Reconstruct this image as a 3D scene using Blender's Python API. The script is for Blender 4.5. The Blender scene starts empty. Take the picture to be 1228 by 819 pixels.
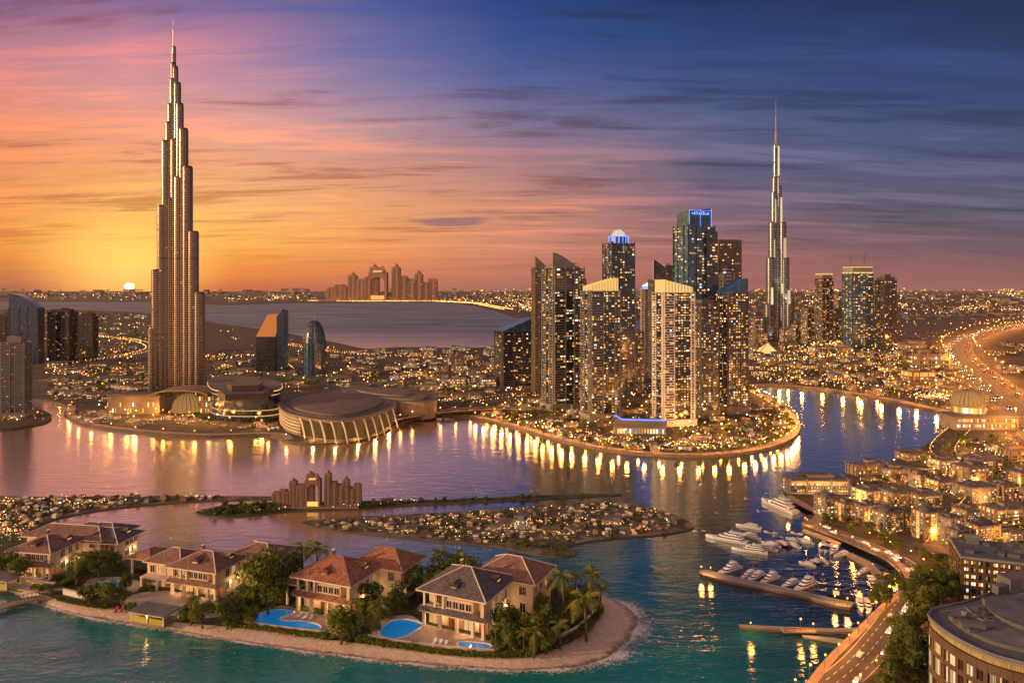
import bpy, bmesh, math, random
from math import sin, cos, pi, radians, sqrt, atan2, atan
from mathutils import Vector, Matrix
R = random.Random(7)
SC = bpy.context.scene
COL = SC.collection
# ------------------------------------------------------------------ camera
F, HC, HOR, CX = 900.0, 70.0, 345.0, 614.0      # focal length in photo pixels, camera height, horizon row, centre column
cam_d = bpy.data.cameras.new('camera')
cam = bpy.data.objects.new('camera', cam_d); COL.objects.link(cam)
cam.location = (0, 0, HC); cam.rotation_euler = (radians(90), 0, 0)
cam_d.sensor_width = 36.0; cam_d.lens = 36.0 * F / 1228.0
cam_d.shift_y = -64.5 / 1228.0
cam_d.clip_start = 1.0; cam_d.clip_end = 200000.0
SC.camera = cam
SC.view_settings.view_transform = 'Standard'; SC.view_settings.look = 'None'
SC.view_settings.exposure = 0.0; SC.view_settings.gamma = 1.0; SC.view_settings.use_curve_mapping = False
SC.cycles.use_denoising = True
SC.cycles.max_bounces = 6; SC.cycles.diffuse_bounces = 2; SC.cycles.glossy_bounces = 3
SC.cycles.transmission_bounces = 2; SC.cycles.transparent_max_bounces = 6; SC.cycles.volume_bounces = 0
SC.cycles.sample_clamp_indirect = 4.0; SC.cycles.sample_clamp_direct = 0.0
SC.cycles.caustics_reflective = False; SC.cycles.caustics_refractive = False

SUN_AZ, SUN_EL = -106.0, 10.0                      # degrees from +Y, and above the horizon
# ------------------------------------------------------------------ sky
def lin(c):
    r = []
    for v in c:
        v = v / 255.0
        r.append(v / 12.92 if v <= 0.04045 else ((v + 0.055) / 1.055) ** 2.4)
    return (r[0], r[1], r[2], 1.0)

class NT:
    """small helper for node trees"""
    def __init__(s, tree): s.t = tree; s.n = tree.nodes; s.l = tree.links
    def node(s, typ, **kw):
        n = s.n.new(typ)
        for k, v in kw.items(): setattr(n, k, v)
        return n
    def put(s, sock, v):
        if hasattr(v, 'links'): s.l.new(v, sock)
        elif v is not None: sock.default_value = v
    def math(s, op, a, b=None, c=None, clamp=False):
        n = s.node('ShaderNodeMath', operation=op, use_clamp=clamp)
        s.put(n.inputs[0], a)
        if b is not None: s.put(n.inputs[1], b)
        if c is not None: s.put(n.inputs[2], c)
        return n.outputs[0]
    def vmath(s, op, a, b=None):
        n = s.node('ShaderNodeVectorMath', operation=op); s.put(n.inputs[0], a)
        if b is not None: s.put(n.inputs[1], b)
        return n.outputs[0]
    def maprange(s, v, a, b, c=0.0, d=1.0, smooth=False):
        n = s.node('ShaderNodeMapRange', interpolation_type='SMOOTHSTEP' if smooth else 'LINEAR', clamp=True)
        s.put(n.inputs[0], v)
        for i, q in enumerate((a, b, c, d)): s.put(n.inputs[i + 1], q)
        return n.outputs[0]
    def mix(s, f, a, b, mode='MIX'):
        n = s.node('ShaderNodeMix', data_type='RGBA', blend_type=mode)
        s.put(n.inputs[0], f); s.put(n.inputs[6], a); s.put(n.inputs[7], b)
        return n.outputs[2]
    def ramp(s, f, stops, interp='LINEAR'):
        n = s.node('ShaderNodeValToRGB'); r = n.color_ramp; r.interpolation = interp
        while len(r.elements) < len(stops): r.elements.new(0.5)
        for e, (p, c) in zip(r.elements, stops): e.position = p; e.color = c if len(c) == 4 else (*c, 1)
        s.put(n.inputs[0], f)
        return n.outputs[0]
    def noise(s, vec, scale, detail=4.0, rough=0.5, dist=0.0, out=0):
        n = s.node('ShaderNodeTexNoise'); s.put(n.inputs['Vector'], vec)
        n.inputs['Scale'].default_value = scale; n.inputs['Detail'].default_value = detail
        n.inputs['Roughness'].default_value = rough; n.inputs['Distortion'].default_value = dist
        return n.outputs[out]
    def mapping(s, vec, loc=(0, 0, 0), rot=(0, 0, 0), scale=(1, 1, 1)):
        n = s.node('ShaderNodeMapping'); s.put(n.inputs[0], vec)
        n.inputs[1].default_value = loc; n.inputs[2].default_value = rot; n.inputs[3].default_value = scale
        return n.outputs[0]

def build_world():
    w = bpy.data.worlds.new('World'); SC.world = w; w.use_nodes = True
    t = NT(w.node_tree); t.n.clear()
    gen = t.node('ShaderNodeTexCoord').outputs['Generated']
    sep = t.node('ShaderNodeSeparateXYZ'); t.l.new(gen, sep.inputs[0])
    x, y, z = sep.outputs
    az = t.math('ARCTAN2', x, y)
    hor = t.math('SQRT', t.math('ADD', t.math('MULTIPLY', x, x), t.math('MULTIPLY', y, y)))
    tel = t.math('DIVIDE', z, t.math('MAXIMUM', hor, 0.02))
    fac = t.math('MULTIPLY', tel, 1.0 / 2.0, clamp=True)
    rows = (345, 322, 292, 250, 200, 150, 100, 50, 0)
    up = [((46, 56, 112), 0.26), ((68, 72, 108), 0.5), ((100, 98, 114), 1.0)]
    grid = {
        -30: [(156, 88, 62), (214, 112, 54), (248, 146, 56), (242, 142, 72), (236, 140, 88), (230, 138, 100), (214, 134, 122), (182, 122, 134), (126, 92, 130)],
        155: [(226, 108, 42), (255, 160, 48), (255, 198, 84), (255, 190, 96), (246, 166, 106), (236, 156, 126), (218, 148, 146), (194, 130, 148), (134, 100, 146)],
        300: [(208, 102, 58), (246, 140, 52), (255, 178, 78), (252, 182, 108), (238, 164, 120), (222, 158, 144), (188, 140, 158), (150, 118, 158), (106, 94, 150)],
        430: [(190, 106, 80), (228, 132, 78), (242, 158, 86), (238, 162, 104), (216, 148, 122), (188, 144, 150), (140, 122, 160), (100, 102, 160), (72, 86, 150)],
        614: [(170, 102, 90), (200, 118, 98), (208, 134, 108), (204, 136, 110), (172, 124, 124), (126, 110, 144), (80, 92, 148), (44, 74, 138), (28, 60, 126)],
        850: [(156, 94, 92), (164, 96, 96), (142, 92, 100), (112, 86, 110), (88, 82, 116), (80, 88, 126), (48, 72, 122), (28, 58, 112), (16, 44, 96)],
        1050: [(152, 94, 90), (138, 84, 92), (108, 76, 95), (82, 74, 102), (70, 78, 114), (62, 76, 122), (38, 60, 112), (20, 48, 98), (11, 36, 84)],
        1260: [(136, 88, 90), (114, 76, 90), (86, 70, 94), (66, 66, 98), (58, 66, 104), (48, 64, 108), (28, 52, 102), (16, 42, 88), (8, 28, 73)],
    }
    knots = []
    for px in sorted(grid):
        a = atan((px - CX) / F); st = []
        for row, c in zip(rows, grid[px]):
            st.append((max(0.0, (HOR - row) / F * cos(a) / 2.0), lin(c)))
        last = grid[px][-1]
        wl = 0.75 if px < 500 else 0.6 if px < 700 else 0.45
        for c, p in up: st.append((p, lin([(q * (1 - wl) + r * wl) if p < 0.4 else q for q, r in zip(c, ((224, 152, 118) if px < 400 else (176, 124, 132) if px < 500 else last))])))
        knots.append((a, st))
    # the parts of the sky outside the picture: still glowing to the left of the sun, dusk blue on the right, warm and brightened behind as fill light
    L = [(0.0, lin((235, 140, 75))), (0.05, lin((255, 190, 105))), (0.2, lin((255, 185, 120))), (0.5, lin((200, 150, 135))), (1, lin((100, 98, 114)))]
    B = [(0.0, lin((178, 142, 124))), (0.1, lin((190, 152, 134))), (0.3, lin((155, 132, 130))), (1, lin((100, 98, 114)))]
    Rr = [(0.0, lin((110, 78, 90))), (0.1, lin((70, 68, 96))), (0.3, lin((50, 58, 96))), (1, lin((100, 98, 114)))]
    knots = [(-pi - 0.01, B), (-2.2, L), (-1.0, L)] + knots + [(1.2, Rr), (pi + 0.01, B)]
    col = None
    for (a, st) in knots:
        c = t.ramp(fac, st, 'EASE' if False else 'LINEAR')
        if col is None: col = c
        else: col = t.mix(t.maprange(az, pa, a), col, c)
        pa = a
    gain = t.math('MULTIPLY_ADD', t.math('MAXIMUM', t.maprange(az, 1.2, 2.2, 0, 1, True), t.maprange(az, -0.8, -1.4, 0, 1, True)), 0.7, 1.0)  # extra strength out of view, added as fill for surfaces facing the camera
    col = t.vmath('SCALE', col); col.node.inputs['Scale'].default_value = 1.0; t.l.new(gain, col.node.inputs['Scale'])
    # high cloud streaks on a plane far above
    den = t.math('ADD', t.math('MAXIMUM', z, 0.0), 0.09)
    cmb = t.node('ShaderNodeCombineXYZ')
    t.l.new(t.math('DIVIDE', x, den), cmb.inputs[0]); t.l.new(t.math('DIVIDE', y, den), cmb.inputs[1])
    v = t.mapping(cmb.outputs[0], loc=(2.35, 1.1, 0), rot=(0, 0, radians(-24)), scale=(0.34, 1.15, 1))
    v2 = t.mapping(cmb.outputs[0], loc=(3.1, 7.7, 0), rot=(0, 0, radians(-14)), scale=(0.8, 3.9, 1))
    n1 = t.noise(v, 1.15, 7.0, 0.62, 0.9)
    n2 = t.noise(v2, 1.3, 6.0, 0.65, 0.6)
    n = t.math('ADD', t.math('MULTIPLY', n1, 0.58), t.math('MULTIPLY', n2, 0.42))
    band = t.maprange(tel, 0.015, 0.09, 0.25, 1.0, True)
    hi = t.math('MULTIPLY', t.maprange(n, 0.505, 0.60, 0, 1, True), band)
    lo = t.math('MULTIPLY', t.maprange(n, 0.495, 0.40, 0, 1, True), band)
    warm = t.maprange(az, -0.1, 0.45, 0, 1, True)
    hic = t.mix(warm, (1.42, 1.14, 0.95, 1), (1.75, 1.55, 1.40, 1))
    loc = t.mix(warm, (0.70, 0.55, 0.53, 1), (0.46, 0.50, 0.62, 1))
    col = t.mix(hi, col, t.mix(1.0, col, hic, 'MULTIPLY'))
    col = t.mix(lo, col, t.mix(1.0, col, loc, 'MULTIPLY'))
    # one small dark cloud bank low in the middle, and the sun's own disc
    def spot(az0, t0, ra, rt):
        da = t.math('DIVIDE', t.math('SUBTRACT', az, az0), ra); dt = t.math('DIVIDE', t.math('SUBTRACT', tel, t0), rt)
        return t.math('SQRT', t.math('ADD', t.math('MULTIPLY', da, da), t.math('MULTIPLY', dt, dt)))
    dk = t.maprange(t.math('ADD', spot(atan((542 - CX) / F), 0.0872, 0.055, 0.008), t.math('MULTIPLY', t.math('SUBTRACT', n2, 0.5), 2.4)), 0.5, 1.1, 0.75, 0, True)
    col = t.mix(dk, col, lin((140, 98, 108)))
    sa = atan((155 - CX) / F)
    glow = t.maprange(spot(sa, 0.022, 0.125, 0.075), 0.0, 1.0, 0.9, 0.0, True)
    col = t.mix(glow, col, (1.5, 0.80, 0.16, 1))
    disc = t.maprange(spot(sa, 0.0014, 0.0052, 0.0040), 0.8, 1.1, 1, 0, True)
    col = t.mix(disc, col, (20.0, 12.0, 3.0, 1))
    sky = t.node('ShaderNodeTexSky', sky_type='NISHITA', sun_disc=False)
    sky.sun_elevation = radians(SUN_EL); sky.sun_rotation = radians(SUN_AZ)
    b1 = t.node('ShaderNodeBackground'); t.l.new(col, b1.inputs[0]); b1.inputs[1].default_value = 1.0
    b2 = t.node('ShaderNodeBackground'); t.l.new(sky.outputs[0], b2.inputs[0]); b2.inputs[1].default_value = 0.008
    add = t.node('ShaderNodeAddShader'); t.l.new(b1.outputs[0], add.inputs[0]); t.l.new(b2.outputs[0], add.inputs[1])
    out = t.node('ShaderNodeOutputWorld'); t.l.new(add.outputs[0], out.inputs[0])
build_world()
sun_d = bpy.data.lights.new('sun', 'SUN'); sun_d.energy = 3.6; sun_d.angle = radians(1.0); sun_d.color = (1.0, 0.60, 0.30)
sun = bpy.data.objects.new('sun', sun_d); COL.objects.link(sun)
sd = Vector((sin(radians(SUN_AZ)) * cos(radians(SUN_EL)), cos(radians(SUN_AZ)) * cos(radians(SUN_EL)), sin(radians(SUN_EL))))
sun.rotation_euler = sd.to_track_quat('Z', 'Y').to_euler()

# ------------------------------------------------------------------ pixel <-> place
def G(px, py, z=0.0):
    Y = F * (HC - z) / (py - HOR)
    return Vector(((px - CX) / F * Y, Y, z))
def YB(py): return F * HC / (py - HOR)
def ZT(py, Y): return HC - (py - HOR) * Y / F
def cat(pts, n=6, closed=False):
    """Catmull-Rom through 2D/3D tuples"""
    P = [Vector(p) for p in pts]; out = []; m = len(P)
    rng = range(m) if closed else range(m - 1)
    for i in rng:
        p0 = P[(i - 1) % m] if closed or i > 0 else P[i]
        p1 = P[i]; p2 = P[(i + 1) % m]
        p3 = P[(i + 2) % m] if closed or i + 2 < m else P[(i + 1) % m]
        for k in range(n):
            s = k / n
            out.append(0.5 * ((2 * p1) + (p2 - p0) * s + (2 * p0 - 5 * p1 + 4 * p2 - p3) * s * s + (3 * p1 - p0 - 3 * p2 + p3) * s ** 3))
    if not closed: out.append(P[-1])
    return out
def inpoly(x, y, poly):
    c = False; j = len(poly) - 1
    for i in range(len(poly)):
        xi, yi = poly[i][0], poly[i][1]; xj, yj = poly[j][0], poly[j][1]
        if (yi > y) != (yj > y) and x < (xj - xi) * (y - yi) / (yj - yi) + xi: c = not c
        j = i
    return c

# ------------------------------------------------------------------ mesh builder
class MB:
    def __init__(s): s.v = []; s.f = []; s.m = []; s.mats = []
    def mi(s, mat):
        if mat not in s.mats: s.mats.append(mat)
        return s.mats.index(mat)
    def add(s, vs, fs, mat=None):
        o = len(s.v); s.v.extend([tuple(q) for q in vs]); k = s.mi(mat)
        for f in fs: s.f.append(tuple(o + i for i in f)); s.m.append(k)
    def box(s, cx, cy, z0, w, d, h, mat=None, rot=0.0, taper=1.0):
        c, n = cos(rot), sin(rot); vs = []
        for zz, k in ((z0, 1.0), (z0 + h, taper)):
            for a, b in ((-1, -1), (1, -1), (1, 1), (-1, 1)):
                lx, ly = a * w / 2 * k, b * d / 2 * k
                vs.append((cx + lx * c - ly * n, cy + lx * n + ly * c, zz))
        s.add(vs, [(3, 2, 1, 0), (4, 5, 6, 7), (0, 1, 5, 4), (1, 2, 6, 5), (2, 3, 7, 6), (3, 0, 4, 7)], mat)
        return s
    def prism(s, poly, z0, z1, mat=None, top=True, bottom=False, topmat=None):
        n = len(poly)
        a = sum(poly[i][0] * poly[(i + 1) % n][1] - poly[(i + 1) % n][0] * poly[i][1] for i in range(n))
        if a < 0: poly = list(poly)[::-1]
        zf = (lambda p: z1(p)) if callable(z1) else (lambda p: z1)
        vs = [(p[0], p[1], z0) for p in poly] + [(p[0], p[1], zf(p)) for p in poly]
        s.add(vs, [(i, (i + 1) % n, n + (i + 1) % n, n + i) for i in range(n)], mat)
        if top: s.add(vs[n:], [tuple(range(n))], topmat or mat)
        if bottom: s.add(vs[:n], [tuple(range(n))[::-1]], mat)
        return s
    def cyl(s, cx, cy, z0, h, r0, r1=None, n=12, mat=None, cap=True):
        r1 = r0 if r1 is None else r1
        vs = [(cx + r * cos(2 * pi * i / n), cy + r * sin(2 * pi * i / n), z) for r, z in ((r0, z0), (r1, z0 + h)) for i in range(n)]
        fs = [(i, (i + 1) % n, n + (i + 1) % n, n + i) for i in range(n)]
        if cap: fs.append(tuple(range(n, 2 * n)))
        s.add(vs, fs, mat); return s
    def lathe(s, cx, cy, prof, n=16, mat=None):
        vs = []; fs = []
        for r, z in prof: vs += [(cx + r * cos(2 * pi * i / n), cy + r * sin(2 * pi * i / n), z) for i in range(n)]
        for k in range(len(prof) - 1):
            for i in range(n): fs.append((k * n + i, k * n + (i + 1) % n, (k + 1) * n + (i + 1) % n, (k + 1) * n + i))
        s.add(vs, fs, mat); return s
    def ball(s, c, r, mat=None, seg=8, ring=5, sz=1.0):
        prof = [(max(1e-4, r * sin(pi * k / ring)), c[2] - r * sz * cos(pi * k / ring)) for k in range(ring + 1)]
        return s.lathe(c[0], c[1], prof, seg, mat)
    def octa(s, c, r, mat=None):
        x, y, z = c
        s.add([(x + r, y, z), (x, y + r, z), (x - r, y, z), (x, y - r, z), (x, y, z + r), (x, y, z - r)],
              [(0, 1, 4), (1, 2, 4), (2, 3, 4), (3, 0, 4), (1, 0, 5), (2, 1, 5), (3, 2, 5), (0, 3, 5)], mat)
    def tube(s, pts, r, n=6, mat=None, r1=None):
        P = [Vector(p) for p in pts]; vs = []; fs = []; m = len(P)
        for k, p in enumerate(P):
            d = (P[min(k + 1, m - 1)] - P[max(k - 1, 0)]).normalized()
            u = d.cross(Vector((0, 0, 1)))
            if u.length < 1e-3: u = Vector((1, 0, 0))
            u.normalize(); w = u.cross(d).normalized()
            rr = r if r1 is None else r + (r1 - r) * k / max(1, m - 1)
            for i in range(n):
                a = 2 * pi * i / n; vs.append(p + u * cos(a) * rr + w * sin(a) * rr)
        for k in range(m - 1):
            for i in range(n): fs.append((k * n + i, k * n + (i + 1) % n, (k + 1) * n + (i + 1) % n, (k + 1) * n + i))
        fs.append(tuple(range(n))[::-1]); fs.append(tuple((m - 1) * n + i for i in range(n)))
        s.add(vs, fs, mat); return s
    def ribbon(s, pts, wid, mat=None, dz=0.0, off=0.0):
        P = [Vector(p) for p in pts]; m = len(P); vs = []
        for k, p in enumerate(P):
            d = P[min(k + 1, m - 1)] - P[max(k - 1, 0)]; d.z = 0; d.normalize()
            nn = Vector((-d.y, d.x, 0)); q = p + Vector((0, 0, dz)) + nn * off
            vs += [q - nn * wid / 2, q + nn * wid / 2]
        s.add(vs, [(2 * k, 2 * k + 2, 2 * k + 3, 2 * k + 1) for k in range(m - 1)], mat); return s
    def mesh(s, name, smooth=False):
        me = bpy.data.meshes.new(name); me.from_pydata(s.v, [], s.f)
        for m in s.mats: me.materials.append(m)
        me.polygons.foreach_set('material_index', s.m)
        if smooth: me.polygons.foreach_set('use_smooth', [True] * len(s.f))
        me.validate(); me.update()
        return me
    def obj(s, name, parent=None, smooth=False, loc=None):
        o = bpy.data.objects.new(name, s.mesh(name, smooth)); COL.objects.link(o)
        if parent is not None: o.parent = parent
        if loc is not None: o.location = loc
        return o
def tag(o, label=None, catg=None, group=None, kind=None):
    if label: o['label'] = label
    if catg: o['category'] = catg
    if group: o['group'] = group
    if kind: o['kind'] = kind
    return o
def thing(name, label, catg, loc=(0, 0, 0), rz=0.0, group=None):
    o = bpy.data.objects.new(name, None); COL.objects.link(o); o.empty_display_size = 0.5
    o.location = loc; o.rotation_euler = (0, 0, rz)
    return tag(o, label, catg, group)
def put(name, me, parent=None, loc=(0, 0, 0), rz=0.0, sc=None):
    o = bpy.data.objects.new(name, me); COL.objects.link(o); o.location = loc; o.rotation_euler = (0, 0, rz)
    if parent is not None: o.parent = parent
    if sc is not None: o.scale = sc if hasattr(sc, '__len__') else (sc, sc, sc)
    return o
def dup(root, loc, rz=0.0, sc=1.0, label=None, group=None):
    def rec(o, par):
        c = o.copy(); COL.objects.link(c); c.parent = par
        for ch in list(o.children): rec(ch, c)
        return c
    r = rec(root, None); r.location = loc; r.rotation_euler = (0, 0, rz); r.scale = (sc, sc, sc) if not hasattr(sc, '__len__') else sc
    if label: r['label'] = label
    if group: r['group'] = group
    return r
def structure(name, mb, smooth=False, label=None):
    o = mb.obj(name, None, smooth); o['kind'] = 'structure'
    if label: o['label'] = label
    return o

# ------------------------------------------------------------------ materials
def mat_base(name):
    m = bpy.data.materials.new(name); m.use_nodes = True; t = NT(m.node_tree); t.n.clear()
    out = t.node('ShaderNodeOutputMaterial'); p = t.node('ShaderNodeBsdfPrincipled'); t.l.new(p.outputs[0], out.inputs[0])
    return m, t, p, out
def solid(name, c, rough=0.7, metal=0.0, var=0.25, scale=0.6, bump=0.0, bscale=None, spec=0.5, c2=None):
    m, t, p, o = mat_base(name)
    co = t.node('ShaderNodeTexCoord').outputs['Object']
    n = t.noise(co, scale, 6, 0.6)
    hi = c2 or tuple(min(1, q * (1 + var)) for q in c); lo = tuple(q * (1 - var) for q in c)
    t.put(p.inputs['Base Color'], t.ramp(n, [(0.3, lo), (0.7, hi)]))
    p.inputs['Roughness'].default_value = rough; p.inputs['Metallic'].default_value = metal
    p.inputs['Specular IOR Level'].default_value = spec
    if bump:
        b = t.node('ShaderNodeBump'); b.inputs['Strength'].default_value = bump; b.inputs['Distance'].default_value = 0.1
        t.l.new(t.noise(co, bscale or scale * 6, 4), b.inputs['Height']); t.l.new(b.outputs[0], p.inputs['Normal'])
    return m
def emit(name, stops, smin, smax, sample=False, power=2.0):
    """a light: colour and strength differ from lamp to lamp"""
    m = bpy.data.materials.new(name); m.use_nodes = True; t = NT(m.node_tree); t.n.clear()
    out = t.node('ShaderNodeOutputMaterial'); e = t.node('ShaderNodeEmission'); t.l.new(e.outputs[0], out.inputs[0])
    a = t.node('ShaderNodeNewGeometry').outputs['Random Per Island']; b = t.node('ShaderNodeObjectInfo').outputs['Random']
    r = t.math('FRACT', t.math('ADD', t.math('MULTIPLY', a, 7.31), t.math('MULTIPLY', b, 3.77)))
    r2 = t.math('FRACT', t.math('MULTIPLY', r, 17.17))
    t.put(e.inputs[0], t.ramp(r, stops)); t.put(e.inputs[1], t.math('ADD', smin, t.math('MULTIPLY', t.math('POWER', r2, power), smax - smin)))
    m.cycles.emission_sampling = 'AUTO' if sample else 'NONE'
    return m
def glassy(name, lo, hi, cell=(1.2, 1.2, 1.6), rough=0.12, metal=0.0, spec=0.8):
    """curtain wall: every pane reflects and tints a little differently"""
    m, t, p, o = mat_base(name)
    co = t.node('ShaderNodeTexCoord').outputs['Object']
    sn = t.vmath('SNAP', co, cell); wn = t.node('ShaderNodeTexWhiteNoise'); t.l.new(sn, wn.inputs[0])
    t.put(p.inputs['Base Color'], t.ramp(wn.outputs[0], [(0.0, lo), (0.75, hi), (1.0, tuple(q * 1.6 for q in hi))]))
    p.inputs['Roughness'].default_value = rough; p.inputs['Metallic'].default_value = metal; p.inputs['Specular IOR Level'].default_value = spec
    b = t.node('ShaderNodeBump'); b.inputs['Strength'].default_value = 0.25; b.inputs['Distance'].default_value = 0.08
    t.l.new(t.math('ADD', wn.outputs[0], t.noise(co, 0.4, 2)), b.inputs['Height']); t.l.new(b.outputs[0], p.inputs['Normal'])
    return m
def banded(name, c1, c2, pitch, rough=0.4, metal=0.6, vert=None, frac=0.45):
    """storeys: glass bands between metal spandrels, as strips round the wall"""
    m, t, p, o = mat_base(name)
    co = t.node('ShaderNodeTexCoord').outputs['Object']; s = t.node('ShaderNodeSeparateXYZ'); t.l.new(co, s.inputs[0])
    fr = t.math('FRACT', t.math('DIVIDE', s.outputs[2], pitch))
    band = t.maprange(fr, frac - 0.06, frac + 0.06)
    sn = t.vmath('SNAP', co, (pitch, pitch, pitch)); wn = t.node('ShaderNodeTexWhiteNoise'); t.l.new(sn, wn.inputs[0])
    g = t.mix(t.math('MULTIPLY', wn.outputs[0], 0.6), (*c2, 1), (*[q * 2.2 for q in c2], 1))
    n = t.noise(co, 0.05, 3)
    cc = t.mix(t.maprange(n, 0.3, 0.7), (*[q * 0.75 for q in c1], 1), (*c1, 1))
    t.put(p.inputs['Base Color'], t.mix(band, g, cc))
    t.put(p.inputs['Roughness'], t.math('MULTIPLY_ADD', band, rough - 0.15, 0.15)); p.inputs['Metallic'].default_value = metal
    b = t.node('ShaderNodeBump'); b.inputs['Strength'].default_value = 0.5; b.inputs['Distance'].default_value = 0.2
    t.l.new(band, b.inputs['Height']); t.l.new(b.outputs[0], p.inputs['Normal'])
    return m
def tiles(name, c1, c2, pitch=0.42):
    m, t, p, o = mat_base(name)
    co = t.node('ShaderNodeTexCoord').outputs['Object']; s = t.node('ShaderNodeSeparateXYZ'); t.l.new(co, s.inputs[0])
    row = t.math('FRACT', t.math('DIVIDE', s.outputs[2], pitch * 0.42))
    u = t.math('ADD', s.outputs[0], s.outputs[1])
    colm = t.math('PINGPONG', t.math('DIVIDE', u, pitch), 0.5)
    sn = t.vmath('SNAP', co, (pitch, pitch, pitch * 0.42)); wn = t.node('ShaderNodeTexWhiteNoise'); t.l.new(sn, wn.inputs[0])
    n = t.noise(co, 0.35, 5, 0.6)
    f = t.math('ADD', t.math('MULTIPLY', wn.outputs[0], 0.55), t.math('MULTIPLY', n, 0.6))
    t.put(p.inputs['Base Color'], t.ramp(f, [(0.15, tuple(q * 0.55 for q in c1)), (0.5, c1), (0.85, c2)]))
    p.inputs['Roughness'].default_value = 0.75
    b = t.node('ShaderNodeBump'); b.inputs['Strength'].default_value = 0.9; b.inputs['Distance'].default_value = 0.12
    t.l.new(t.math('ADD', row, t.math('MULTIPLY', colm, 1.2)), b.inputs['Height']); t.l.new(b.outputs[0], p.inputs['Normal'])
    return m
def foliage(name, lo, hi, tr=0.25):
    m, t, p, out = mat_base(name)
    a = t.node('ShaderNodeNewGeometry').outputs['Random Per Island']; b = t.node('ShaderNodeObjectInfo').outputs['Random']
    c = t.mix(a, (*lo, 1), (*hi, 1))
    c = t.mix(t.math('MULTIPLY', b, 0.5), c, t.mix(1.0, c, (1.35, 1.0, 0.6, 1), 'MULTIPLY'))
    t.put(p.inputs['Base Color'], c); p.inputs['Roughness'].default_value = 0.6; p.inputs['Specular IOR Level'].default_value = 0.25
    tl = t.node('ShaderNodeBsdfTranslucent'); t.put(tl.inputs[0], t.mix(1.0, c, (1.5, 1.5, 0.6, 1), 'MULTIPLY'))
    mx = t.node('ShaderNodeMixShader'); mx.inputs[0].default_value = tr
    t.l.new(p.outputs[0], mx.inputs[1]); t.l.new(tl.outputs[0], mx.inputs[2]); t.l.new(mx.outputs[0], out.inputs[0])
    return m
WARM = [(0.0, (1.0, 0.36, 0.06)), (0.4, (1.0, 0.48, 0.12)), (0.75, (1.0, 0.62, 0.24)), (0.93, (1.0, 0.80, 0.5)), (1.0, (0.75, 0.88, 1.0))]
ORNG = [(0.0, (1.0, 0.28, 0.03)), (0.6, (1.0, 0.42, 0.07)), (0.95, (1.0, 0.62, 0.22)), (1.0, (1.0, 0.9, 0.75))]
M = {}
M['window'] = emit('lit_window', WARM, 0.35, 2.6, power=1.8)
M['window_dim'] = emit('dim_lit_window', WARM, 0.12, 0.9, power=2.0)
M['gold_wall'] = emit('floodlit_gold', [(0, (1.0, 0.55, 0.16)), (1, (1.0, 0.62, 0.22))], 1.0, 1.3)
M['led_blue'] = emit('blue_led', [(0, (0.10, 0.22, 1.0)), (1, (0.16, 0.3, 1.0))], 2.0, 3.0)
M['led_warm'] = emit('warm_led', [(0, (1.0, 0.5, 0.16)), (1, (1.0, 0.58, 0.22))], 0.9, 1.6)
M['led_white'] = emit('white_led', [(0, (1.0, 0.9, 0.75)), (1, (0.9, 0.95, 1.0))], 2.0, 3.0)
M['city'] = emit('city_lamp', [(0.0, (1.0, 0.30, 0.04)), (0.55, (1.0, 0.42, 0.08)), (0.85, (1.0, 0.6, 0.22)), (0.95, (1, 0.85, 0.6)), (1.0, (0.8, 0.9, 1.0))], 0.8, 10.0, power=3.2)
M['lamp'] = emit('street_lamp_globe', ORNG, 5.0, 14.0, power=2.0)
M['lamp_far'] = emit('far_lamp_globe', ORNG, 3.0, 14.0, power=2.0)
M['head'] = emit('headlight', [(0, (1, 0.78, 0.5)), (1, (1, 0.92, 0.8))], 5.0, 9.0)
M['tail'] = emit('tail_light', [(0, (1, 0.06, 0.02)), (1, (1, 0.12, 0.03))], 2.0, 4.0)
M['conc'] = solid('pale_concrete', (0.20, 0.205, 0.215), 0.75, scale=0.15)
M['conc_d'] = solid('dark_concrete', (0.12, 0.11, 0.11), 0.8, scale=0.15)
M['stone'] = solid('sand_stone', (0.22, 0.165, 0.12), 0.8, scale=0.2, bump=0.15)
M['white'] = solid('white_paint', (0.72, 0.70, 0.68), 0.5, var=0.06, scale=0.3)
M['glass'] = glassy('dark_blue_glass', (0.006, 0.010, 0.018), (0.02, 0.035, 0.06))
M['glass_b'] = glassy('steel_blue_glass', (0.012, 0.045, 0.09), (0.03, 0.10, 0.20), rough=0.18)
M['glass_g'] = glassy('green_grey_glass', (0.02, 0.035, 0.04), (0.07, 0.09, 0.095), rough=0.2)
M['glass_w'] = glassy('house_glass', (0.012, 0.013, 0.016), (0.04, 0.04, 0.045), rough=0.06)
M['brown'] = solid('brown_cladding', (0.085, 0.05, 0.036), 0.6, scale=0.3, bump=0.1)
M['asphalt'] = solid('asphalt', (0.09, 0.08, 0.075), 0.85, scale=0.3, bump=0.2)
M['pave'] = solid('promenade_paving', (0.30, 0.22, 0.17), 0.8, scale=0.25, bump=0.15)
M['terrace'] = solid('stone_terrace', (0.42, 0.34, 0.28), 0.8, scale=0.4, bump=0.15)
M['mark'] = solid('road_paint', (0.6, 0.58, 0.52), 0.7, var=0.2, scale=2.0)
M['roof_g'] = solid('grey_roof_felt', (0.14, 0.14, 0.15), 0.85, scale=0.25, bump=0.2, var=0.35)
M['roof_d'] = solid('slate_grey_roof', (0.09, 0.10, 0.12), 0.7, scale=0.3, bump=0.2, var=0.3)
M['roof_s'] = solid('sandy_roof', (0.15, 0.115, 0.095), 0.8, scale=0.12, bump=0.1, var=0.2)
M['quay'] = solid('quay_stone', (0.10, 0.085, 0.075), 0.85, scale=0.4, bump=0.3)
M['steel'] = solid('steel', (0.35, 0.34, 0.33), 0.35, 0.9, scale=0.2)
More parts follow.
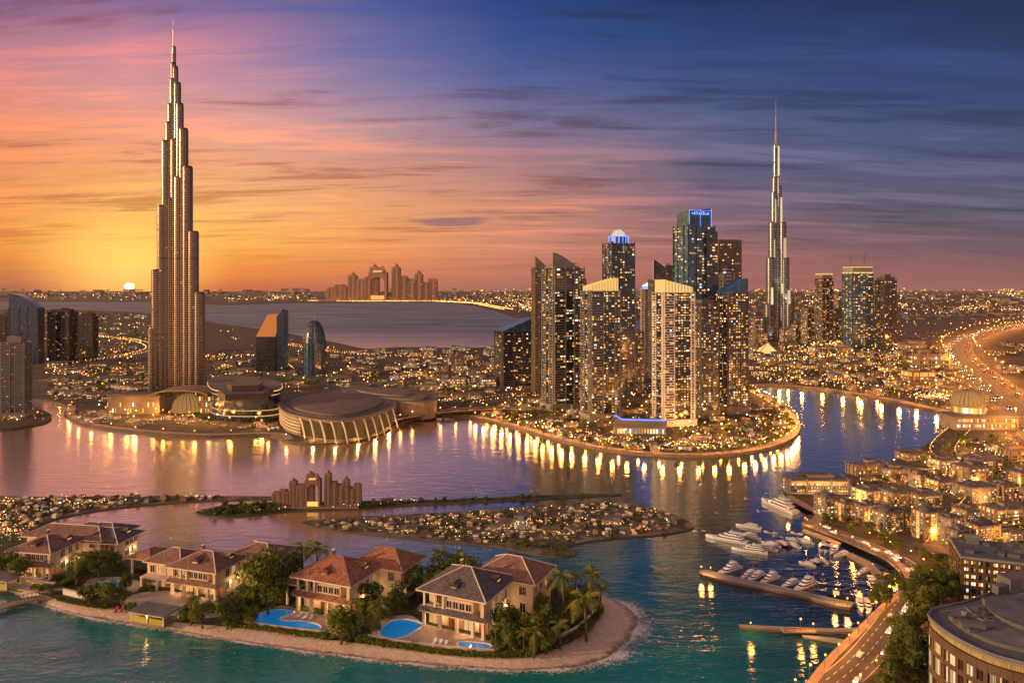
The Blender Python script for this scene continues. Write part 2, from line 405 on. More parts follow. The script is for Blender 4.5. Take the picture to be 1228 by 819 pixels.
M['dark_metal'] = solid('dark_metal', (0.06, 0.06, 0.065), 0.45, 0.7)
M['cream'] = solid('cream_stucco', (0.70, 0.54, 0.35), 0.85, var=0.12, scale=0.35, bump=0.12)
M['cream_l'] = solid('pale_trim', (0.72, 0.62, 0.50), 0.75, var=0.08, scale=0.5)
M['wood'] = solid('brown_timber', (0.17, 0.075, 0.035), 0.6, var=0.3, scale=1.5)
M['deck'] = solid('weathered_deck', (0.26, 0.21, 0.17), 0.8, var=0.3, scale=1.2, bump=0.2)
M['terracotta'] = tiles('terracotta_tiles', (0.28, 0.105, 0.055), (0.40, 0.18, 0.10))
M['slate'] = tiles('slate_tiles', (0.085, 0.075, 0.09), (0.16, 0.125, 0.125))
M['mauve'] = tiles('mauve_tiles', (0.19, 0.095, 0.075), (0.28, 0.16, 0.13))
M['trunk'] = solid('bark', (0.12, 0.08, 0.05), 0.9, scale=3.0, bump=0.4)
M['leaf'] = foliage('broad_leaves', (0.045, 0.085, 0.014), (0.22, 0.27, 0.045))
M['leaf_d'] = foliage('dark_leaves', (0.030, 0.06, 0.012), (0.13, 0.18, 0.034))
M['palm'] = foliage('palm_leaves', (0.06, 0.10, 0.018), (0.24, 0.27, 0.055))
M['gel'] = solid('white_gelcoat', (0.66, 0.71, 0.80), 0.25, var=0.04, scale=0.5)
M['gel_b'] = solid('navy_gelcoat', (0.03, 0.05, 0.10), 0.25, var=0.1, scale=0.5)
M['tint'] = solid('tinted_glass', (0.012, 0.016, 0.025), 0.08, var=0.1, scale=1.0, spec=0.9)
M['red'] = solid('red_fabric', (0.35, 0.04, 0.03), 0.8)
M['yellow'] = solid('yellow_canvas', (0.75, 0.42, 0.05), 0.7, var=0.1)
# ------------------------------------------------------------------ water and land
def water_material():
    m, t, p, out = mat_base('sea_water')
    pos = t.node('ShaderNodeTexCoord').outputs['Object']; s = t.node('ShaderNodeSeparateXYZ'); t.l.new(pos, s.inputs[0])
    n = t.noise(t.mapping(pos, scale=(0.6, 1.6, 1)), 0.02, 5, 0.6)
    wob = t.math('MULTIPLY', t.math('SUBTRACT', n, 0.5), 90.0)
    yy = t.math('ADD', s.outputs[1], wob); xx = t.math('ADD', s.outputs[0], wob)
    near = t.maprange(yy, 250.0, 150.0, 0, 1, True)                 # shallow lagoon round the villa island
    left = t.maprange(xx, 75.0, 20.0, 0, 1, True)
    shallow = t.math('MULTIPLY', near, left)
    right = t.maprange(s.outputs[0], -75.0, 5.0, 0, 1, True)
    deep = t.mix(right, (0.46, 0.23, 0.07, 1), (0.004, 0.012, 0.026, 1))  # left side: golden sunset glow painted into the water colour
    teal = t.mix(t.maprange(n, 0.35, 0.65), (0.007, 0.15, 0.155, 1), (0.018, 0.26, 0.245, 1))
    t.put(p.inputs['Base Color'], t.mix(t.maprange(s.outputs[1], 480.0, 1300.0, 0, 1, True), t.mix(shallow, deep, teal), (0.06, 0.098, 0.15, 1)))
    far = t.maprange(s.outputs[1], 480.0, 1300.0, 0, 1, True)
    p.inputs['Roughness'].default_value = 0.5; p.inputs['Specular IOR Level'].default_value = 0.0
    gl = t.node('ShaderNodeBsdfGlossy'); calm = t.math('MULTIPLY', t.maprange(xx, 50.0, -50.0, 0, 1, True), t.math('MULTIPLY', t.maprange(yy, 175.0, 225.0, 0, 1, True), t.maprange(yy, 420.0, 330.0, 0, 1, True)))
    t.put(gl.inputs['Roughness'], t.math('ADD', t.math('MULTIPLY', calm, 0.09), t.math('MULTIPLY_ADD', far, 0.34, 0.11))); gl.inputs['Color'].default_value = (0.95, 0.95, 0.95, 1)
    # ripples: short wind waves, longer swell, finer close to the camera
    v = t.mapping(pos, rot=(0, 0, radians(12)), scale=(0.55, 1.25, 1))
    h = t.math('ADD', t.math('MULTIPLY', t.noise(v, 0.75, 3, 0.55, 0.4), 0.55), t.math('ADD', t.math('MULTIPLY', t.noise(v, 0.22, 3, 0.5, 0.6), 1.5), t.math('MULTIPLY', t.noise(v, 2.6, 2, 0.5), 0.16)))
    b = t.node('ShaderNodeBump'); b.inputs['Distance'].default_value = 0.55
    patch = t.maprange(t.noise(t.mapping(pos, loc=(40, 0, 0), scale=(0.5, 1.5, 1)), 0.012, 4, 0.55, 0.8), 0.36, 0.62, 0.55, 1.35, True)
    t.put(b.inputs['Strength'], t.math('MULTIPLY', patch, t.maprange(s.outputs[1], 135.0, 225.0, 0.42, 0.13)))
    t.l.new(h, b.inputs['Height']); t.l.new(b.outputs[0], p.inputs['Normal']); t.l.new(b.outputs[0], gl.inputs['Normal'])
    lw = t.node('ShaderNodeLayerWeight'); lw.inputs['Blend'].default_value = 0.5; t.l.new(b.outputs[0], lw.inputs['Normal'])
    f = t.maprange(lw.outputs['Facing'], 0.57, 0.84, 0.10, 0.92)
    shim = t.maprange(t.noise(t.mapping(pos, scale=(0.5, 1.5, 1)), 0.008, 7, 0.7, 0.8), 0.3, 0.7, 0.2, 0.75)
    f = t.math('MULTIPLY', f, t.math('SUBTRACT', 1.0, t.math('MULTIPLY', far, t.math('SUBTRACT', 1.0, t.math('MULTIPLY', shim, 0.55)))))
    mx = t.node('ShaderNodeMixShader'); t.put(mx.inputs[0], f); t.l.new(p.outputs[0], mx.inputs[1]); t.l.new(gl.outputs[0], mx.inputs[2]); t.l.new(mx.outputs[0], out.inputs[0])
    return m
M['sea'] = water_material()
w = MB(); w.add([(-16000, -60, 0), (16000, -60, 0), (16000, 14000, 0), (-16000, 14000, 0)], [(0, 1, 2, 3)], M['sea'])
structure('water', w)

def land_material(name, a, b, c, cell, green):
    m, t, p, out = mat_base(name)
    co = t.node('ShaderNodeTexCoord').outputs['Object']
    vo = t.node('ShaderNodeTexVoronoi'); vo.inputs['Scale'].default_value = 1.0 / cell; vo.feature = 'F1'; vo.distance = 'CHEBYCHEV'
    t.l.new(t.mapping(co, rot=(0, 0, 0.4)), vo.inputs['Vector'])
    sp = t.node('ShaderNodeSeparateXYZ'); t.l.new(vo.outputs['Color'], sp.inputs[0])
    base = t.ramp(sp.outputs[0], [(0.0, a), (0.45, b), (0.8, c)], 'CONSTANT')
    n = t.noise(co, 1.4 / cell, 5, 0.65)
    base = t.mix(t.maprange(n, 0.48, 0.56), base, (*green, 1))
    n2 = t.noise(co, 8.0 / cell, 4, 0.6)
    base = t.mix(t.maprange(n2, 0.2, 0.8, 0.0, 0.5), base, t.mix(1.0, base, (0.5, 0.5, 0.5, 1), 'MULTIPLY'))
    t.put(p.inputs['Base Color'], base); p.inputs['Roughness'].default_value = 0.9
    return m
M['land'] = land_material('city_ground', (0.075, 0.05, 0.036), (0.11, 0.072, 0.05), (0.05, 0.042, 0.038), 16.0, (0.035, 0.04, 0.022))
M['land_far'] = land_material('far_city_ground', (0.06, 0.045, 0.04), (0.09, 0.065, 0.05), (0.05, 0.045, 0.045), 160.0, (0.03, 0.032, 0.025))
M['garden'] = land_material('garden_ground', (0.035, 0.055, 0.018), (0.05, 0.07, 0.02), (0.11, 0.085, 0.055), 5.0, (0.03, 0.05, 0.014))

M['island'] = land_material('island_ground', (0.20, 0.145, 0.10), (0.15, 0.115, 0.075), (0.24, 0.18, 0.13), 6.0, (0.05, 0.06, 0.025))
def land(name, px, z, mat, n=4, side=None, closed=True):
    P = [G(x, y, 0) for x, y in (cat([Vector((a, b)) for a, b in px], n, closed) if n > 1 else px)]
    mb = MB(); mb.prism([(q.x, q.y) for q in P], -1.5, z, side or M['quay'], topmat=mat)
    structure(name, mb)
    return [(q.x, q.y) for q in P]
def px_spline(px, n=6): return [tuple(v) for v in cat([Vector(p) for p in px], n, False)]

FRONT = px_spline([(-320, 470), (-100, 476), (40, 480), (72, 485), (80, 491), (77, 498), (88, 506), (112, 513), (170, 520), (240, 524.5), (325, 523), (342, 530),
                   (372, 533.5), (420, 532), (458, 522), (480, 509), (520, 500), (562, 501.5), (618, 514), (680, 532), (750, 544.5), (830, 549), (900, 544), (945, 531),
                   (960, 516), (952, 498), (926, 481), (903, 468)], 5)
RIGHT = px_spline([(901, 464), (930, 463.5), (985, 468), (1060, 480), (1105, 490), (1142, 497), (1150, 505), (1130, 521), (1106, 538), (1078, 553), (1020, 571), (985, 581)], 4) + \
        [(942, 591), (941, 598), (984, 617), (966, 622), (961, 631)] + \
        px_spline([(985, 641), (1012, 647), (1040, 660), (1068, 675), (1083, 694), (1080, 712), (1062, 724), (1040, 745), (1020, 765), (985, 800), (940, 860)], 4)
BACK = [(1700, 860), (1700, 420), (1500, 378)] + px_spline([(1100, 379), (900, 388), (760, 396), (660, 408), (620, 415), (560, 418), (480, 417), (440, 419), (400, 411), (330, 398),
                   (265, 389), (200, 378), (120, 373), (0, 371), (-320, 371)], 4)
MAINPX = FRONT + RIGHT + BACK
main_poly = land('ground', MAINPX, 0.9, M['land'], 1)
ZL = 0.9
far_px = px_spline([(-500, 361), (0, 362), (190, 362.5), (262, 366), (330, 364.2), (420, 363), (515, 362.5), (565, 367), (600, 375), (628, 383), (700, 386)], 3) + [(900, 380), (1500, 372), (1900, 361), (1500, 350), (-900, 350)]
far_poly = land('far_shore', far_px, 0.6, M['land_far'], 1)
hz = MB(); hz.add([(-15900, 9000, 0.3), (15900, 9000, 0.3), (15900, 14010, 0.3), (-15900, 14010, 0.3)], [(0, 1, 2, 3)], M['land_far'])
structure('terrain', hz)
islet_poly = land('islet_ground', [(-90, 516), (0, 516), (34, 512), (56, 507), (62, 500), (50, 493), (28, 488), (-90, 486)], 0.9, M['land'])
strip_poly = land('low_shore_ground', [(-260, 690), (-40, 672), (18, 662), (34, 642), (58, 626), (100, 616), (140, 610), (200, 604.5), (262, 601), (345, 598.5), (345, 596.6), (240, 595.5), (140, 596), (60, 597), (-260, 600)], 0.35, M['island'], 3)
hotel_poly = land('hotel_island_ground', [(234, 615.5), (262, 621), (300, 619.5), (345, 614.5), (420, 612), (490, 607), (560, 603.2), (640, 599), (735, 594.5), (735, 593), (640, 595.5), (560, 599), (500, 601), (430, 602), (325, 604), (270, 607)], 0.35, M['garden'], 3)
resid_poly = land('residential_island_ground', [(362, 629), (400, 637), (440, 641), (500, 647), (545, 652), (585, 655), (620, 661), (650, 667), (675, 668.5), (691, 664), (680, 656.5), (705, 650), (745, 645.5), (800, 641), (832, 633), (815, 621), (775, 608), (720, 602), (680, 605), (600, 611), (540, 615), (480, 618), (420, 621), (375, 625)], 0.35, M['island'], 3)

# villa island: a beach that slopes into the water round a planted plateau
SHORE = px_spline([(-140, 676), (-40, 694), (10, 708), (40, 722), (70, 731), (100, 740), (150, 748), (200, 756), (300, 772), (400, 786), (480, 795), (560, 801.5), (640, 804.5), (700, 800), (738, 787), (760, 768), (769, 748), (761, 731), (742, 720), (715, 712), (690, 706)], 5)
INNER = px_spline([(-140, 658), (-40, 676), (0, 690), (34, 706), (60, 716), (100, 724), (150, 731), (205, 744), (262, 750), (340, 758), (400, 767), (480, 777), (550, 786), (610, 787.5), (650, 783), (688, 767), (712, 749), (723, 733), (722, 722), (708, 714), (686, 706)], 5)
ZG = 1.1
sandm, t_, p_, o_ = mat_base('beach_sand')
co_ = t_.node('ShaderNodeTexCoord').outputs['Object']
sx_ = t_.node('ShaderNodeSeparateXYZ'); t_.l.new(co_, sx_.inputs[0])
wet_ = t_.maprange(t_.math('ADD', sx_.outputs[2], t_.math('MULTIPLY', t_.math('SUBTRACT', t_.noise(co_, 0.6, 3), 0.5), 0.3)), 0.08, 0.28, 0, 1, True)
dry_ = t_.ramp(t_.noise(co_, 0.9, 10, 0.8), [(0.36, (0.48, 0.36, 0.29)), (0.55, (0.66, 0.52, 0.43)), (0.75, (0.76, 0.63, 0.53))])
t_.put(p_.inputs['Base Color'], t_.mix(wet_, (0.20, 0.135, 0.10, 1), dry_)); t_.put(p_.inputs['Roughness'], t_.math('MULTIPLY_ADD', wet_, 0.6, 0.3))
b_ = t_.node('ShaderNodeBump'); b_.inputs['Strength'].default_value = 1.0; b_.inputs['Distance'].default_value = 0.35
t_.l.new(t_.noise(co_, 2.2, 6, 0.7), b_.inputs['Height']); t_.l.new(b_.outputs[0], p_.inputs['Normal'])
M['sand'] = sandm
def resample(P, n):
    P = [Vector((q[0], q[1])) for q in P]; L = [0]
    for a, b in zip(P, P[1:]): L.append(L[-1] + (b - a).length)
    out = []; k = 0
    for i in range(n):
        s = L[-1] * i / (n - 1)
        while k < len(L) - 2 and L[k + 1] < s: k += 1
        f = (s - L[k]) / max(1e-9, L[k + 1] - L[k]); out.append(P[k].lerp(P[k + 1], min(1, f)))
    return out
sh = resample([G(x, y, 0) for x, y in SHORE], 130); inn = resample([G(x, y, ZG) for x, y in INNER], 130)
RB = random.Random(3)
bm_ = MB(); rows = [(-0.35, -0.9), (0.0, -0.02), (0.18, 0.16), (0.45, 0.42), (0.75, 0.78), (1.0, ZG - 0.04), (1.12, ZG - 0.1)]
vs = []
wig = [0.5 * sin(i * 0.55) + 0.35 * sin(i * 1.3 + 1) + RB.uniform(-0.12, 0.12) for i in range(130)]
for k, (f, z) in enumerate(rows):
    for i, (a, b) in enumerate(zip(sh, inn)):
        q = a.lerp(b, f)
        d = (a - b).normalized() * (wig[i] * 0.5 * max(0, 1 - f))
        vs.append((q.x + d.x, q.y + d.y, z + (RB.uniform(-0.04, 0.04) if 0 < k < 5 else 0)))
bm_.add(vs, [(k * 130 + i, k * 130 + i + 1, (k + 1) * 130 + i + 1, (k + 1) * 130 + i) for k in range(len(rows) - 1) for i in range(129)], M['sand'])
structure('beach', bm_, True)
BACKV = [G(x, y, ZG) for x, y in [(690, 703), (640, 700), (560, 696), (480, 692), (400, 688), (330, 684), (260, 680), (180, 674), (146, 664), (90, 653), (40, 643), (-60, 630), (-160, 624)]]
gp = [(q.x, q.y) for q in inn] + [(q.x, q.y) for q in BACKV]
gm = MB(); gm.prism(gp, -1.5, ZG, M['quay'], topmat=M['garden']); structure('lawn', gm)
garden_poly = gp
# foam where the little waves run out on the sand
fm = bpy.data.materials.new('foam'); fm.use_nodes = True; t_ = NT(fm.node_tree); t_.n.clear()
o_ = t_.node('ShaderNodeOutputMaterial'); d_ = t_.node('ShaderNodeBsdfDiffuse'); d_.inputs[0].default_value = (0.75, 0.72, 0.70, 1)
tr_ = t_.node('ShaderNodeBsdfTransparent'); mx_ = t_.node('ShaderNodeMixShader'); co_ = t_.node('ShaderNodeTexCoord').outputs['Object']
at_ = t_.node('ShaderNodeAttribute'); at_.attribute_name = 'edge'
lace = t_.math('ADD', t_.noise(co_, 0.9, 6, 0.7, 1.5), t_.math('MULTIPLY', at_.outputs['Fac'], 0.35))
t_.put(mx_.inputs[0], t_.maprange(lace, 0.60, 0.78, 0, 0.85)); t_.l.new(tr_.outputs[0], mx_.inputs[1]); t_.l.new(d_.outputs[0], mx_.inputs[2]); t_.l.new(mx_.outputs[0], o_.inputs[0])
fo = MB(); vs = []; ed = []
for f, z, e in ((-0.42, 0.035, 0.0), (-0.22, 0.04, 0.35), (-0.05, 0.045, 0.75), (0.07, 0.075, 1.0), (0.13, 0.125, 0.3)):
    for i, (a, b) in enumerate(zip(sh, inn)):
        q = a.lerp(b, f); d = (a - b).normalized() * (wig[i] * 0.5 * max(0, 1 - f)); wide = 1.0
        if i > 92 and f < 0: q = q + (a - b).normalized() * (1.3 * -f * min(1, (i - 92) / 12))
        vs.append((q.x + d.x, q.y + d.y, z)); ed.append(e * (0.75 + 0.25 * sin(i * 0.9)))
fo.add(vs, [(k * 130 + i, k * 130 + i + 1, (k + 1) * 130 + i + 1, (k + 1) * 130 + i) for k in range(4) for i in range(129)], fm)
fob = fo.obj('foam', None, True); fob['kind'] = 'stuff'
at = fob.data.attributes.new('edge', 'FLOAT', 'POINT'); at.data.foreach_set('value', ed)

# ---- roads
def road(name, px, wid, z=ZL, mat='asphalt', lanes=0, dz=0.004, n=8, edge=False):
    pts = [G(x, y, z) for x, y in px_spline(px, n)]
    mb = MB(); mb.ribbon(pts, wid, M[mat], dz)
    structure(name, mb)
    if lanes or edge:
        mk = MB(); L = 0; on = True
        for a, b in zip(pts, pts[1:]):
            steps = max(1, int((b - a).length / 1.5))
            for k in range(steps):
                on = not on
                if not on: continue
                p0 = a.lerp(b, k / steps); p1 = a.lerp(b, (k + 1) / steps)
                for j in range(1, lanes):
                    mk.ribbon([p0, p1], 0.14, M['mark'], dz + 0.004, -wid / 2 + wid * j / lanes)
        if edge:
            for s in (-1, 1): mk.ribbon(pts, 0.14, M['mark'], dz + 0.005, s * (wid / 2 - 0.35))
        structure('road_marking', mk)
    return pts
BLVD = [(955, 868), (990, 830), (1030, 795), (1058, 762), (1080, 732), (1096, 708), (1096, 690), (1078, 672), (1048, 658), (1012, 643), (985, 632), (974, 627)]
blvd = road('boulevard_road', BLVD, 6.6, lanes=4, edge=True, n=10)
side = road('side_road', [(1094, 700), (1115, 692), (1150, 690), (1250, 688)], 3.0, dz=0.012)
HWY = [(1420, 372), (1300, 380), (1238, 388), (1192, 397), (1160, 408), (1148, 420), (1158, 436), (1182, 456), (1212, 480), (1262, 520), (1330, 575)]
hwy = road('highway_road', HWY, 30.0, lanes=8, edge=True, dz=0.02, n=12)
plz = road('quay_road', [(944, 594), (965, 606), (984, 617), (974, 627)], 3.2, mat='pave', dz=0.014)
rd = road('ring_road', [(250, 437), (300, 443), (350, 452), (420, 458), (500, 463), (560, 465), (640, 462), (700, 456), (800, 450)], 14.0, dz=0.018, lanes=4)
rd = road('ramp_road', [(330, 440), (375, 452), (398, 461), (412, 472), (400, 486)], 9.0, dz=0.03)
rd = road('avenue_road', [(60, 452), (120, 447), (190, 442), (260, 433), (300, 428), (330, 434), (346, 446)], 10.0, dz=0.024)
rd2 = road('valley_road', [(60, 440), (130, 432), (180, 420), (150, 408), (60, 402)], 8.0, dz=0.027)
rd3 = road('shore_road', [(330, 412), (420, 426), (520, 430), (620, 428), (700, 420), (820, 405), (900, 400)], 9.0, dz=0.034)
rd4 = road('park_road', [(560, 486), (620, 478), (680, 476), (760, 470), (850, 462), (900, 452)], 6.0, dz=0.038)
rd5 = road('old_town_road', [(905, 440), (960, 432), (1030, 430), (1090, 440), (1140, 462)], 8.0, dz=0.042)
rd6 = road('lakeside_road', [(905, 456), (985, 459), (1060, 470), (1130, 484)], 6.0, dz=0.046)
rd7 = road('hill_road', [(1085, 660), (1110, 630), (1140, 600), (1152, 570), (1130, 545), (1150, 520)], 3.0, dz=0.05)
# promenades along the water: a paved edge raised on a kerb
def inset(px, z, off, n=1):
    P = [G(x, y, z) for x, y in px]; out = []
    for k, p in enumerate(P):
        d = P[min(k + 1, len(P) - 1)] - P[max(k - 1, 0)]; d.z = 0; d.normalize()
        out.append(p + Vector((-d.y, d.x, 0)) * off)
    return out
def sub(px, x0, x1, y0=0, y1=9999): return [p for p in px if x0 <= p[0] <= x1 and y0 <= p[1] <= y1]
prom_m = MB(); mp = sub(FRONT, 555, 970, 466)
prom_m.ribbon(inset(mp, 0, 2.6), 4.6, M['pave'], ZL + 0.12); structure('promenade', prom_m)
kb = MB(); kb.ribbon(inset(mp, 0, 0.25), 0.5, M['conc'], ZL + 0.25); structure('promenade_kerb', kb)
ml = sub(FRONT, 78, 345, 488); pm2 = MB(); pm2.ribbon(inset(ml, 0, 2.4), 4.4, M['pave'], ZL + 0.12); structure('waterfront_path', pm2)
mr = sub(RIGHT, 900, 1150, 460, 506); pm3 = MB(); pm3.ribbon(inset(mr, 0, 3.5), 6.5, M['pave'], ZL + 0.12); structure('lakeside_path', pm3)
mh = RIGHT[-40:]; pm4 = MB(); pm4.ribbon(inset(mh[2:], 0, 0.9), 1.6, M['pave'], ZL + 0.10); structure('harbour_path', pm4)

# ---- the evening haze: one even volume round everything
HAZE = 1.8e-5
hm = bpy.data.materials.new('haze'); hm.use_nodes = True; t_ = NT(hm.node_tree); t_.n.clear()
o_ = t_.node('ShaderNodeOutputMaterial'); v_ = t_.node('ShaderNodeVolumePrincipled'); v_.inputs['Color'].default_value = (0.95, 0.80, 0.72, 1); v_.inputs['Density'].default_value = HAZE; v_.inputs['Anisotropy'].default_value = 0.2
t_.l.new(v_.outputs[0], o_.inputs['Volume'])
hb = MB(); hb.box(0, 6900, -3.0, 32400, 14400, 345, hm); ho = hb.obj('haze'); ho['kind'] = 'stuff'
# ------------------------------------------------------------------ towers
def unit_box(name, mat):
    mb = MB(); mb.box(0, 0, 0, 1, 1, 1, mat); return mb.mesh(name)
def window_set(root, cells, w, h, rnd, maxn=100, mat='window', t=0.10):
    """lit panes standing proud of the wall; cells = (x, y, z, rz). The largest hundred are parts of their own."""
    if not cells: return
    rnd.shuffle(cells)
    me = unit_box('window', M[mat])
    for (x, y, z, rz) in cells[:maxn]:
        a = rnd.choice((.6, .8, 1, 1, 1.25, 1.5)); put('window', me, root, (x, y, z), rz, (w * a, t, h * rnd.choice((.6, .8, 1, 1.15))))
    if len(cells) > maxn:
        mb = MB()
        for (x, y, z, rz) in cells[maxn:]: mb.box(x, y, z, w * rnd.choice((.6, .8, 1, 1, 1.25, 1.5)), t, h * rnd.choice((.6, .8, 1, 1.15)), M[mat], rz)
        o = mb.obj('window', root); o['kind'] = 'stuff'
def place(px0, px1, base, top, rot=0.0, ratio=0.8):
    """size and place of a block seen between two columns, standing on row base and reaching row top"""
    Y = YB(base); c, n = abs(cos(rot)), abs(sin(rot))
    for _ in range(3):
        vis = (px1 - px0) / F * Y
        wd = vis / (c + ratio * n); dp = wd * ratio
        Yc = YB(base) + (wd * n + dp * c) / 2
        Y = Yc - (wd * n + dp * c) * 0.25
    cx = ((px0 + px1) / 2 - CX) / F * Y
    Yc = YB(base) + (wd * n + dp * c) / 2
    return cx, Yc, wd, dp, ZT(top, YB(base) + 0.3 * dp) - ZL
def faces(wd, dp):
    return [(0, -dp / 2, wd, 0.0), (wd / 2, 0, dp, pi / 2), (-wd / 2, 0, dp, -pi / 2), (0, dp / 2, wd, pi)]
def on_face(f, u, out):
    """point at u (−.5….5) along a face and out metres in front of it"""
    fx, fy, L, rz = f
    ux, uy = cos(rz), sin(rz); nx, ny = sin(rz), -cos(rz)
    return fx + ux * u * L + nx * out, fy + uy * u * L + ny * out

def zigzag(mb, f, a, c, zs, lo, hi, bal, mat, inn=0.03, back=None):
    """one continuous stack of balcony fronts along part of a face"""
    prof = []
    for z in zs: prof += [(inn, z + lo), (bal, z + lo), (bal, z + hi), (inn, z + hi)]
    vs = []
    for u in (a, c):
        for o, z in prof:
            x, y = on_face(f, u, o); vs.append((x, y, z))
    n = len(prof)
    fs = [(i, n + i, n + i + 1, i + 1) for i in range(n - 1)]
    for k in range(len(zs)): fs += [(4 * k, 4 * k + 1, 4 * k + 2, 4 * k + 3), (n + 4 * k + 3, n + 4 * k + 2, n + 4 * k + 1, n + 4 * k)]
    mb.add(vs, fs, mat)
    if back is not None:
        g = mb.mi(back); o = len(mb.m) - len(fs)
        for i in range(3, n - 1, 4): mb.m[o + i] = g
def highrise(name, label, px0, px1, base, top, rot=0.0, ratio=0.8, nfl=50, style='balcony', glass='glass', trim='conc', bays=9, lit=0.34, body_frac=1.0,
             group=None, podium=True, win='window', maxn=100, seed=1, centre=(0.36, 0.64), faces_used=(0, 1, 2), catg='tower', wallmat=None, slabs=True, base_z=ZL):
    rnd = random.Random(seed * 91 + 5)
    cx, cy, wd, dp, H = place(px0, px1, base, top, rot, ratio)
    root = thing(name, label, catg, (cx, cy, base_z), rot, group)
    Hb = H * body_frac; fh = Hb / nfl
    b = MB(); b.box(0, 0, 0, wd, dp, Hb, M[glass] if not wallmat else M[wallmat]); b.obj('facade', root)
    F4 = faces(wd, dp); cells = []; z0 = fh * (3 if podium else 0.5)
    bal = max(0.25, wd * 0.035)
    for fi in faces_used:
        f = F4[fi]; L = f[2]; nb = max(3, int(round(bays * L / wd)))
        for e in (-0.5 + 0.02, centre[0] - 0.5, centre[1] - 0.5, 0.5 - 0.02):
            x, y = on_face(f, e, bal * 0.35); pr = MB(); pr.box(x, y, 0, max(0.35, L * 0.025), bal * 1.1, Hb + fh * 0.6, M[trim], f[3]); pr.obj('corner_fin', root)
        zs = [z0 + k * fh for k in range(nfl) if z0 + (k + 1) * fh <= Hb + 1e-6]
        if slabs and style == 'balcony':
            for (a, c) in ((-0.5, centre[0] - 0.5), (centre[1] - 0.5, 0.5)):
                sl = MB(); zigzag(sl, f, a, c, zs, -fh * 0.14, fh * 0.14, bal, M[trim], back=M[glass]); sl.obj('balcony_stack', root)
        elif slabs and style == 'ring':
            sl = MB(); zigzag(sl, f, -0.5, 0.5, zs, -fh * 0.1, fh * 0.2, bal * 0.6, M[trim], back=M[glass]); sl.obj('floor_ledge', root)
        for z in zs:
            run = rnd.random()
            for j in range(nb):
                u = (j + 0.5) / nb
                p = 1.3 * lit * (1.25 if centre[0] < u < centre[1] else 0.85) * (1.5 if run > 0.75 else 0.75)
                if rnd.random() < p:
                    x, y = on_face(f, u - 0.5, 0.06); cells.append((x, y, z + fh * 0.24, f[3]))
    window_set(root, cells, wd / bays * 0.60, fh * 0.5, rnd, maxn, win)
    if podium:
        pd = MB(); pd.box(0, 0, 0, wd * 1.12, dp * 1.12, fh * 2.6, M[trim]); pd.box(0, 0, fh * 2.6, wd * 1.15, dp * 1.15, fh * 0.3, M['conc_d']); pd.obj('podium', root)
    return root, wd, dp, Hb, H, fh

def wedge(mb, wd, dp, z0, zl, zr, mat, along='x', inset=0.0):
    a, b = wd / 2 - inset, dp / 2 - inset
    if along == 'x': zz = (zl, zr, zr, zl)
    else: zz = (zl, zl, zr, zr)
    P = [(-a, -b), (a, -b), (a, b), (-a, b)]
    mb.add([(x, y, z0) for x, y in P] + [(x, y, z) for (x, y), z in zip(P, zz)], [(4, 5, 6, 7), (0, 1, 5, 4), (1, 2, 6, 5), (2, 3, 7, 6), (3, 0, 4, 7)], mat)

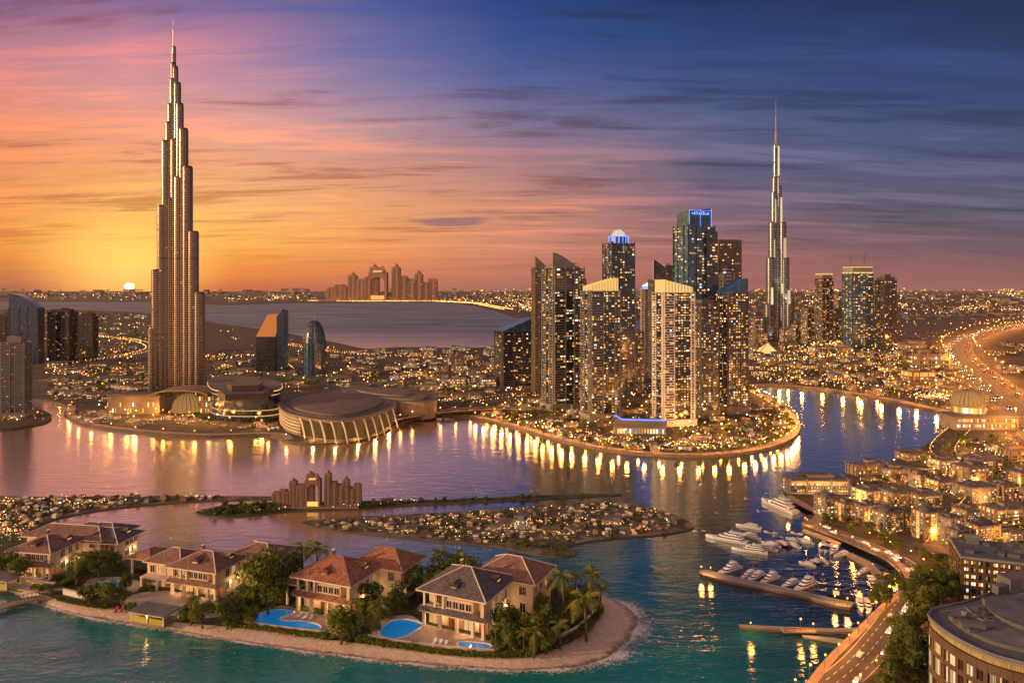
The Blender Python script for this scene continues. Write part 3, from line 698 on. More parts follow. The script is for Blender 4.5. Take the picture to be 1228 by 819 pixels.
# --- the two stepped super towers: bundles of round tubes that end one after another
M['bronze_band'] = banded('bronze_storeys', (0.24, 0.20, 0.17), (0.06, 0.05, 0.045), 1.5, 0.36, 0.75)
M['silver_band'] = banded('silver_storeys', (0.18, 0.20, 0.25), (0.03, 0.038, 0.055), 2.2, 0.3, 0.7)
def stepped_tower(label, cxp, base, cols, spire, mat, rib, Yshift=0.0, lights=(), winp=0.0, seed=2):
    Y = YB(base); k = Y / F
    root = thing('stepped_tower', label, 'skyscraper', ((cxp - CX) * k, Y, ZL), 0)
    for i, (a, c, top) in enumerate(cols):
        r = (c - a) / 2 * k; x = ((a + c) / 2 - cxp) * k; side = abs(x)
        y = -side * 0.28 + r * 0.2
        z = ZT(top, Y) - ZL
        mb = MB(); n = 20
        mb.cyl(x, y, 0, z, r, r, n, mat)
        mb.cyl(x, y, z, 0.008 * z + 0.4, r * 0.96, r * 0.9, n, M['dark_metal'])
        for j in range(n):                                        # polished fins run the full height
            an = 2 * pi * (j + 0.5) / n
            if sin(an) > 0.5: continue
            mb.box(x + r * cos(an), y + r * sin(an), 0, 0.09 * r / 3 + 0.12, 0.12 * r / 3 + 0.12, z * 1.004, rib, an)
        for zz in (0.18, 0.42, 0.66, 0.86):                       # plant-room storeys
            if z > ZT(cols[0][2], Y) * 0.5: mb.cyl(x, y, zz * (ZT(60, Y)) * 0.92, 1.1 * k / 0.6, r * 1.015, r * 1.015, n, M['dark_metal']) if zz * ZT(60, Y) * 0.92 < z - 3 else None
        mb.obj('tier', root)
    sp = MB(); prof = [(rad * k, ZT(py, Y) - ZL) for rad, py in spire]; sp.lathe(0, -0.5, prof, 8, M['steel']); sp.obj('spire', root)
    rnd = random.Random(seed); cells = []
    for (a, c, top) in cols:
        r = (c - a) / 2 * k; x = ((a + c) / 2 - cxp) * k; y = -abs(x) * 0.28 + r * 0.2; z = ZT(top, Y) - ZL
        m = int(z / 1.5)
        for j in range(m):
            for q in range(5):
                if rnd.random() < winp:
                    an = -pi / 2 + (q - 2) * 0.45; cells.append((x + (r + 0.05) * cos(an), y + (r + 0.05) * sin(an), j * 1.5 + 0.3, an + pi / 2))
    window_set(root, cells, 0.75, 0.8, rnd, 100, 'window_dim', 0.12)
    lm = MB()
    for (px, py, e, hgt) in lights:                               # floodlights on the setbacks
        P = Vector(((px - cxp) * k, -7.5 * k - 1.2, ZT(py, Y) - ZL))
        mb = MB(); mb.box(P.x, P.y + 0.6, P.z - 0.5, 1.2 * k / 0.6, 0.5, 0.5, M['led_warm']); mb.obj('floodlight', root)
        ld = bpy.data.lights.new('floodlight_lamp', 'SPOT'); ld.energy = e; ld.color = (1, 0.62, 0.25) if mat is M['bronze_band'] else (1, .82, .55); ld.spot_size = radians(70); ld.spot_blend = 0.8; ld.shadow_soft_size = 0.4
        lo = bpy.data.objects.new('floodlight_lamp', ld); COL.objects.link(lo); lo.parent = root; lo.location = P + Vector((0, -1.2, 0)); lo.rotation_euler = (radians(180 - 14), 0, 0)
    return root
COLS1 = [(180.5, 192, 395), (184, 196, 325), (190, 202, 249), (194.5, 206, 172), (198.5, 208.5, 150), (201, 210, 128), (203.3, 212, 98), (204.5, 211, 79),
         (237, 249, 352), (228.5, 240.5, 280), (221, 232.5, 203), (216, 226.5, 158), (212, 220.5, 128), (209, 217, 103), (207.5, 213.5, 84), (204, 217, 170), (199, 213, 240), (209, 224, 215), (206, 210.5, 60)]
stepped_tower('tallest bronze skyscraper of bundled round tubes stepping up to a needle, beside the low sun', 208.3, 472, COLS1,
              [(1.9, 66), (1.5, 58), (0.8, 56), (0.65, 36), (0.3, 34), (0.2, 23)], M['bronze_band'], solid('bronze_fin', (0.36, 0.30, 0.25), 0.3, 0.9),
              lights=[(197, 168, 9000, 1), (193, 246, 9000, 1), (187, 322, 6000, 1), (200, 126, 5000, 1)], winp=0.02)
COLS2 = [(915.5, 927, 365), (918.5, 929, 310), (921.5, 931, 268), (924.3, 932, 232), (926, 932.5, 214), (927.3, 932.6, 175),
         (940, 952, 365), (936, 945.5, 310), (934, 942.3, 268), (931, 937.2, 225), (929.6, 934.4, 190), (926, 937, 300), (927, 936, 250)]
stepped_tower('slender silver skyscraper with floodlit golden setbacks and a needle, behind the lake on the right', 930.3, 410, COLS2,
              [(2.3, 178), (1.6, 172), (1.4, 160), (0.9, 157), (0.7, 140), (0.35, 138), (0.2, 121)], M['silver_band'], solid('silver_fin', (0.26, 0.28, 0.33), 0.32, 0.85),
              lights=[(930, 212, 70000, 1), (933, 266, 70000, 1), (938, 308, 70000, 1), (931, 345, 30000, 1), (940, 362, 70000, 1), (922, 405, 30000, 1), (946, 405, 30000, 1)], winp=0.07, seed=5)

ssk = [o for o in SC.objects if o.name.startswith('stepped_tower')][-1]; kk = YB(410) / F; M['shaft'] = emit('lit_shaft', [(0, (1, .74, .40)), (1, (1, .82, .52))], .6, 1.1)
for (xa, ya, xb, yb) in ((929.6, 177, 931.4, 212), (929.2, 214, 930.6, 232), (932.6, 238, 935, 267), (926.5, 240, 927.6, 268), (936.5, 286, 940, 309.5), (925, 288, 926.5, 309), (934, 340, 936.5, 352), (941.5, 348, 945, 365), (921.5, 345, 924.5, 365)):
    m = MB(); xm = ((xa + xb) / 2 - 930.3) * kk; z0_, z1_ = ZT(yb, YB(410)) - ZL, ZT(ya, YB(410)) - ZL; m.box(xm, -9.2 * kk + abs(xm) * .1, z0_, (xb - xa) * kk, .6, z1_ - z0_, M['shaft'], 0, .8); m.obj('lit_shaft', ssk)
# --- left bank
def plain_crown(root, wd, dp, z, h, mat='conc_d', fr=0.7):
    m = MB(); m.box(0, 0, z, wd * fr, dp * fr, h, M[mat]); m.box(wd * 0.12, 0, z + h, wd * fr * 0.3, dp * 0.3, h * 0.5, M['dark_metal']); m.obj('roof_plant', root)
r, wd, dp, Hb, H, fh = highrise('office_tower', 'blue glass tower with a curved sloping top, behind the grey balcony tower at far left', 10, 45, 438, 370, 0.25, 0.6, 34, 'glass', 'glass_b', 'conc_d', 8, 0.03, slabs=False, podium=False, seed=3, win='window_dim')
mb = MB(); n = 12
for i in range(n):
    x0, x1 = -wd / 2 + wd * i / n, -wd / 2 + wd * (i + 1) / n
    g = lambda x: Hb + (ZT(352, YB(438)) - ZT(370, YB(438))) * (1 - ((x + wd / 2) / wd) ** 2)
    mb.add([(x0, -dp / 2, Hb), (x1, -dp / 2, Hb), (x1, dp / 2, Hb), (x0, dp / 2, Hb), (x0, -dp / 2, g(x0)), (x1, -dp / 2, g(x1)), (x1, dp / 2, g(x1)), (x0, dp / 2, g(x0))],
           [(0, 1, 5, 4), (4, 5, 6, 7), (2, 3, 7, 6), (3, 0, 4, 7), (1, 2, 6, 5)], M['glass_b'])
mb.obj('curved_crown', r)
r, wd, dp, Hb, H, fh = highrise('apartment_tower', 'dark brown apartment block cut by the picture edge, behind the curved blue tower', -14, 20, 428, 380, 0.2, 0.8, 26, 'ring', 'glass', 'brown', 8, 0.12, seed=4, podium=False, win='window_dim'); plain_crown(r, wd, dp, Hb, 3)
r, wd, dp, Hb, H, fh = highrise('apartment_tower', 'grey balcony tower standing on the small islet at far left', 2, 30, 503, 411, 0.15, 0.75, 44, 'balcony', 'glass', 'conc', 9, 0.05, seed=6, centre=(0.4, 0.6), win='window_dim'); plain_crown(r, wd, dp, Hb, 3.4, 'conc', 0.62)
r, wd, dp, Hb, H, fh = highrise('apartment_tower', 'square brown apartment tower left of its narrower twin, before the sunlit shore', 58, 85, 434, 374, 0.12, 0.8, 30, 'balcony', 'glass', 'brown', 9, 0.10, seed=7, podium=False, win='window_dim'); plain_crown(r, wd, dp, Hb, 2.4, 'brown', 0.8)
r, wd, dp, Hb, H, fh = highrise('apartment_tower', 'narrow brown apartment tower between the square tower and the tallest skyscraper', 94, 112.5, 434, 379, 0.12, 0.9, 28, 'balcony', 'glass', 'brown', 7, 0.06, seed=8, podium=False, win='window_dim'); plain_crown(r, wd, dp, Hb, 2.6, 'brown', 0.75)
# wedge with a sunlit slanting face
Y = YB(447); k = Y / F; root = thing('office_tower', 'dark tower with a slanted golden face and a tall fin at its edge', 'tower', ((321 - CX) * k, Y + 12, ZL), 0.0)
hz_ = lambda py: ZT(py, Y) - ZL
mb = MB(); x = lambda px: (px - 321) * k
W0, W1, zl, zt_ = x(305.5), x(329), hz_(404), hz_(378)
mb.box((W0 + W1) / 2, 1, 0, W1 - W0, 20, zl, M['glass']); xa = x(314)
mb.add([(W0, -9, zl), (W1, -9, zl), (W1, 11, zl), (W0, 11, zl), (xa, 3, zt_), (W1, 3, zt_), (W1, 11, zt_), (xa, 11, zt_)], [(1, 2, 6, 5), (2, 3, 7, 6), (3, 0, 4, 7), (4, 5, 6, 7)], M['glass'])
mb.obj('facade', root)
mb = MB(); mb.add([(W0, -9, zl), (W1, -9, zl), (W1, 3, zt_), (xa, 3, zt_)], [(0, 1, 2, 3)], solid('sunset_tinted_glass', (0.85, 0.42, 0.12), 0.38, 0.55, var=0.08)); mb.obj('slanted_face', root)  # sunset reflection on the glass put into its base colour
mb = MB(); mb.add([(x(329), -6, 0), (x(338), -4, 0), (x(338), 6, 0), (x(329), 8, 0), (x(329), -6, hz_(380)), (x(336), -4, hz_(371)), (x(338), 6, hz_(373)), (x(329), 8, hz_(380))],
             [(4, 5, 6, 7), (0, 1, 5, 4), (1, 2, 6, 5), (2, 3, 7, 6), (3, 0, 4, 7)], M['glass_b']); mb.obj('fin', root)
mb = MB()
zigzag(mb, (x(317.3), -9.0, (329 - 305.5) * k, 0.0), -.5, .5, [i * hz_(404) / 26 for i in range(26)], 0, .35, .25, M['dark_metal'], back=M['glass'])
mb.obj('floor_ledge', root)
# bullet tower
Y = YB(452); k = Y / F; root = thing('office_tower', 'dark bullet shaped tower with a pointed curved cap', 'tower', ((373 - CX) * k, Y + 10, ZL))
mb = MB(); hz_ = lambda py: ZT(py, Y) - ZL
pr = [(13.2, 452), (13.2, 412), (12.6, 406), (11, 399), (9, 393), (6.2, 388), (3.2, 385.5), (0.3, 384.5)]
mb.lathe(0, 0, [(a * k, hz_(b)) for a, b in pr], 20, M['glass_b']); mb.obj('facade', root)
mb = MB()
for i in range(20):
    an = 2 * pi * i / 20
    mb.tube([(a * k * 1.01 * cos(an), a * k * 1.01 * sin(an), hz_(b)) for a, b in pr[:-1]], 0.22, 4, M['dark_metal'])
mb.cyl(0, 0, hz_(406), 0.6, 12.9 * k, 12.8 * k, 20, M['conc']); mb.obj('rib', root)
mb = MB(); mb.tube([(0, 0, hz_(385)), (0, 0, hz_(380))], 0.18, 5, M['steel']); mb.obj('mast', root)

# --- marina cluster
def mast(root, x, y, z0, z1, r=0.15): m = MB(); m.tube([(x, y, z0), (x, y, z1)], r, 5, M['steel'], r * 0.4); m.obj('mast', root)
r, wd, dp, Hb, H, fh = highrise('office_block', 'low dark office block with a shallow curved roof, left of the marina towers', 593, 640, 466, 398, 0.35, 0.7, 24, 'ring', 'glass', 'conc_d', 12, 0.16, seed=10, podium=False)
mb = MB(); wedge(mb, wd * 1.01, dp * 1.01, Hb, Hb + 0.5, Hb + (398 - 381) * YB(466) / F, M['glass_b']); mb.obj('sloping_roof', r)
r, wd, dp, Hb, H, fh = highrise('apartment_tower', 'slim pale tower with a pointed edge, tucked behind the sail topped tower', 638, 659, 474, 322, 0.2, 0.9, 52, 'balcony', 'glass_g', 'stone', 5, 0.12, seed=11, podium=False, centre=(0.3, 0.7), win='window_dim')
mb = MB(); wedge(mb, wd * 0.8, dp * 0.5, Hb, Hb + 8, Hb + 1, M['stone']); mb.obj('pointed_crown', r); mast(r, -wd * 0.3, 0, Hb, Hb + 14)
r, wd, dp, Hb, H, fh = highrise('apartment_tower', 'tall balcony tower crowned by a leaning sail, at the left of the marina', 651, 701, 496, 322, 0.42, 0.75, 56, 'balcony', 'glass', 'conc', 10, 0.26, seed=12, centre=(0.38, 0.66))
Yk = YB(496) / F; zt = lambda py: ZT(py, YB(496) + 5) - ZL
mb = MB(); n = 10; va = []
for i in range(n + 1):
    s = i / n; xx = -wd * 0.46 + wd * 0.86 * s; zz = Hb + (zt(303) - Hb) * (1 - s ** 1.5)
    va += [(xx, -dp * 0.32, Hb), (xx, -dp * 0.32, zz), (xx, -dp * 0.26, zz), (xx, -dp * 0.26, Hb)]
mb.add(va, [(4 * i + a, 4 * i + 4 + a, 4 * i + 4 + (a + 1) % 4, 4 * i + (a + 1) % 4) for i in range(n) for a in range(4)] + [(0, 1, 2, 3)], M['conc'])
mb.obj('sail_crown', r)
mb = MB(); mb.box(wd * 0.04, dp * 0.05, Hb, wd * 0.7, dp * 0.5, (zt(314) - Hb) * 0.75, M['window']); mb.obj('lit_penthouse', r)
mb = MB(); mb.box(0, dp * 0.1, Hb, wd * 0.9, dp * 0.7, (zt(314) - Hb) * 0.3, M['conc']); mb.box(wd * 0.2, dp * 0.1, Hb, wd * 0.4, dp * 0.5, (zt(314) - Hb) * 0.9, M['conc_d']); mb.obj('roof_plant', r)
mb = MB(); mb.box(wd * 0.56, dp * 0.1, 0, wd * 0.24, dp * 0.7, Hb * 0.93, M['glass']); mb.obj('side_wing', r)
mb = MB()
ww, dd = wd * 0.24, dp * 0.7
for f in faces(ww, dd)[:2]: zigzag(mb, (f[0] + wd * 0.56, f[1] + dp * 0.1, f[2], f[3]), -.5, .5, [3 * fh + i * fh for i in range(48)], 0, fh * .28, wd * .03, M['conc'], back=M['glass'])
mb.obj('balcony_stack', r)
def gold_crown(r, wd, dp, Hb, hl, hr, flip=False):
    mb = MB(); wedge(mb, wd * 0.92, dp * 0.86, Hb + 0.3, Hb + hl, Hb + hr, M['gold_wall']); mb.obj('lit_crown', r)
    m2 = MB()
    for i in range(9):
        u = (i + 0.5) / 9 - 0.5; zz = hl + (hr - hl) * (u + 0.5)
        m2.box(u * wd * 0.92, -dp * 0.43 - 0.06, Hb, 0.22, 0.22, zz + 0.3, M['conc']); m2.box(wd * 0.46 + 0.06, u * dp * 0.86, Hb, 0.22, 0.22, hr + 0.3, M['conc'])
    m2.box(0, 0, Hb, wd * 1.04, dp * 1.04, 0.5, M['conc']); m2.obj('crown_frame', r)
r, wd, dp, Hb, H, fh = highrise('apartment_tower', 'balcony tower with a slanted floodlit golden crown, right of the sail topped tower', 698.5, 744, 508, 350, 0.3, 0.8, 50, 'balcony', 'glass', 'conc', 10, 0.26, seed=13, centre=(0.42, 0.80))
gold_crown(r, wd, dp, Hb, 3.0, 7.2)
r, wd, dp, Hb, H, fh = highrise('domed_tower', 'tall tower under a glowing white dome ringed by blue light', 725, 761, 476, 292, 0.3, 0.95, 60, 'ring', 'glass', 'glass_b', 9, 0.22, seed=14, centre=(0.33, 0.67))
mb = MB(); cz = Hb; mb.lathe(0, 0, [(wd * 0.40, cz), (wd * 0.40, cz + 4.2), (wd * 0.41, cz + 4.2), (wd * 0.41, cz + 4.6), (wd * 0.3, cz + 4.8)], 16, M['glass_b']); mb.obj('drum', r)
mb = MB()
for i in range(16):
    an = 2 * pi * i / 16; mb.tube([(wd * 0.405 * cos(an), wd * 0.405 * sin(an), cz + 0.2), (wd * 0.405 * cos(an), wd * 0.405 * sin(an), cz + 4.3)], 0.28, 4, M['led_blue'])
mb.lathe(0, 0, [(wd * 0.43, cz + 4.3), (wd * 0.43, cz + 4.8)], 16, M['led_blue']); mb.obj('blue_light', r)
mb = MB(); mb.lathe(0, 0, [(wd * 0.31 * cos(a), cz + 4.8 + wd * 0.30 * sin(a)) for a in [i * pi / 2 / 7 for i in range(8)]], 16, emit('dome_glow', [(0, (1.0, 0.84, 0.66)), (1, (1.0, 0.84, 0.66))], 0.8, 0.9)); mb.obj('dome', r)
mb = MB()
for i in range(12):
    an = 2 * pi * i / 12; mb.tube([(wd * 0.315 * cos(a) * cos(an), wd * 0.315 * cos(a) * sin(an), cz + 4.8 + wd * 0.305 * sin(a)) for a in [j * pi / 2 / 7 for j in range(8)]], 0.14, 4, M['conc'])
mb.obj('dome_rib', r); mast(r, wd * 0.32, 0, cz + 4, cz + 13); mast(r, -wd * 0.42, 0, cz, cz + 8)
r, wd, dp, Hb, H, fh = highrise('apartment_tower', 'slender pale tower with a small blue lit top, behind the marina', 770, 785.5, 452, 347, 0.2, 0.9, 44, 'balcony', 'glass_g', 'white', 5, 0.10, seed=15, podium=False, win='window_dim', centre=(0.35, 0.65))
mb = MB(); wedge(mb, wd * 0.8, dp * 0.8, Hb, Hb + 3, Hb + 6.5, M['led_white']); mb.obj('lit_top', r)
mb = MB(); mb.box(0, 0, Hb, wd * 0.84, dp * 0.84, 2.8, M['led_blue']); mb.obj('blue_band', r)
r, wd, dp, Hb, H, fh = highrise('apartment_tower', 'dark tower topped by an open triangular glass frame, behind the golden crowned pair', 779, 799, 456, 336, 0.25, 0.9, 40, 'ring', 'glass_g', 'conc_d', 5, 0.10, seed=16, podium=False, win='window_dim')
mb = MB(); zt = ZT(311, YB(456)) - ZL; A = [(-wd / 2, -dp / 2, Hb), (wd / 2, -dp / 2, Hb), (wd / 2, -dp / 2, Hb + (zt - Hb) * 0.55), (-wd / 2, -dp / 2, zt)]
for i in range(4): mb.tube([A[i], A[(i + 1) % 4]], 0.3, 4, M['steel'])
mb.tube([A[0], A[2]], 0.2, 4, M['steel']); mb.tube([A[1], A[3]], 0.2, 4, M['steel']); mb.obj('open_frame', r)
mb = MB(); mb.add([(x, y + 0.4, z) for x, y, z in A], [(0, 1, 2, 3)], M['glass_g']); mb.obj('glass_screen', r)
r, wd, dp, Hb, H, fh = highrise('apartment_tower', 'pale striped balcony tower with a slanted floodlit golden crown, front of the marina', 786.5, 833, 514, 352, 0.25, 0.75, 52, 'balcony', 'glass', 'white', 11, 0.40, seed=17, centre=(0.34, 0.88))
gold_crown(r, wd, dp, Hb, 7.0, 3.2)
r, wd, dp, Hb, H, fh = highrise('glass_tower', 'tallest marina tower of blue glass with a slanted blue lit screen on top', 811.5, 858, 498, 272, 0.38, 0.85, 66, 'glass', 'glass_b', 'glass_b', 10, 0.22, seed=18, centre=(0.3, 0.7), slabs=False)
mb = MB(); wedge(mb, wd * 0.86, dp * 0.8, Hb, Hb + 8.6, Hb + 10.4, M['glass_b']); mb.obj('upper_block', r)
mb = MB(); zt = ZT(248, YB(498)) - ZL
for i in range(7):
    u = i / 6 - 0.5; mb.box(u * wd * 0.84, -dp * 0.40 - 0.15, Hb, 0.2, 0.2, (zt - Hb) * (0.86 + 0.1 * (u + 0.5)), M['led_blue'] if i % 3 == 0 else M['glass_b'])
for j in range(4): mb.box(0, -dp * 0.40 - 0.15, Hb + 2 + j * 2.3, wd * 0.84, 0.18, 0.16, M['led_blue'] if j == 3 else M['dark_metal'])
for i in range(8): mb.box(-wd * 0.3 + i * wd * 0.085, -dp * 0.40 - 0.25, Hb + 6.6, wd * 0.045, 0.2, 1.1 + 0.4 * (i % 3), M['led_blue'])
mb.obj('blue_screen', r); mast(r, wd * 0.4, 0, Hb, Hb + 14); mast(r, -wd * 0.3, 0, Hb, Hb + 13)
mb = MB(); mb.box(wd * 0.33, -dp * 0.3, 0, wd * 0.42, dp * 0.62, Hb * 0.975, M['glass']); mb.obj('dark_bay', r)
mb = MB()
for f in faces(wd * .42, dp * .62)[:2]: zigzag(mb, (f[0] + wd * 0.33, f[1] - dp * 0.3, f[2], f[3]), -.5, .5, [2 * fh + i * fh for i in range(62)], 0, fh * .18, wd * .02, M['glass_b'], back=M['glass'])
mb.obj('floor_ledge', r)
rnd = random.Random(5); cells = []
for i in range(60):
    for j in range(4):
        if rnd.random() < 0.22: cells.append((wd * 0.33 + (j - 1.5) * wd * 0.1, -dp * 0.61 - 0.14, 3 * fh + i * fh + fh * 0.3, 0))
window_set(r, cells, wd * 0.07, fh * 0.5, rnd, 0)
r, wd, dp, Hb, H, fh = highrise('apartment_tower', 'lower dark shaft standing before the tallest blue glass marina tower', 833, 862, 504, 364, 0.3, 0.8, 44, 'ring', 'glass', 'conc_d', 7, 0.30, seed=19, podium=True)
plain_crown(r, wd, dp, Hb, 2.0)
r, wd, dp, Hb, H, fh = highrise('office_tower', 'brown flat topped tower at the back right of the marina cluster', 858, 888, 470, 290, 0.15, 0.8, 48, 'ring', 'glass', 'brown', 9, 0.20, seed=20, podium=False)
mb = MB(); mb.box(0, 0, Hb, wd * 1.02, dp * 1.02, 1.2, M['brown']); mb.obj('parapet', r)
r, wd, dp, Hb, H, fh = highrise('round_tower', 'smooth grey rounded tower between the brown tower and the blue glass tower', 866, 880, 478, 330, 0.0, 1.0, 46, 'glass', 'glass_g', 'conc', 4, 0.03, seed=21, podium=False, slabs=False, win='window_dim')
mb = MB(); mb.lathe(0, 0, [(wd * 0.56, 0), (wd * 0.56, Hb * 0.97), (wd * 0.5, Hb * 1.03), (wd * 0.3, Hb * 1.07), (0.05, Hb * 1.085)], 18, M['silver_band']); mb.obj('rounded_shell', r)
r, wd, dp, Hb, H, fh = highrise('apartment_tower', 'dark tower with a slanted blue glass top at the right end of the marina', 862, 898, 500, 352, 0.38, 0.8, 46, 'ring', 'glass', 'conc_d', 8, 0.36, seed=22)
mb = MB(); wedge(mb, wd, dp, Hb, Hb + 0.6, Hb + (352 - 334) * YB(500) / F, M['glass_b']); mb.obj('slanted_top', r)
r, wd, dp, Hb, H, fh = highrise('apartment_tower', 'shorter warm lit block behind the golden crowned tower, low between the marina towers', 757, 772, 474, 398, 0.2, 0.9, 28, 'ring', 'glass_g', 'stone', 5, 0.3, seed=23, podium=False)
r, wd, dp, Hb, H, fh = highrise('apartment_tower', 'brown stub tower just left of the blue glass tower top', 800, 814, 470, 318, 0.2, 0.9, 44, 'ring', 'glass', 'brown', 5, 0.15, seed=24, podium=False)

# --- right bank towers
r, wd, dp, Hb, H, fh = highrise('apartment_tower', 'tan tower with a small flat lit cap, left of the twin spired tower', 981, 999, 416, 334, 0.2, 0.9, 40, 'balcony', 'glass', 'stone', 7, 0.30, seed=30, podium=False)
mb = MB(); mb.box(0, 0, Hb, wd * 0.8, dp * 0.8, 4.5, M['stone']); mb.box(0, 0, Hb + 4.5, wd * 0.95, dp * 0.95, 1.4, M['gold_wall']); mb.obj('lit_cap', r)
r, wd, dp, Hb, H, fh = highrise('spired_tower', 'green glass tower carrying two tall spires and a golden top band', 1016.5, 1046, 419, 328, 0.15, 0.8, 44, 'ring', 'glass_g', 'glass_b', 8, 0.34, seed=31, podium=False)
mb = MB(); mb.box(0, 0, Hb, wd * 0.94, dp * 0.94, 7, M['conc']); mb.obj('top_storey', r)
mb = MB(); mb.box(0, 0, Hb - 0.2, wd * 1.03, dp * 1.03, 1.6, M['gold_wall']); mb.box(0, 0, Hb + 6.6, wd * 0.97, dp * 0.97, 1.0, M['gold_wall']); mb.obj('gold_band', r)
for s in (-1, 1):
    mb = MB(); k = YB(419) / F; z1 = ZT(297, YB(419)) - ZL
    for a, b in ((-1.4, -1.4), (1.4, -1.4), (1.4, 1.4), (-1.4, 1.4)): mb.tube([(s * wd * 0.33 + a, b, Hb + 6), (s * wd * 0.33 + a * 0.3, b * 0.3, Hb + 6 + (z1 - Hb) * 0.6)], 0.35, 4, M['steel'])
    mb.tube([(s * wd * 0.33, 0, Hb + 6 + (z1 - Hb) * 0.4), (s * wd * 0.33, 0, z1)], 0.45, 5, M['steel'], 0.15)
    for j in range(4): mb.box(s * wd * 0.33, 0, Hb + 9 + j * 3.6, 3.0 - j * 0.5, 3.0 - j * 0.5, 0.4, M['steel'])
    mb.obj('spire', r)
for s in (-0.1, 0.1): mast(r, s * wd, 0, Hb + 7, Hb + 15, 0.2)
r, wd, dp, Hb, H, fh = highrise('apartment_tower', 'mauve brown tower with a stepped dark top, right of the twin spired tower', 1054, 1075, 420, 336, 0.25, 0.9, 38, 'balcony', 'glass', 'brown', 7, 0.16, seed=32, podium=False)
mb = MB(); mb.box(0, 0, Hb, wd * 0.86, dp * 0.86, 3.4, M['brown']); mb.box(0, 0, Hb + 3.4, wd * 0.5, dp * 0.5, 3.2, M['conc_d']); mb.obj('stepped_top', r)
BK = [(964, 981, 414, 372, 'squat tan tower just left of the tan capped tower'), (998, 1017, 415, 372, 'row of low brown flats filling between the capped and the spired tower'), (1044, 1055, 418, 384, 'narrow low block wedged right of the spired tower'),
      (951, 964, 412, 388, 'small warm lit block right of the slender silver skyscraper'), (903, 916, 411, 381, 'dim brown block at the left foot of the slender silver skyscraper'), (898, 920, 420, 400, 'low glowing golden hall left of the slender silver skyscraper'),
      (1003, 1012, 413, 352, 'thin brown shaft behind the tan capped tower'), (937, 949, 416, 394, 'small lit tower base annex of the slender silver skyscraper')]
for i, (a, b, bs, tp, lb) in enumerate(BK):
    r, wd, dp, Hb, H, fh = highrise('apartment_block', lb, a, b, bs, tp, 0.2, 0.9, max(6, int((bs - tp) / 2.2)), 'ring', 'glass_g', 'stone', max(4, int((b - a) / 2.4)), 0.36, seed=40 + i, podium=False, maxn=40, catg='building')
    plain_crown(r, wd, dp, Hb, 1.6, 'stone', 0.6)
# ------------------------------------------------------------------ trees (prototypes)
def leaf_cloud(mb, lobes, n, size, rnd, mat):
    for _ in range(n):
        lx, ly, lz, lr = rnd.choice(lobes)
        d = Vector((rnd.gauss(0, 1), rnd.gauss(0, 1), rnd.gauss(0, 1))).normalized()
        rr = lr * (0.55 + 0.45 * rnd.random() ** 0.5) * (1 + 0.18 * sin(5 * d.x + 3 * d.z + lx))
        p = Vector((lx, ly, lz)) + Vector((d.x * rr, d.y * rr, d.z * rr * 0.8))
        s = size * rnd.uniform(0.6, 1.4); a = Vector((rnd.gauss(0, 1), rnd.gauss(0, 1), rnd.gauss(0, .6))).normalized()
        nn = (d + Vector((rnd.gauss(0, .5), rnd.gauss(0, .5), rnd.gauss(0, .5) + .3))).normalized(); u = nn.cross(a)
        if u.length < 1e-3: continue
        u.normalize(); v = nn.cross(u)
        mb.add([p - u * s * .5, p + v * s * .35, p + u * s * .8, p - v * s * .35], [(0, 1, 2, 3)], mat)
def tree_parts(seed, h=5.0, n=1500, size=0.3, mat='leaf', spread=1.0):
    rnd = random.Random(seed); lobes = []
    tr = MB(); tr.tube([(0, 0, 0), (0.06 * h * rnd.uniform(-1, 1), 0.04 * h, 0.25 * h), (0.03 * h, 0, 0.5 * h)], 0.045 * h, 7, M['trunk'], 0.025 * h)
    for i in range(9):
        a = i * 2.4 + rnd.random(); r = h * 0.27 * spread * (0.3 + 0.7 * rnd.random()); z = h * rnd.uniform(0.42, 0.86)
        if i < 6: tr.tube([(0.02 * h, 0, 0.36 * h), (r * .6 * cos(a), r * .6 * sin(a), z - 0.12 * h), (r * cos(a), r * sin(a), z)], 0.018 * h, 5, M['trunk'], 0.006 * h)
        lobes.append((r * cos(a), r * sin(a), z, h * rnd.uniform(0.13, 0.22) * spread))
    cr = MB(); leaf_cloud(cr, lobes, n, size, rnd, M[mat])
    return tr.mesh('trunk', True), cr.mesh('crown')
def palm_parts(seed, h=6.0, fr=17, fl=2.0, leaflets=15):
    rnd = random.Random(seed); tr = MB(); bx, by = rnd.uniform(-.3, .3), rnd.uniform(-.3, .3)
    tr.tube([(0, 0, 0), (bx * .3, by * .3, h * .4), (bx, by, h)], 0.17, 7, M['trunk'], 0.11)
    tr.ball((bx, by, h), 0.24, M['trunk'], 7, 4)
    cr = MB()
    for i in range(fr):
        a = i * 2.399 + rnd.uniform(-.2, .2); up = rnd.uniform(-0.35, 1.15); L = fl * rnd.uniform(.85, 1.15); P = []
        for k in range(leaflets + 1):
            s = k / leaflets; r = L * s * cos(up * .6) * (1 - .12 * s); z = L * (sin(up) * s * 0.8 - 0.62 * s * s * (1.1 - .3 * up)); P.append(Vector((bx + cos(a) * r, by + sin(a) * r, h + .1 + z)))
        sv = Vector((-sin(a), cos(a), 0)); wv = []
        for k in range(leaflets):
            s = (k + .5) / leaflets; ll = L * 0.34 * sin(pi * min(1, s * .85 + .13)) ; d = (P[k + 1] - P[k]).normalized(); q = P[k].lerp(P[k + 1], .5); wd = L / leaflets * .95
            for sg in (-1, 1):
                e = q + sv * sg * ll * .8 + d * ll * .55 - Vector((0, 0, ll * .38))
                cr.add([q - d * wd * .5, q + d * wd * .5, e], [(0, 1, 2)], M['palm'])
    return tr.mesh('trunk', True), cr.mesh('crown')
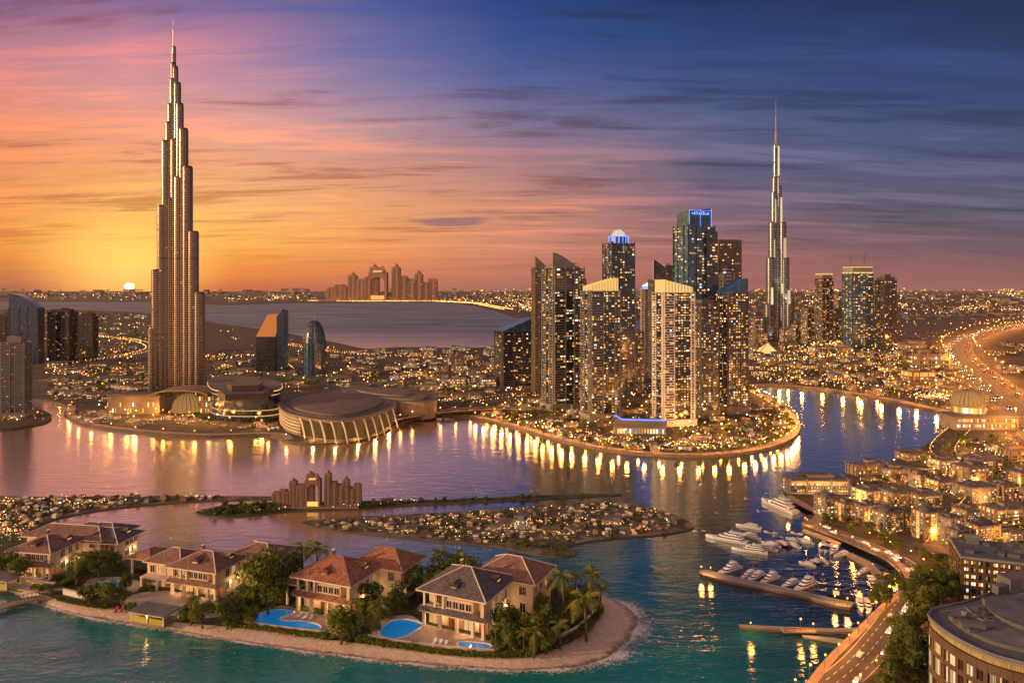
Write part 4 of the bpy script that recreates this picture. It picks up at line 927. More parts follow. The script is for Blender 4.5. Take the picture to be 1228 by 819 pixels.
def bush_mesh(seed, n=420, size=0.22, mat='leaf'):
    rnd = random.Random(seed); lobes = [(rnd.uniform(-.5, .5), rnd.uniform(-.5, .5), rnd.uniform(.35, .75), rnd.uniform(.35, .6)) for _ in range(6)]
    mb = MB(); leaf_cloud(mb, lobes, n, size, rnd, M[mat]); mb.tube([(0, 0, 0), (0, 0, .5)], .07, 5, M['trunk']); return mb.mesh('bush')
TREES = [tree_parts(s, 5.0, 1700, .30, m, sp) for s, m, sp in ((1, 'leaf', 1.0), (2, 'leaf_d', 1.15), (3, 'leaf', 1.25), (4, 'leaf_d', .95))]
PALMS = [palm_parts(s, h) for s, h in ((1, 5.0), (2, 6.0), (3, 3.6))]
BUSHES = [bush_mesh(s, 420, .2, m) for s, m in ((1, 'leaf'), (2, 'leaf_d'), (3, 'leaf'))]
def small_tree(seed, mat):
    rnd = random.Random(seed); mb = MB(); mb.tube([(0, 0, 0), (.03, 0, .45)], .05, 5, M['trunk'])
    lobes = [(rnd.uniform(-.28, .28), rnd.uniform(-.28, .28), rnd.uniform(.45, .78), rnd.uniform(.18, .3)) for _ in range(6)]
    leaf_cloud(mb, lobes, 130, .17, rnd, M[mat]); return mb.mesh('tree')
STREES = [small_tree(s, m) for s, m in ((1, 'leaf_d'), (2, 'leaf'), (3, 'leaf_d'), (4, 'leaf_d'))]
def small_palm(seed):
    tr, cr = palm_parts(seed, 1.0, 11, .42, 5); mb = MB()
    for me in (tr, cr):
        mb.add([tuple(v.co * (1 if me is cr else 1)) for v in me.vertices], [tuple(p.vertices) for p in me.polygons], M['palm'] if me is cr else M['trunk'])
    mb.v = [((x * (1 if z > .6 else .25)), y * (1 if z > .6 else .25), z) for x, y, z in mb.v]
    return mb.mesh('palm')
SPALM = small_palm(5)
def add_tree(kind, loc, h, label, group=None, seed=0, rz=None):
    rnd = random.Random(seed * 17 + int(loc[0] * 10)); rz = rnd.uniform(0, 6.28) if rz is None else rz
    if kind == 'palm': tr, cr = PALMS[seed % 3]; s = h / (5.0, 6.0, 3.6)[seed % 3]; nm = 'palm_tree'
    else: tr, cr = TREES[seed % 4]; s = h / 4.6; nm = 'broadleaf_tree'
    r = thing(nm, label, 'palm' if kind == 'palm' else 'tree', loc, rz, group); r.scale = (s, s, s)
    put('trunk', tr, r); put('crown', cr, r)
    return r

# ------------------------------------------------------------------ lamps
def lamp_mesh(h, rad, mat):
    mb = MB(); mb.tube([(0, 0, 0), (0, 0, h)], rad * .22, 5, M['dark_metal']); mb.cyl(0, 0, 0, h * .06, rad * .5, rad * .35, 6, M['dark_metal'])
    mb.tube([(0, 0, h), (0, -rad * .8, h + rad * .8)], rad * .2, 4, M['dark_metal'])
    pole = mb.mesh('pole'); g = MB(); g.ball((0, -rad * .8, h + rad * 1.2), rad, M[mat], 7, 5); return pole, g.mesh('lamp_globe', True)
LAMP = lamp_mesh(3.4, .30, 'lamp'); LAMP_S = lamp_mesh(2.4, .2, 'lamp'); LAMP_H = lamp_mesh(12.0, .5, 'lamp')
def point(name, e, c, r=.3):
    d = bpy.data.lights.new(name, 'POINT'); d.energy = e; d.color = c; d.shadow_soft_size = r; return d
LAMP_L = point('lamp_light', 2400, (1, .38, .07), .7); LAK_L = point('lake_light', 5200, (1, .40, .08), .9); HWY_L = point('highway_light', 26000, (1, .34, .05), 1.2); BLV_L = point('boulevard_light', 800, (1, .34, .05)); LAMP_LS = point('small_lamp_light', 650, (1, .38, .07), .5)
def lamp(loc, label, group, rz=0, proto=None, sc=1.0, e=None):
    nm = 'street_lamp'
    for wd_ in ('promenade', 'highway', 'quay', 'lake', 'bridge', 'pier', 'lane', 'boulevard'):
        if group and wd_ in group: nm = wd_ + '_lamp'
    r = thing(nm, label, 'lamp', loc, rz, group); r.scale = (sc, sc, sc)
    put('pole', (proto or LAMP)[0], r); put('lamp_globe', (proto or LAMP)[1], r)
    lo = bpy.data.objects.new('lamp_light', e or (LAMP_L if proto is None else LAMP_LS)); COL.objects.link(lo); lo.parent = r; lo.location = (0, -.3, 11.5 if proto is LAMP_H else 3.4 if proto is None else 2.5)
def offset_pts(P, off):
    out = []
    for k, p in enumerate(P):
        d = P[min(k + 1, len(P) - 1)] - P[max(k - 1, 0)]; d.z = 0; d.normalize(); out.append(p + Vector((-d.y, d.x, 0)) * off)
    return out
def lamps_along(P, step, label, group, proto=None, sc=1.0, e=None):
    acc = step * .5
    for a, b in zip(P, P[1:]):
        L = (b - a).length; s = step - acc
        while s <= L:
            q = a.lerp(b, s / L); lamp((q.x, q.y, q.z), label, group, R.uniform(0, 6), proto, sc * R.uniform(.85, 1.15), e); s += step
        acc = (acc + L) % step
lamps_along(inset(mp, ZL + .12, 1.0), 7.2, 'glowing orange globe lamp on the outer edge of the curved marina promenade', 'promenade lamps of the marina point')
lamps_along(inset(mp, ZL + .1, 7.0), 9.0, 'small glowing orange lamp among the restaurants behind the marina promenade', 'inner lamps of the marina point', LAMP_S)
lamps_along(inset(ml, ZL + .1, 1.5), 17.0, 'lamp on the quay path before the stepped bronze skyscraper', 'quay lamps below the bronze skyscraper', LAMP_S)
lamps_along(inset(mr, ZL + .1, 3.0), 15.0, 'bright orange lamp on the far curved shore of the lake', 'lake shore lamps', LAMP, 1.3, LAK_L)
lamps_along(offset_pts(hwy, 15.0), 36.0, 'tall orange lamp at the outer kerb of the curving highway', 'highway lamps', LAMP_H, 1.0, HWY_L)
lamps_along(offset_pts(hwy, -15.0), 42.0, 'tall orange lamp at the inner kerb of the curving highway', 'highway lamps on the inner kerb', LAMP_H, 1.0, HWY_L)
lamps_along(offset_pts(blvd, 3.7), 6.0, 'orange street lamp on the harbour kerb of the boulevard', 'boulevard lamps, harbour kerb', LAMP_S, .9, e=BLV_L)
lamps_along(offset_pts(blvd, -3.7), 7.0, 'orange street lamp on the inland kerb of the boulevard', 'boulevard lamps, inland kerb', LAMP_S, .9, e=BLV_L)

# ------------------------------------------------------------------ the mall below the bronze skyscraper
def px_poly(px, z): return [(q.x, q.y) for q in (G(a, b, z) for a, b in px)]
# arched pavilion
root = thing('arched_pavilion', 'long sand coloured pavilion with a glowing golden arch under the stepped bronze skyscraper', 'pavilion', tuple(G(220, 497, ZL)), 0.0); k = YB(497) / F
mb = MB(); mb.box(-60 * k, 5, 0, 62 * k, 9, 22 * k, M['stone']); mb.box(-60 * k, 5, 22 * k, 64 * k, 10, 0.8, M['conc_d']); mb.obj('left_wing', root)
mb = MB(); mb.box(30 * k, 5, 0, 24 * k, 9, 22 * k, M['stone']); mb.box(30 * k, 5, 22 * k, 26 * k, 10, .8, M['conc_d']); mb.obj('right_wing', root)
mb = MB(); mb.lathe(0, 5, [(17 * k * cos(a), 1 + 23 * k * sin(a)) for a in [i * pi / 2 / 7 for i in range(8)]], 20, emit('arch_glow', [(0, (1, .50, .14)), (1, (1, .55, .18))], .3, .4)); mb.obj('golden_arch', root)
mb = MB()
for i in range(11):
    an = pi + pi * i / 10; mb.tube([(17.3 * k * cos(a) * cos(an), 5 + 17.3 * k * cos(a) * sin(an), 1 + 23.3 * k * sin(a)) for a in [j * pi / 2 / 6 for j in range(7)]], .25, 4, M['stone'])
mb.obj('arch_rib', root)
mb = MB()
for s in range(14):
    a0, a1 = pi * s / 14, pi * (s + 1) / 14
    q = lambda a: (-cos(a) * 34 * k, 22 * k + 7 * k * sin(a))
    (x0, z0), (x1, z1) = q(a0), q(a1); mb.add([(x0, -6, z0), (x1, -6, z1), (x1, 14, z1), (x0, 14, z0), (x0, -6, z0 + .9), (x1, -6, z1 + .9), (x1, 14, z1 + .9), (x0, 14, z0 + .9)], [(4, 5, 6, 7), (0, 1, 5, 4), (0, 3, 2, 1), (2, 3, 7, 6)], M['stone'])
mb.obj('canopy', root)
for i in range(46):
    x = (-90 + i * 3.0) * k if i < 22 else (19 + (i - 22) * 1.0) * k
    if R.random() < .7: mb = MB(); mb.box(x, .3, R.choice((1.0, 4.2, 7.5)), .8 * k / .6, .12, 2.2, M['window']); mb.obj('window', root)
# layered mall with light bands
def stack(name, label, tiers, catg, light='led_warm', body='glass', smoothn=5):
    c = tiers[0][0]; o = G(sum(p[0] for p in c) / len(c), max(p[1] for p in c), ZL)
    root = thing(name, label, catg, tuple(o), 0)
    for px, zr, z0, z1, topm in tiers:
        P = [(a - o.x, b - o.y) for a, b in [(q.x, q.y) for q in (G(v.x, v.y, zr) for v in cat([Vector(p) for p in px], smoothn, True))]]
        mb = MB(); mb.prism(P, z0, z1, M[body], topmat=M[topm]); mb.obj('storey', root)
        if light:
            lb = MB(); Q = [Vector((a, b, z1 - .25)) for a, b in P]; lb.tube(Q + [Q[0]], .2, 4, M[light]); lb.obj('light_band', root)
    return root, o
T = [(250, 497), (262, 504), (300, 506), (334, 503), (337, 492), (318, 484), (280, 481), (252, 486)]
def shrink(px, f, dy=0): cx = sum(p[0] for p in px) / len(px); cy = sum(p[1] for p in px) / len(px); return [(cx + (a - cx) * f, cy + (b - cy) * f + dy) for a, b in px]
stack('shopping_mall', 'dark glass mall of rounded storeys ringed by light bands, under the bronze skyscraper', [(T, 1, 0, 3.2, 'roof_g'), (shrink(T, .985), 1, 3.2, 6.0, 'roof_g'), (shrink(T, .97), 1, 6, 13.5, 'roof_s'), (shrink(T, .99), 1, 13.5, 15.6, 'roof_s')], 'mall')
stack('roof_hall', 'faceted brown roof hall standing on top of the rounded glass mall', [(shrink([(262, 478), (270, 484), (316, 482), (328, 476), (310, 470), (280, 470)], 1.0), 14, 14.5, 17.5, 'roof_d'), (shrink([(270, 477), (276, 481), (312, 480), (318, 474), (306, 470), (284, 470)], .9), 14, 17.5, 20.5, 'roof_s')], 'hall', None, 'brown', 1)
# oval roofed hall with golden glass front and leaning fins
ZO = 9.4
OV = [(336, 489), (346, 497), (372, 503), (404, 506), (436, 502), (458, 495), (474, 486), (462, 477), (430, 471), (390, 470), (352, 476), (338, 482)]
HALL_L = point('hall_light', 2600, (1, .48, .13), .5)
root, o = stack('oval_hall', 'great hall with an oval shell roof and golden glass front at the water', [(OV, ZO, 0, ZO - 1.2, 'roof_s'), (shrink(OV, 1.02), ZO, ZO - 1.2, ZO, 'roof_s')], 'hall', None, 'stone')
P = [G(v.x, v.y, ZO) - Vector((o.x, o.y, 0)) for v in cat([Vector(p) for p in OV], 5, True)]
mb = MB()
for j in range(1, 6):
    Q = [Vector((p.x, p.y, ZO * j / 6.3)) for p in P if p.x < P[18].x * .0 - 4]
    if len(Q) > 3: mb.tube(Q, .2, 4, M['led_warm'])
mb.obj('terrace_edge', root)
mb = MB(); Q = [p for p in P[8:30]]
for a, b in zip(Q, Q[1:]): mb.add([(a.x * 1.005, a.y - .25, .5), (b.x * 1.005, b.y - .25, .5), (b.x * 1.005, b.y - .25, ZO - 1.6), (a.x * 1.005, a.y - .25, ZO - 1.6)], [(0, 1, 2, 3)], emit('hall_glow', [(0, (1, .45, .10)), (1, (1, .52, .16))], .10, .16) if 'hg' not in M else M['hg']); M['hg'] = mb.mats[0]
mb.obj('glass_front', root)
for a in Q[3::4]:
    lo = bpy.data.objects.new('hall_light', HALL_L); COL.objects.link(lo); lo.parent = root; lo.location = (a.x * 1.02, a.y - 3.2, 2.0)
for i, a in enumerate(Q[::2]):
    mb = MB(); d = Vector((0.55, -1, 0)).normalized(); q = Vector((a.x, a.y - .5, ZO - 1)); pts = [q + d * (s * 9.0) + Vector((0, 0, -(ZO - 1.2) * (s ** 1.6))) for s in [t / 7 for t in range(8)]]
    mb.tube(pts, .5, 5, M['cream_l'], .32); mb.obj('fin', root)
cen = sum(P, Vector()) / len(P)
mb = MB(); rings = []
for f, z in ((.80, ZO + .15), (.78, ZO + .9), (.6, ZO + 1.6), (.35, ZO + 2.1), (.02, ZO + 2.3)): rings.append([(cen.x + (p.x - cen.x) * f, cen.y + (p.y - cen.y) * f, z) for p in P])
n = len(P)
for r0, r1 in zip(rings, rings[1:]): mb.add(r0 + r1, [(i, (i + 1) % n, n + (i + 1) % n, n + i) for i in range(n)], M['roof_s'])
mb.obj('shell_roof', root, True)
mb = MB(); mb.tube([(cen.x + (p.x - cen.x) * .9, cen.y + (p.y - cen.y) * .9, ZO + .1) for p in P] , .35, 4, M['conc_d']); mb.obj('roof_gutter', root)
OV2 = [(400, 472), (430, 478), (470, 483), (515, 484), (522, 478), (490, 470), (440, 466), (405, 467)]
root, o = stack('low_hall', 'low long hall with a curved sandy roof behind the oval hall', [(OV2, 9, 0, 9, 'roof_s'), (shrink(OV2, .8), 9, 9, 10, 'roof_s'), (shrink(OV2, .5), 9, 10, 10.8, 'roof_s')], 'hall', None, 'stone')
# canal bridge
bp = [G(x, y, 2.2) for x, y in px_spline([(452, 509), (490, 501), (540, 494.5), (590, 491.5), (640, 492)], 6)]
root = thing('canal_bridge', 'low lit road bridge running from the oval hall to the marina point', 'bridge', tuple(bp[0])); off = bp[0]
mb = MB(); mb.ribbon([p - off for p in bp], 7, M['asphalt'], .4); mb.ribbon([p - off for p in bp], 7, M['stone'], -.3); mb.obj('road_deck', root)
for s in (-1, 1): mb = MB(); mb.tube([p - off + Vector((0, 0, 1.0)) for p in offset_pts(bp, s * 3.5)], .35, 4, M['stone']); mb.obj('parapet', root)
for i in range(2, len(bp) - 2, 3): mb = MB(); q = bp[i] - off; mb.cyl(q.x, q.y, -4, 4, .9, .7, 8, M['conc']); mb.obj('bridge_pier', root)
lamps_along([p + Vector((0, 0, .4)) for p in offset_pts(bp, -3.3)], 9.0, 'orange lamp on the low bridge beside the oval hall', 'bridge lamps', LAMP_S, 1.2)
# blue lit pavilion at the foot of the marina towers
root = thing('club_house', 'low club house outlined by a blue light strip at the foot of the marina towers', 'building', tuple(G(768, 521, ZL)), -.05); k = YB(521) / F
mb = MB(); mb.box(0, 4, 0, 60 * k, 8, 3.2, M['conc']); mb.box(-8 * k, 5, 3.2, 44 * k, 6, 2.6, M['glass']); mb.box(-4 * k, 5, 5.8, 56 * k, 8, .5, M['roof_d']); mb.obj('body', root)
mb = MB(); mb.tube([(-31 * k, .4, 8.4), (-29 * k, .4, 8.8), (-22 * k, .4, 7.0), (30 * k, .4, 6.7)], .34, 5, M['led_blue']); mb.obj('blue_strip', root)
mb = MB(); mb.add([(-31 * k, .7, 3.2), (31 * k, .7, 3.2), (31 * k, .7, 6.4), (-22 * k, .7, 6.7), (-31 * k, .7, 8.4)], [(0, 1, 2, 3, 4)], M['conc_d']); mb.obj('screen_wall', root)
for i in range(16):
    mb = MB(); mb.box((-26 + i * 3.5) * k, -.06, .5, 2.2 * k, .12, 2.0, M['window']); mb.obj('window', root)

# ------------------------------------------------------------------ low city blocks
def lowrise(seed, mats):
    rnd = random.Random(seed); mb = MB(); m = M[mats[0]]; h = rnd.choice((.30, .42, .55, .36)); d = rnd.choice((.6, .75, .9))
    mb.box(0, 0, 0, 1, d, h, m); mb.box(0, 0, h, 1.03, d * 1.03, .035, M[mats[1]]); mb.box(0, 0, h + .035, .94, d * .94, .012, M[mats[2]])
    if seed % 3 == 0: mb.box(.28, .1, h, .4, d * .7, h * .5, m); mb.box(.28, .1, h * 1.5, .42, d * .72, .03, M[mats[2]])
    if seed % 3 == 1: mb.box(-.3, -.05, h, .3, d * .5, h * .35, m)
    for i in range(4): mb.box(rnd.uniform(-.38, .38), rnd.uniform(-.3, .3) * d, h + .03, rnd.uniform(.06, .14), .09, .06, M['conc_d'])
    nf = max(2, int(h / .13)); nb = 8
    for fc in range(3):
        for i in range(nf):
            for j in range(nb):
                if rnd.random() < (.55 if fc == 0 else .4):
                    u = (j + .5) / nb - .5; z = .03 + i * (h - .03) / nf
                    if fc == 0: mb.box(u, -d / 2, z, .075, .02, .075, M['window'])
                    else: mb.box((.5 if fc == 1 else -.5), u * d, z, .02, .07 * d, .075, M['window'])
    return mb.mesh('low_building')
LOWS = [lowrise(s, m) for s, m in ((1, ('stone', 'conc', 'roof_s')), (2, ('brown', 'stone', 'roof_g')), (3, ('stone', 'conc', 'roof_g')), (4, ('conc', 'conc_d', 'roof_s')), (5, ('brown', 'conc_d', 'roof_s')), (6, ('stone', 'stone', 'roof_s')), (7, ('conc', 'conc', 'roof_d')))]
OCC = []   # (x, y, r) of things already standing on the ground
for o in list(SC.objects):
    if o.parent is None and o.type == 'EMPTY' and 'category' in o and o['category'] != 'lamp':
        OCC.append((o.location.x, o.location.y, max(4.0, o.location.y * .02)))
OCC.append((*G(214, 470)[:2], 24)); OCC.append((*G(400, 490)[:2], 20)); OCC.append((*G(295, 493)[:2], 20)); OCC.append((*G(220, 488)[:2], 22)); OCC.append((*G(160, 488)[:2], 22)); OCC.append((*G(440, 488)[:2], 22)); OCC.append((*G(470, 478)[:2], 22)); OCC.append((*G(370, 492)[:2], 22))
ROADS = [(q.x, q.y, 6) for P_ in (rd2, rd3, rd4, rd5, rd6) for q in P_] + [(q.x, q.y, 2) for q in rd7] + [(q.x, q.y, 15) for q in hwy] + [(q.x, q.y, 8) for q in rd] + [(q.x, q.y, 4.2) for q in blvd]
def scatter(poly, n, wpx, rnd, gap=.55, tries=40, land=None):
    xs = [p[0] for p in poly]; ys = [p[1] for p in poly]; out = []
    for _ in range(n * tries):
        if len(out) >= n: break
        x, y = rnd.uniform(min(xs), max(xs)), rnd.uniform(min(ys), max(ys))
        if not inpoly(x, y, poly): continue
        q = G(x, y); wm = rnd.uniform(*wpx) * q.y / F; r = wm * gap
        if any((q.x - a) ** 2 + (q.y - b) ** 2 < (r + c) ** 2 for a, b, c in OCC): continue
        if any((q.x - a) ** 2 + (q.y - b) ** 2 < (r + c) ** 2 for a, b, c in ROADS): continue
        if land is not None and not all(inpoly(q.x + dx * r * 1.3, q.y + dy * r * 1.3, land) for dx, dy in ((1, 0), (-1, 0), (0, 1), (0, -1))): continue
        OCC.append((q.x, q.y, r)); out.append((q.x, q.y, wm))
    return out
def lows(poly, n, wpx, label, group, land, hs=(.7, 1.3), name='low_building', meshes=None, catg='building', z=ZL, gap=.55, rot=None):
    rnd = random.Random(len(OCC) + n)
    for x, y, w_ in scatter(poly, n, wpx, rnd, gap, land=land):
        o = put(name, rnd.choice(meshes or LOWS), None, (x, y, z), rnd.choice((0, .2, -.3, .5, 1.3)) if rot is None else rot + rnd.uniform(-.1, .1), (w_, w_, w_ * rnd.uniform(*hs)))
        tag(o, label, catg, group)
lows([(70, 496), (110, 510), (330, 518), (332, 510), (250, 508), (120, 494)], 26, (9, 15), 'small lit waterfront pavilion on the quay in front of the golden arch', 'waterfront pavilions below the bronze skyscraper', main_poly, (.35, .6), 'pavilion')
lows([(60, 476), (120, 485), (180, 470), (182, 440), (60, 440)], 26, (14, 26), 'flat brown roofed block on the left bank beside the bronze skyscraper', 'brown blocks left of the bronze skyscraper', main_poly, (.3, .55))
lows([(250, 450), (340, 468), (520, 470), (600, 494), (640, 480), (600, 450), (500, 440), (330, 430), (252, 428)], 34, (12, 26), 'flat roofed block among dark trees between the bay and the canal bridge', 'flat blocks between bay and canal', main_poly, (.3, .6))
lows([(380, 438), (620, 440), (600, 418), (420, 420)], 46, (7, 14), 'small pale house on the near shore of the bay', 'pale houses on the near bay shore', main_poly, (.4, .8))
lows([(0, 428), (180, 428), (180, 380), (0, 378)], 40, (6, 13), 'small block with scattered lights on the sunlit flat land beyond the twin brown towers', 'blocks on the sunlit flat land', main_poly, (.4, .8))
lows([(527, 468), (592, 468), (592, 436), (527, 440)], 14, (13, 20), 'brown apartment slab in the group left of the low dark office block', 'brown apartment slabs by the office block', main_poly, (1.0, 1.6), 'apartment_slab', gap=.45)
lows([(560, 501), (620, 512), (690, 532), (760, 541), (830, 545), (900, 540), (940, 528), (950, 514), (930, 492), (890, 486), (640, 480)], 46, (11, 18), 'low lit restaurant pavilion on the marina point below the towers', 'restaurant pavilions of the marina point', main_poly, (.35, .6), 'pavilion', gap=.5)
RL = [(900, 461), (985, 464), (1060, 476), (1100, 486), (1142, 493), (1190, 500), (1160, 450), (1142, 420), (1090, 412), (900, 414)]
lows([(625, 513), (690, 530), (760, 540), (830, 543), (900, 537.5), (936, 527), (950, 515), (946, 508), (930, 521), (896, 531), (830, 536), (760, 533), (690, 522), (640, 509)], 44, (6, 12), 'lit restaurant front facing the water along the marina promenade', 'restaurants along the marina promenade', main_poly, (.35, .55), 'restaurant', gap=.42)
lows(RL, 88, (11, 24), 'orange lit low block on the far shore of the lake, below the twin spired tower', 'orange lit blocks beyond the lake', main_poly, (.5, .9), 'lakeside_block', gap=.48)
lows([(1228, 480), (1190, 440), (1170, 415), (1228, 402), (1290, 440)], 16, (9, 18), 'low dark block inside the bend of the highway', 'blocks inside the highway bend', main_poly, (.4, .7))
def woods(poly, n, hpx, land, z=ZL, mat='leaf_d'):
    """the uncounted green between the trees one can tell apart"""
    rnd = random.Random(n * 5); xs = [p[0] for p in poly]; ys = [p[1] for p in poly]; mb = MB(); c = 0
    while c < n:
        x, y = rnd.uniform(min(xs), max(xs)), rnd.uniform(min(ys), max(ys))
        if not inpoly(x, y, poly): continue
        q = G(x, y)
        if not inpoly(q.x, q.y, land): continue
        h = rnd.uniform(*hpx) * q.y / F; leaf_cloud(mb, [(q.x + rnd.uniform(-.4, .4) * h, q.y + rnd.uniform(-.4, .4) * h, z + h * rnd.uniform(.3, .6), h * rnd.uniform(.3, .5)) for _ in range(3)], 34, h * .34, rnd, M[mat]); c += 1
    o = mb.obj('undergrowth'); o['kind'] = 'stuff'
def strees(poly, n, hpx, label, group, land, z=ZL, meshes=None, gap=.3, name='tree'):
    rnd = random.Random(n * 3 + len(OCC))
    for x, y, w_ in scatter(poly, n, hpx, rnd, gap, land=land):
        tag(put(name, rnd.choice(meshes or STREES), None, (x, y, z), rnd.uniform(0, 6), w_), label, 'tree', group)
strees([(560, 501), (620, 512), (690, 532), (760, 541), (830, 545), (900, 540), (940, 528), (955, 514), (930, 490), (890, 486), (640, 478)], 70, (5, 10), 'small dark tree among the lit restaurants of the marina point', 'trees on the marina point', main_poly)
strees([(60, 480), (330, 515), (600, 494), (600, 450), (330, 430), (60, 436)], 60, (5, 9), 'dark tree between the flat roofs around the bronze skyscraper', 'trees around the bronze skyscraper', main_poly)
strees(RL, 30, (5, 9), 'dark tree between the orange lit blocks beyond the lake', 'trees beyond the lake', main_poly)

woods([(60, 480), (330, 515), (600, 494), (600, 450), (330, 430), (60, 436)], 260, (3, 6), main_poly)
woods([(560, 501), (620, 512), (690, 532), (760, 541), (830, 545), (900, 540), (940, 528), (955, 514), (930, 490), (890, 486), (640, 478)], 160, (3, 6), main_poly)
woods(RL, 120, (3, 6), main_poly)
woods([(0, 430), (180, 430), (180, 378), (0, 376)], 140, (2, 4), main_poly)
for q in inset(mp, ZL + .12, 4.6)[1::2]:
    a = R.uniform(-.6, .6); tag(put('promenade_tree', R.choice(STREES + [SPALM]), None, (q.x + a, q.y + a, ZL), R.uniform(0, 6), R.uniform(3.0, 4.6)), 'small tree planted along the marina promenade', 'tree', 'promenade trees')
# ------------------------------------------------------------------ far hotel on the outer shore, and its lookalike on the near island
def arch_hotel(label, px0, px1, base, top, mt='hotel'):
    Y = YB(base); k = Y / F; W = (px1 - px0) * k; H = (base - top) * k; X = ((px0 + px1) / 2 - CX) * k
    root = thing('palace_hotel', label, 'hotel', (X, Y + W * .08, .4)); m = M[mt]
    prof = [(-.5, .10, .36), (-.42, .09, .44), (-.365, .07, .40), (-.29, .08, .70), (-.21, .09, .60), (-.13, .06, .66), (-.085, .085, 1 * .92), (.125, .075, .93), (.19, .08, .68), (.265, .08, .60), (.335, .075, .74), (.40, .07, .50), (.46, .085, .60)]
    for i, (x, w_, h) in enumerate(prof):
        mb = MB(); d = W * .09; yb = abs(x) * W * .10; mb.box(x * W + w_ * W / 2, yb, 0, w_ * W, d, h * H, m)
        mb.box(x * W + w_ * W / 2, yb, h * H, w_ * W * .8, d * .8, H * .03, m)
        if h > .68: mb.lathe(x * W + w_ * W / 2, yb, [(w_ * W * .33, h * H + H * .03), (w_ * W * .30, h * H + H * .06), (.02, h * H + H * .13)], 8, m)
        for j in range(2): mb.box(x * W + w_ * W * (j + .5) / 2, yb - d / 2, 0, w_ * W * .1, d * .08, h * H * .97, m)
        mb.obj('wing', root)
    # the arch: two piers, a pointed keyhole opening and the peaked roof over it
    mb = MB(); xs = -.005; aw = .135; n = 8; P = [(-aw / 2, .0), (-aw / 2, .50)]
    for i in range(n + 1): a = pi - pi * i / n; P.append((aw * .5 * cos(a), .50 + .16 * sin(a)))
    vs = []; Hh = .80
    for (px_, pz) in P[2:]:
        vs += [(xs * W + px_ * W, -W * .05, pz * H), (xs * W + px_ * W, -W * .05, Hh * H), (xs * W + px_ * W, W * .05, Hh * H), (xs * W + px_ * W, W * .05, pz * H)]
    mb.add(vs, [(4 * i + a, 4 * i + 4 + a, 4 * i + 4 + (a + 1) % 4, 4 * i + (a + 1) % 4) for i in range(n) for a in range(4)], m)
    for s in (-1, 1): mb.box(xs * W + s * aw * .56 * W, 0, 0, aw * .16 * W, W * .1, .8 * H, m)
    mb.obj('arch', root)
    mb = MB(); mb.add([(xs * W - .05 * W, -W * .04, .8 * H), (xs * W + .07 * W, -W * .04, .8 * H), (xs * W + .045 * W, -W * .02, 1.0 * H), (xs * W - .05 * W, W * .04, .8 * H), (xs * W + .07 * W, W * .04, .8 * H)], [(0, 1, 2), (1, 4, 2), (4, 3, 2), (3, 0, 2)], m); mb.obj('peaked_roof', root)
    mb = MB(); mb.box(xs * W, -W * .045, 0, aw * W * .9, W * .02, .16 * H, M['window']); mb.obj('lit_portal', root)
    mb = MB(); mb.box(xs * W + .0 * W, -W * .06, .80 * H, .08 * W, .01 * W, .05 * H, M['led_warm']); mb.obj('lit_band', root)
    mb = MB(); mb.box(0, -W * .08, 0, W * 1.08, W * .04, .05 * H, m); mb.obj('podium', root)
    cells = []; rnd = random.Random(int(px0))
    for (x, w_, h) in prof:
        for j in range(int(26 * h)):
            for q in range(4):
                if rnd.random() < .07: cells.append((x * W + w_ * W * (q + .5) / 4, abs(x) * W * .10 - W * .045, (.06 + j / 28) * H, 0))
    window_set(root, cells, W * .006, H * .018, rnd, 100, 'window_dim', W * .002)
    return root, W, H
M['hotel_far'] = solid('lamplit_stone', (0.36, 0.21, 0.145), .8, scale=.02, var=.15)  # floodlight on the far hotel put into a paler stone colour
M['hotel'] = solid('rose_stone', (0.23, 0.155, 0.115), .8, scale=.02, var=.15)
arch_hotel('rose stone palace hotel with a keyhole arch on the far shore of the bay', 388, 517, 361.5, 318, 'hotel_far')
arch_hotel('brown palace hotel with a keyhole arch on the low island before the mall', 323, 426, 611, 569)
for a, b, bs, tp, lb in ((411, 417, 605, 596, 'tiny pale tower, left one of the pair right of the island hotel'), (419, 425, 605, 595.5, 'tiny pale tower, right one of the pair right of the island hotel')):
    highrise('small_tower', lb, a + 46, b + 46, bs, tp, 0.1, .9, 8, 'ring', 'glass_g', 'stone', 4, .1, podium=False, maxn=20, seed=int(a), base_z=.35, win='window_dim')

# ------------------------------------------------------------------ distant lights and masses nobody could count
def lights(name, poly, n, rpx, z, mat, rnd, clump=0.5, power=1.0, land=None, top=1.0):
    xs = [p[0] for p in poly]; ys = [p[1] for p in poly]; mb = MB(); c = 0; seeds = []
    while c < n:
        if seeds and rnd.random() < clump:
            a, b = rnd.choice(seeds); x, y = a + rnd.gauss(0, 7), b + rnd.gauss(0, 1.2)
        else: x, y = rnd.uniform(min(xs), max(xs)), min(ys) + (max(ys) - min(ys)) * rnd.random() ** power
        if not inpoly(x, y, poly): continue
        if land is not None:
            q = G(x, y)
            if not inpoly(q.x, q.y, land): continue
        if len(seeds) < 500: seeds.append((x, y))
        q = G(x, y); r = rnd.uniform(*rpx) * q.y / F; mb.octa((q.x, q.y, z + r + rnd.random() * top * q.y / F), r, M[mat]); c += 1
    o = mb.obj(name); o['kind'] = 'stuff'
RL2 = random.Random(12)
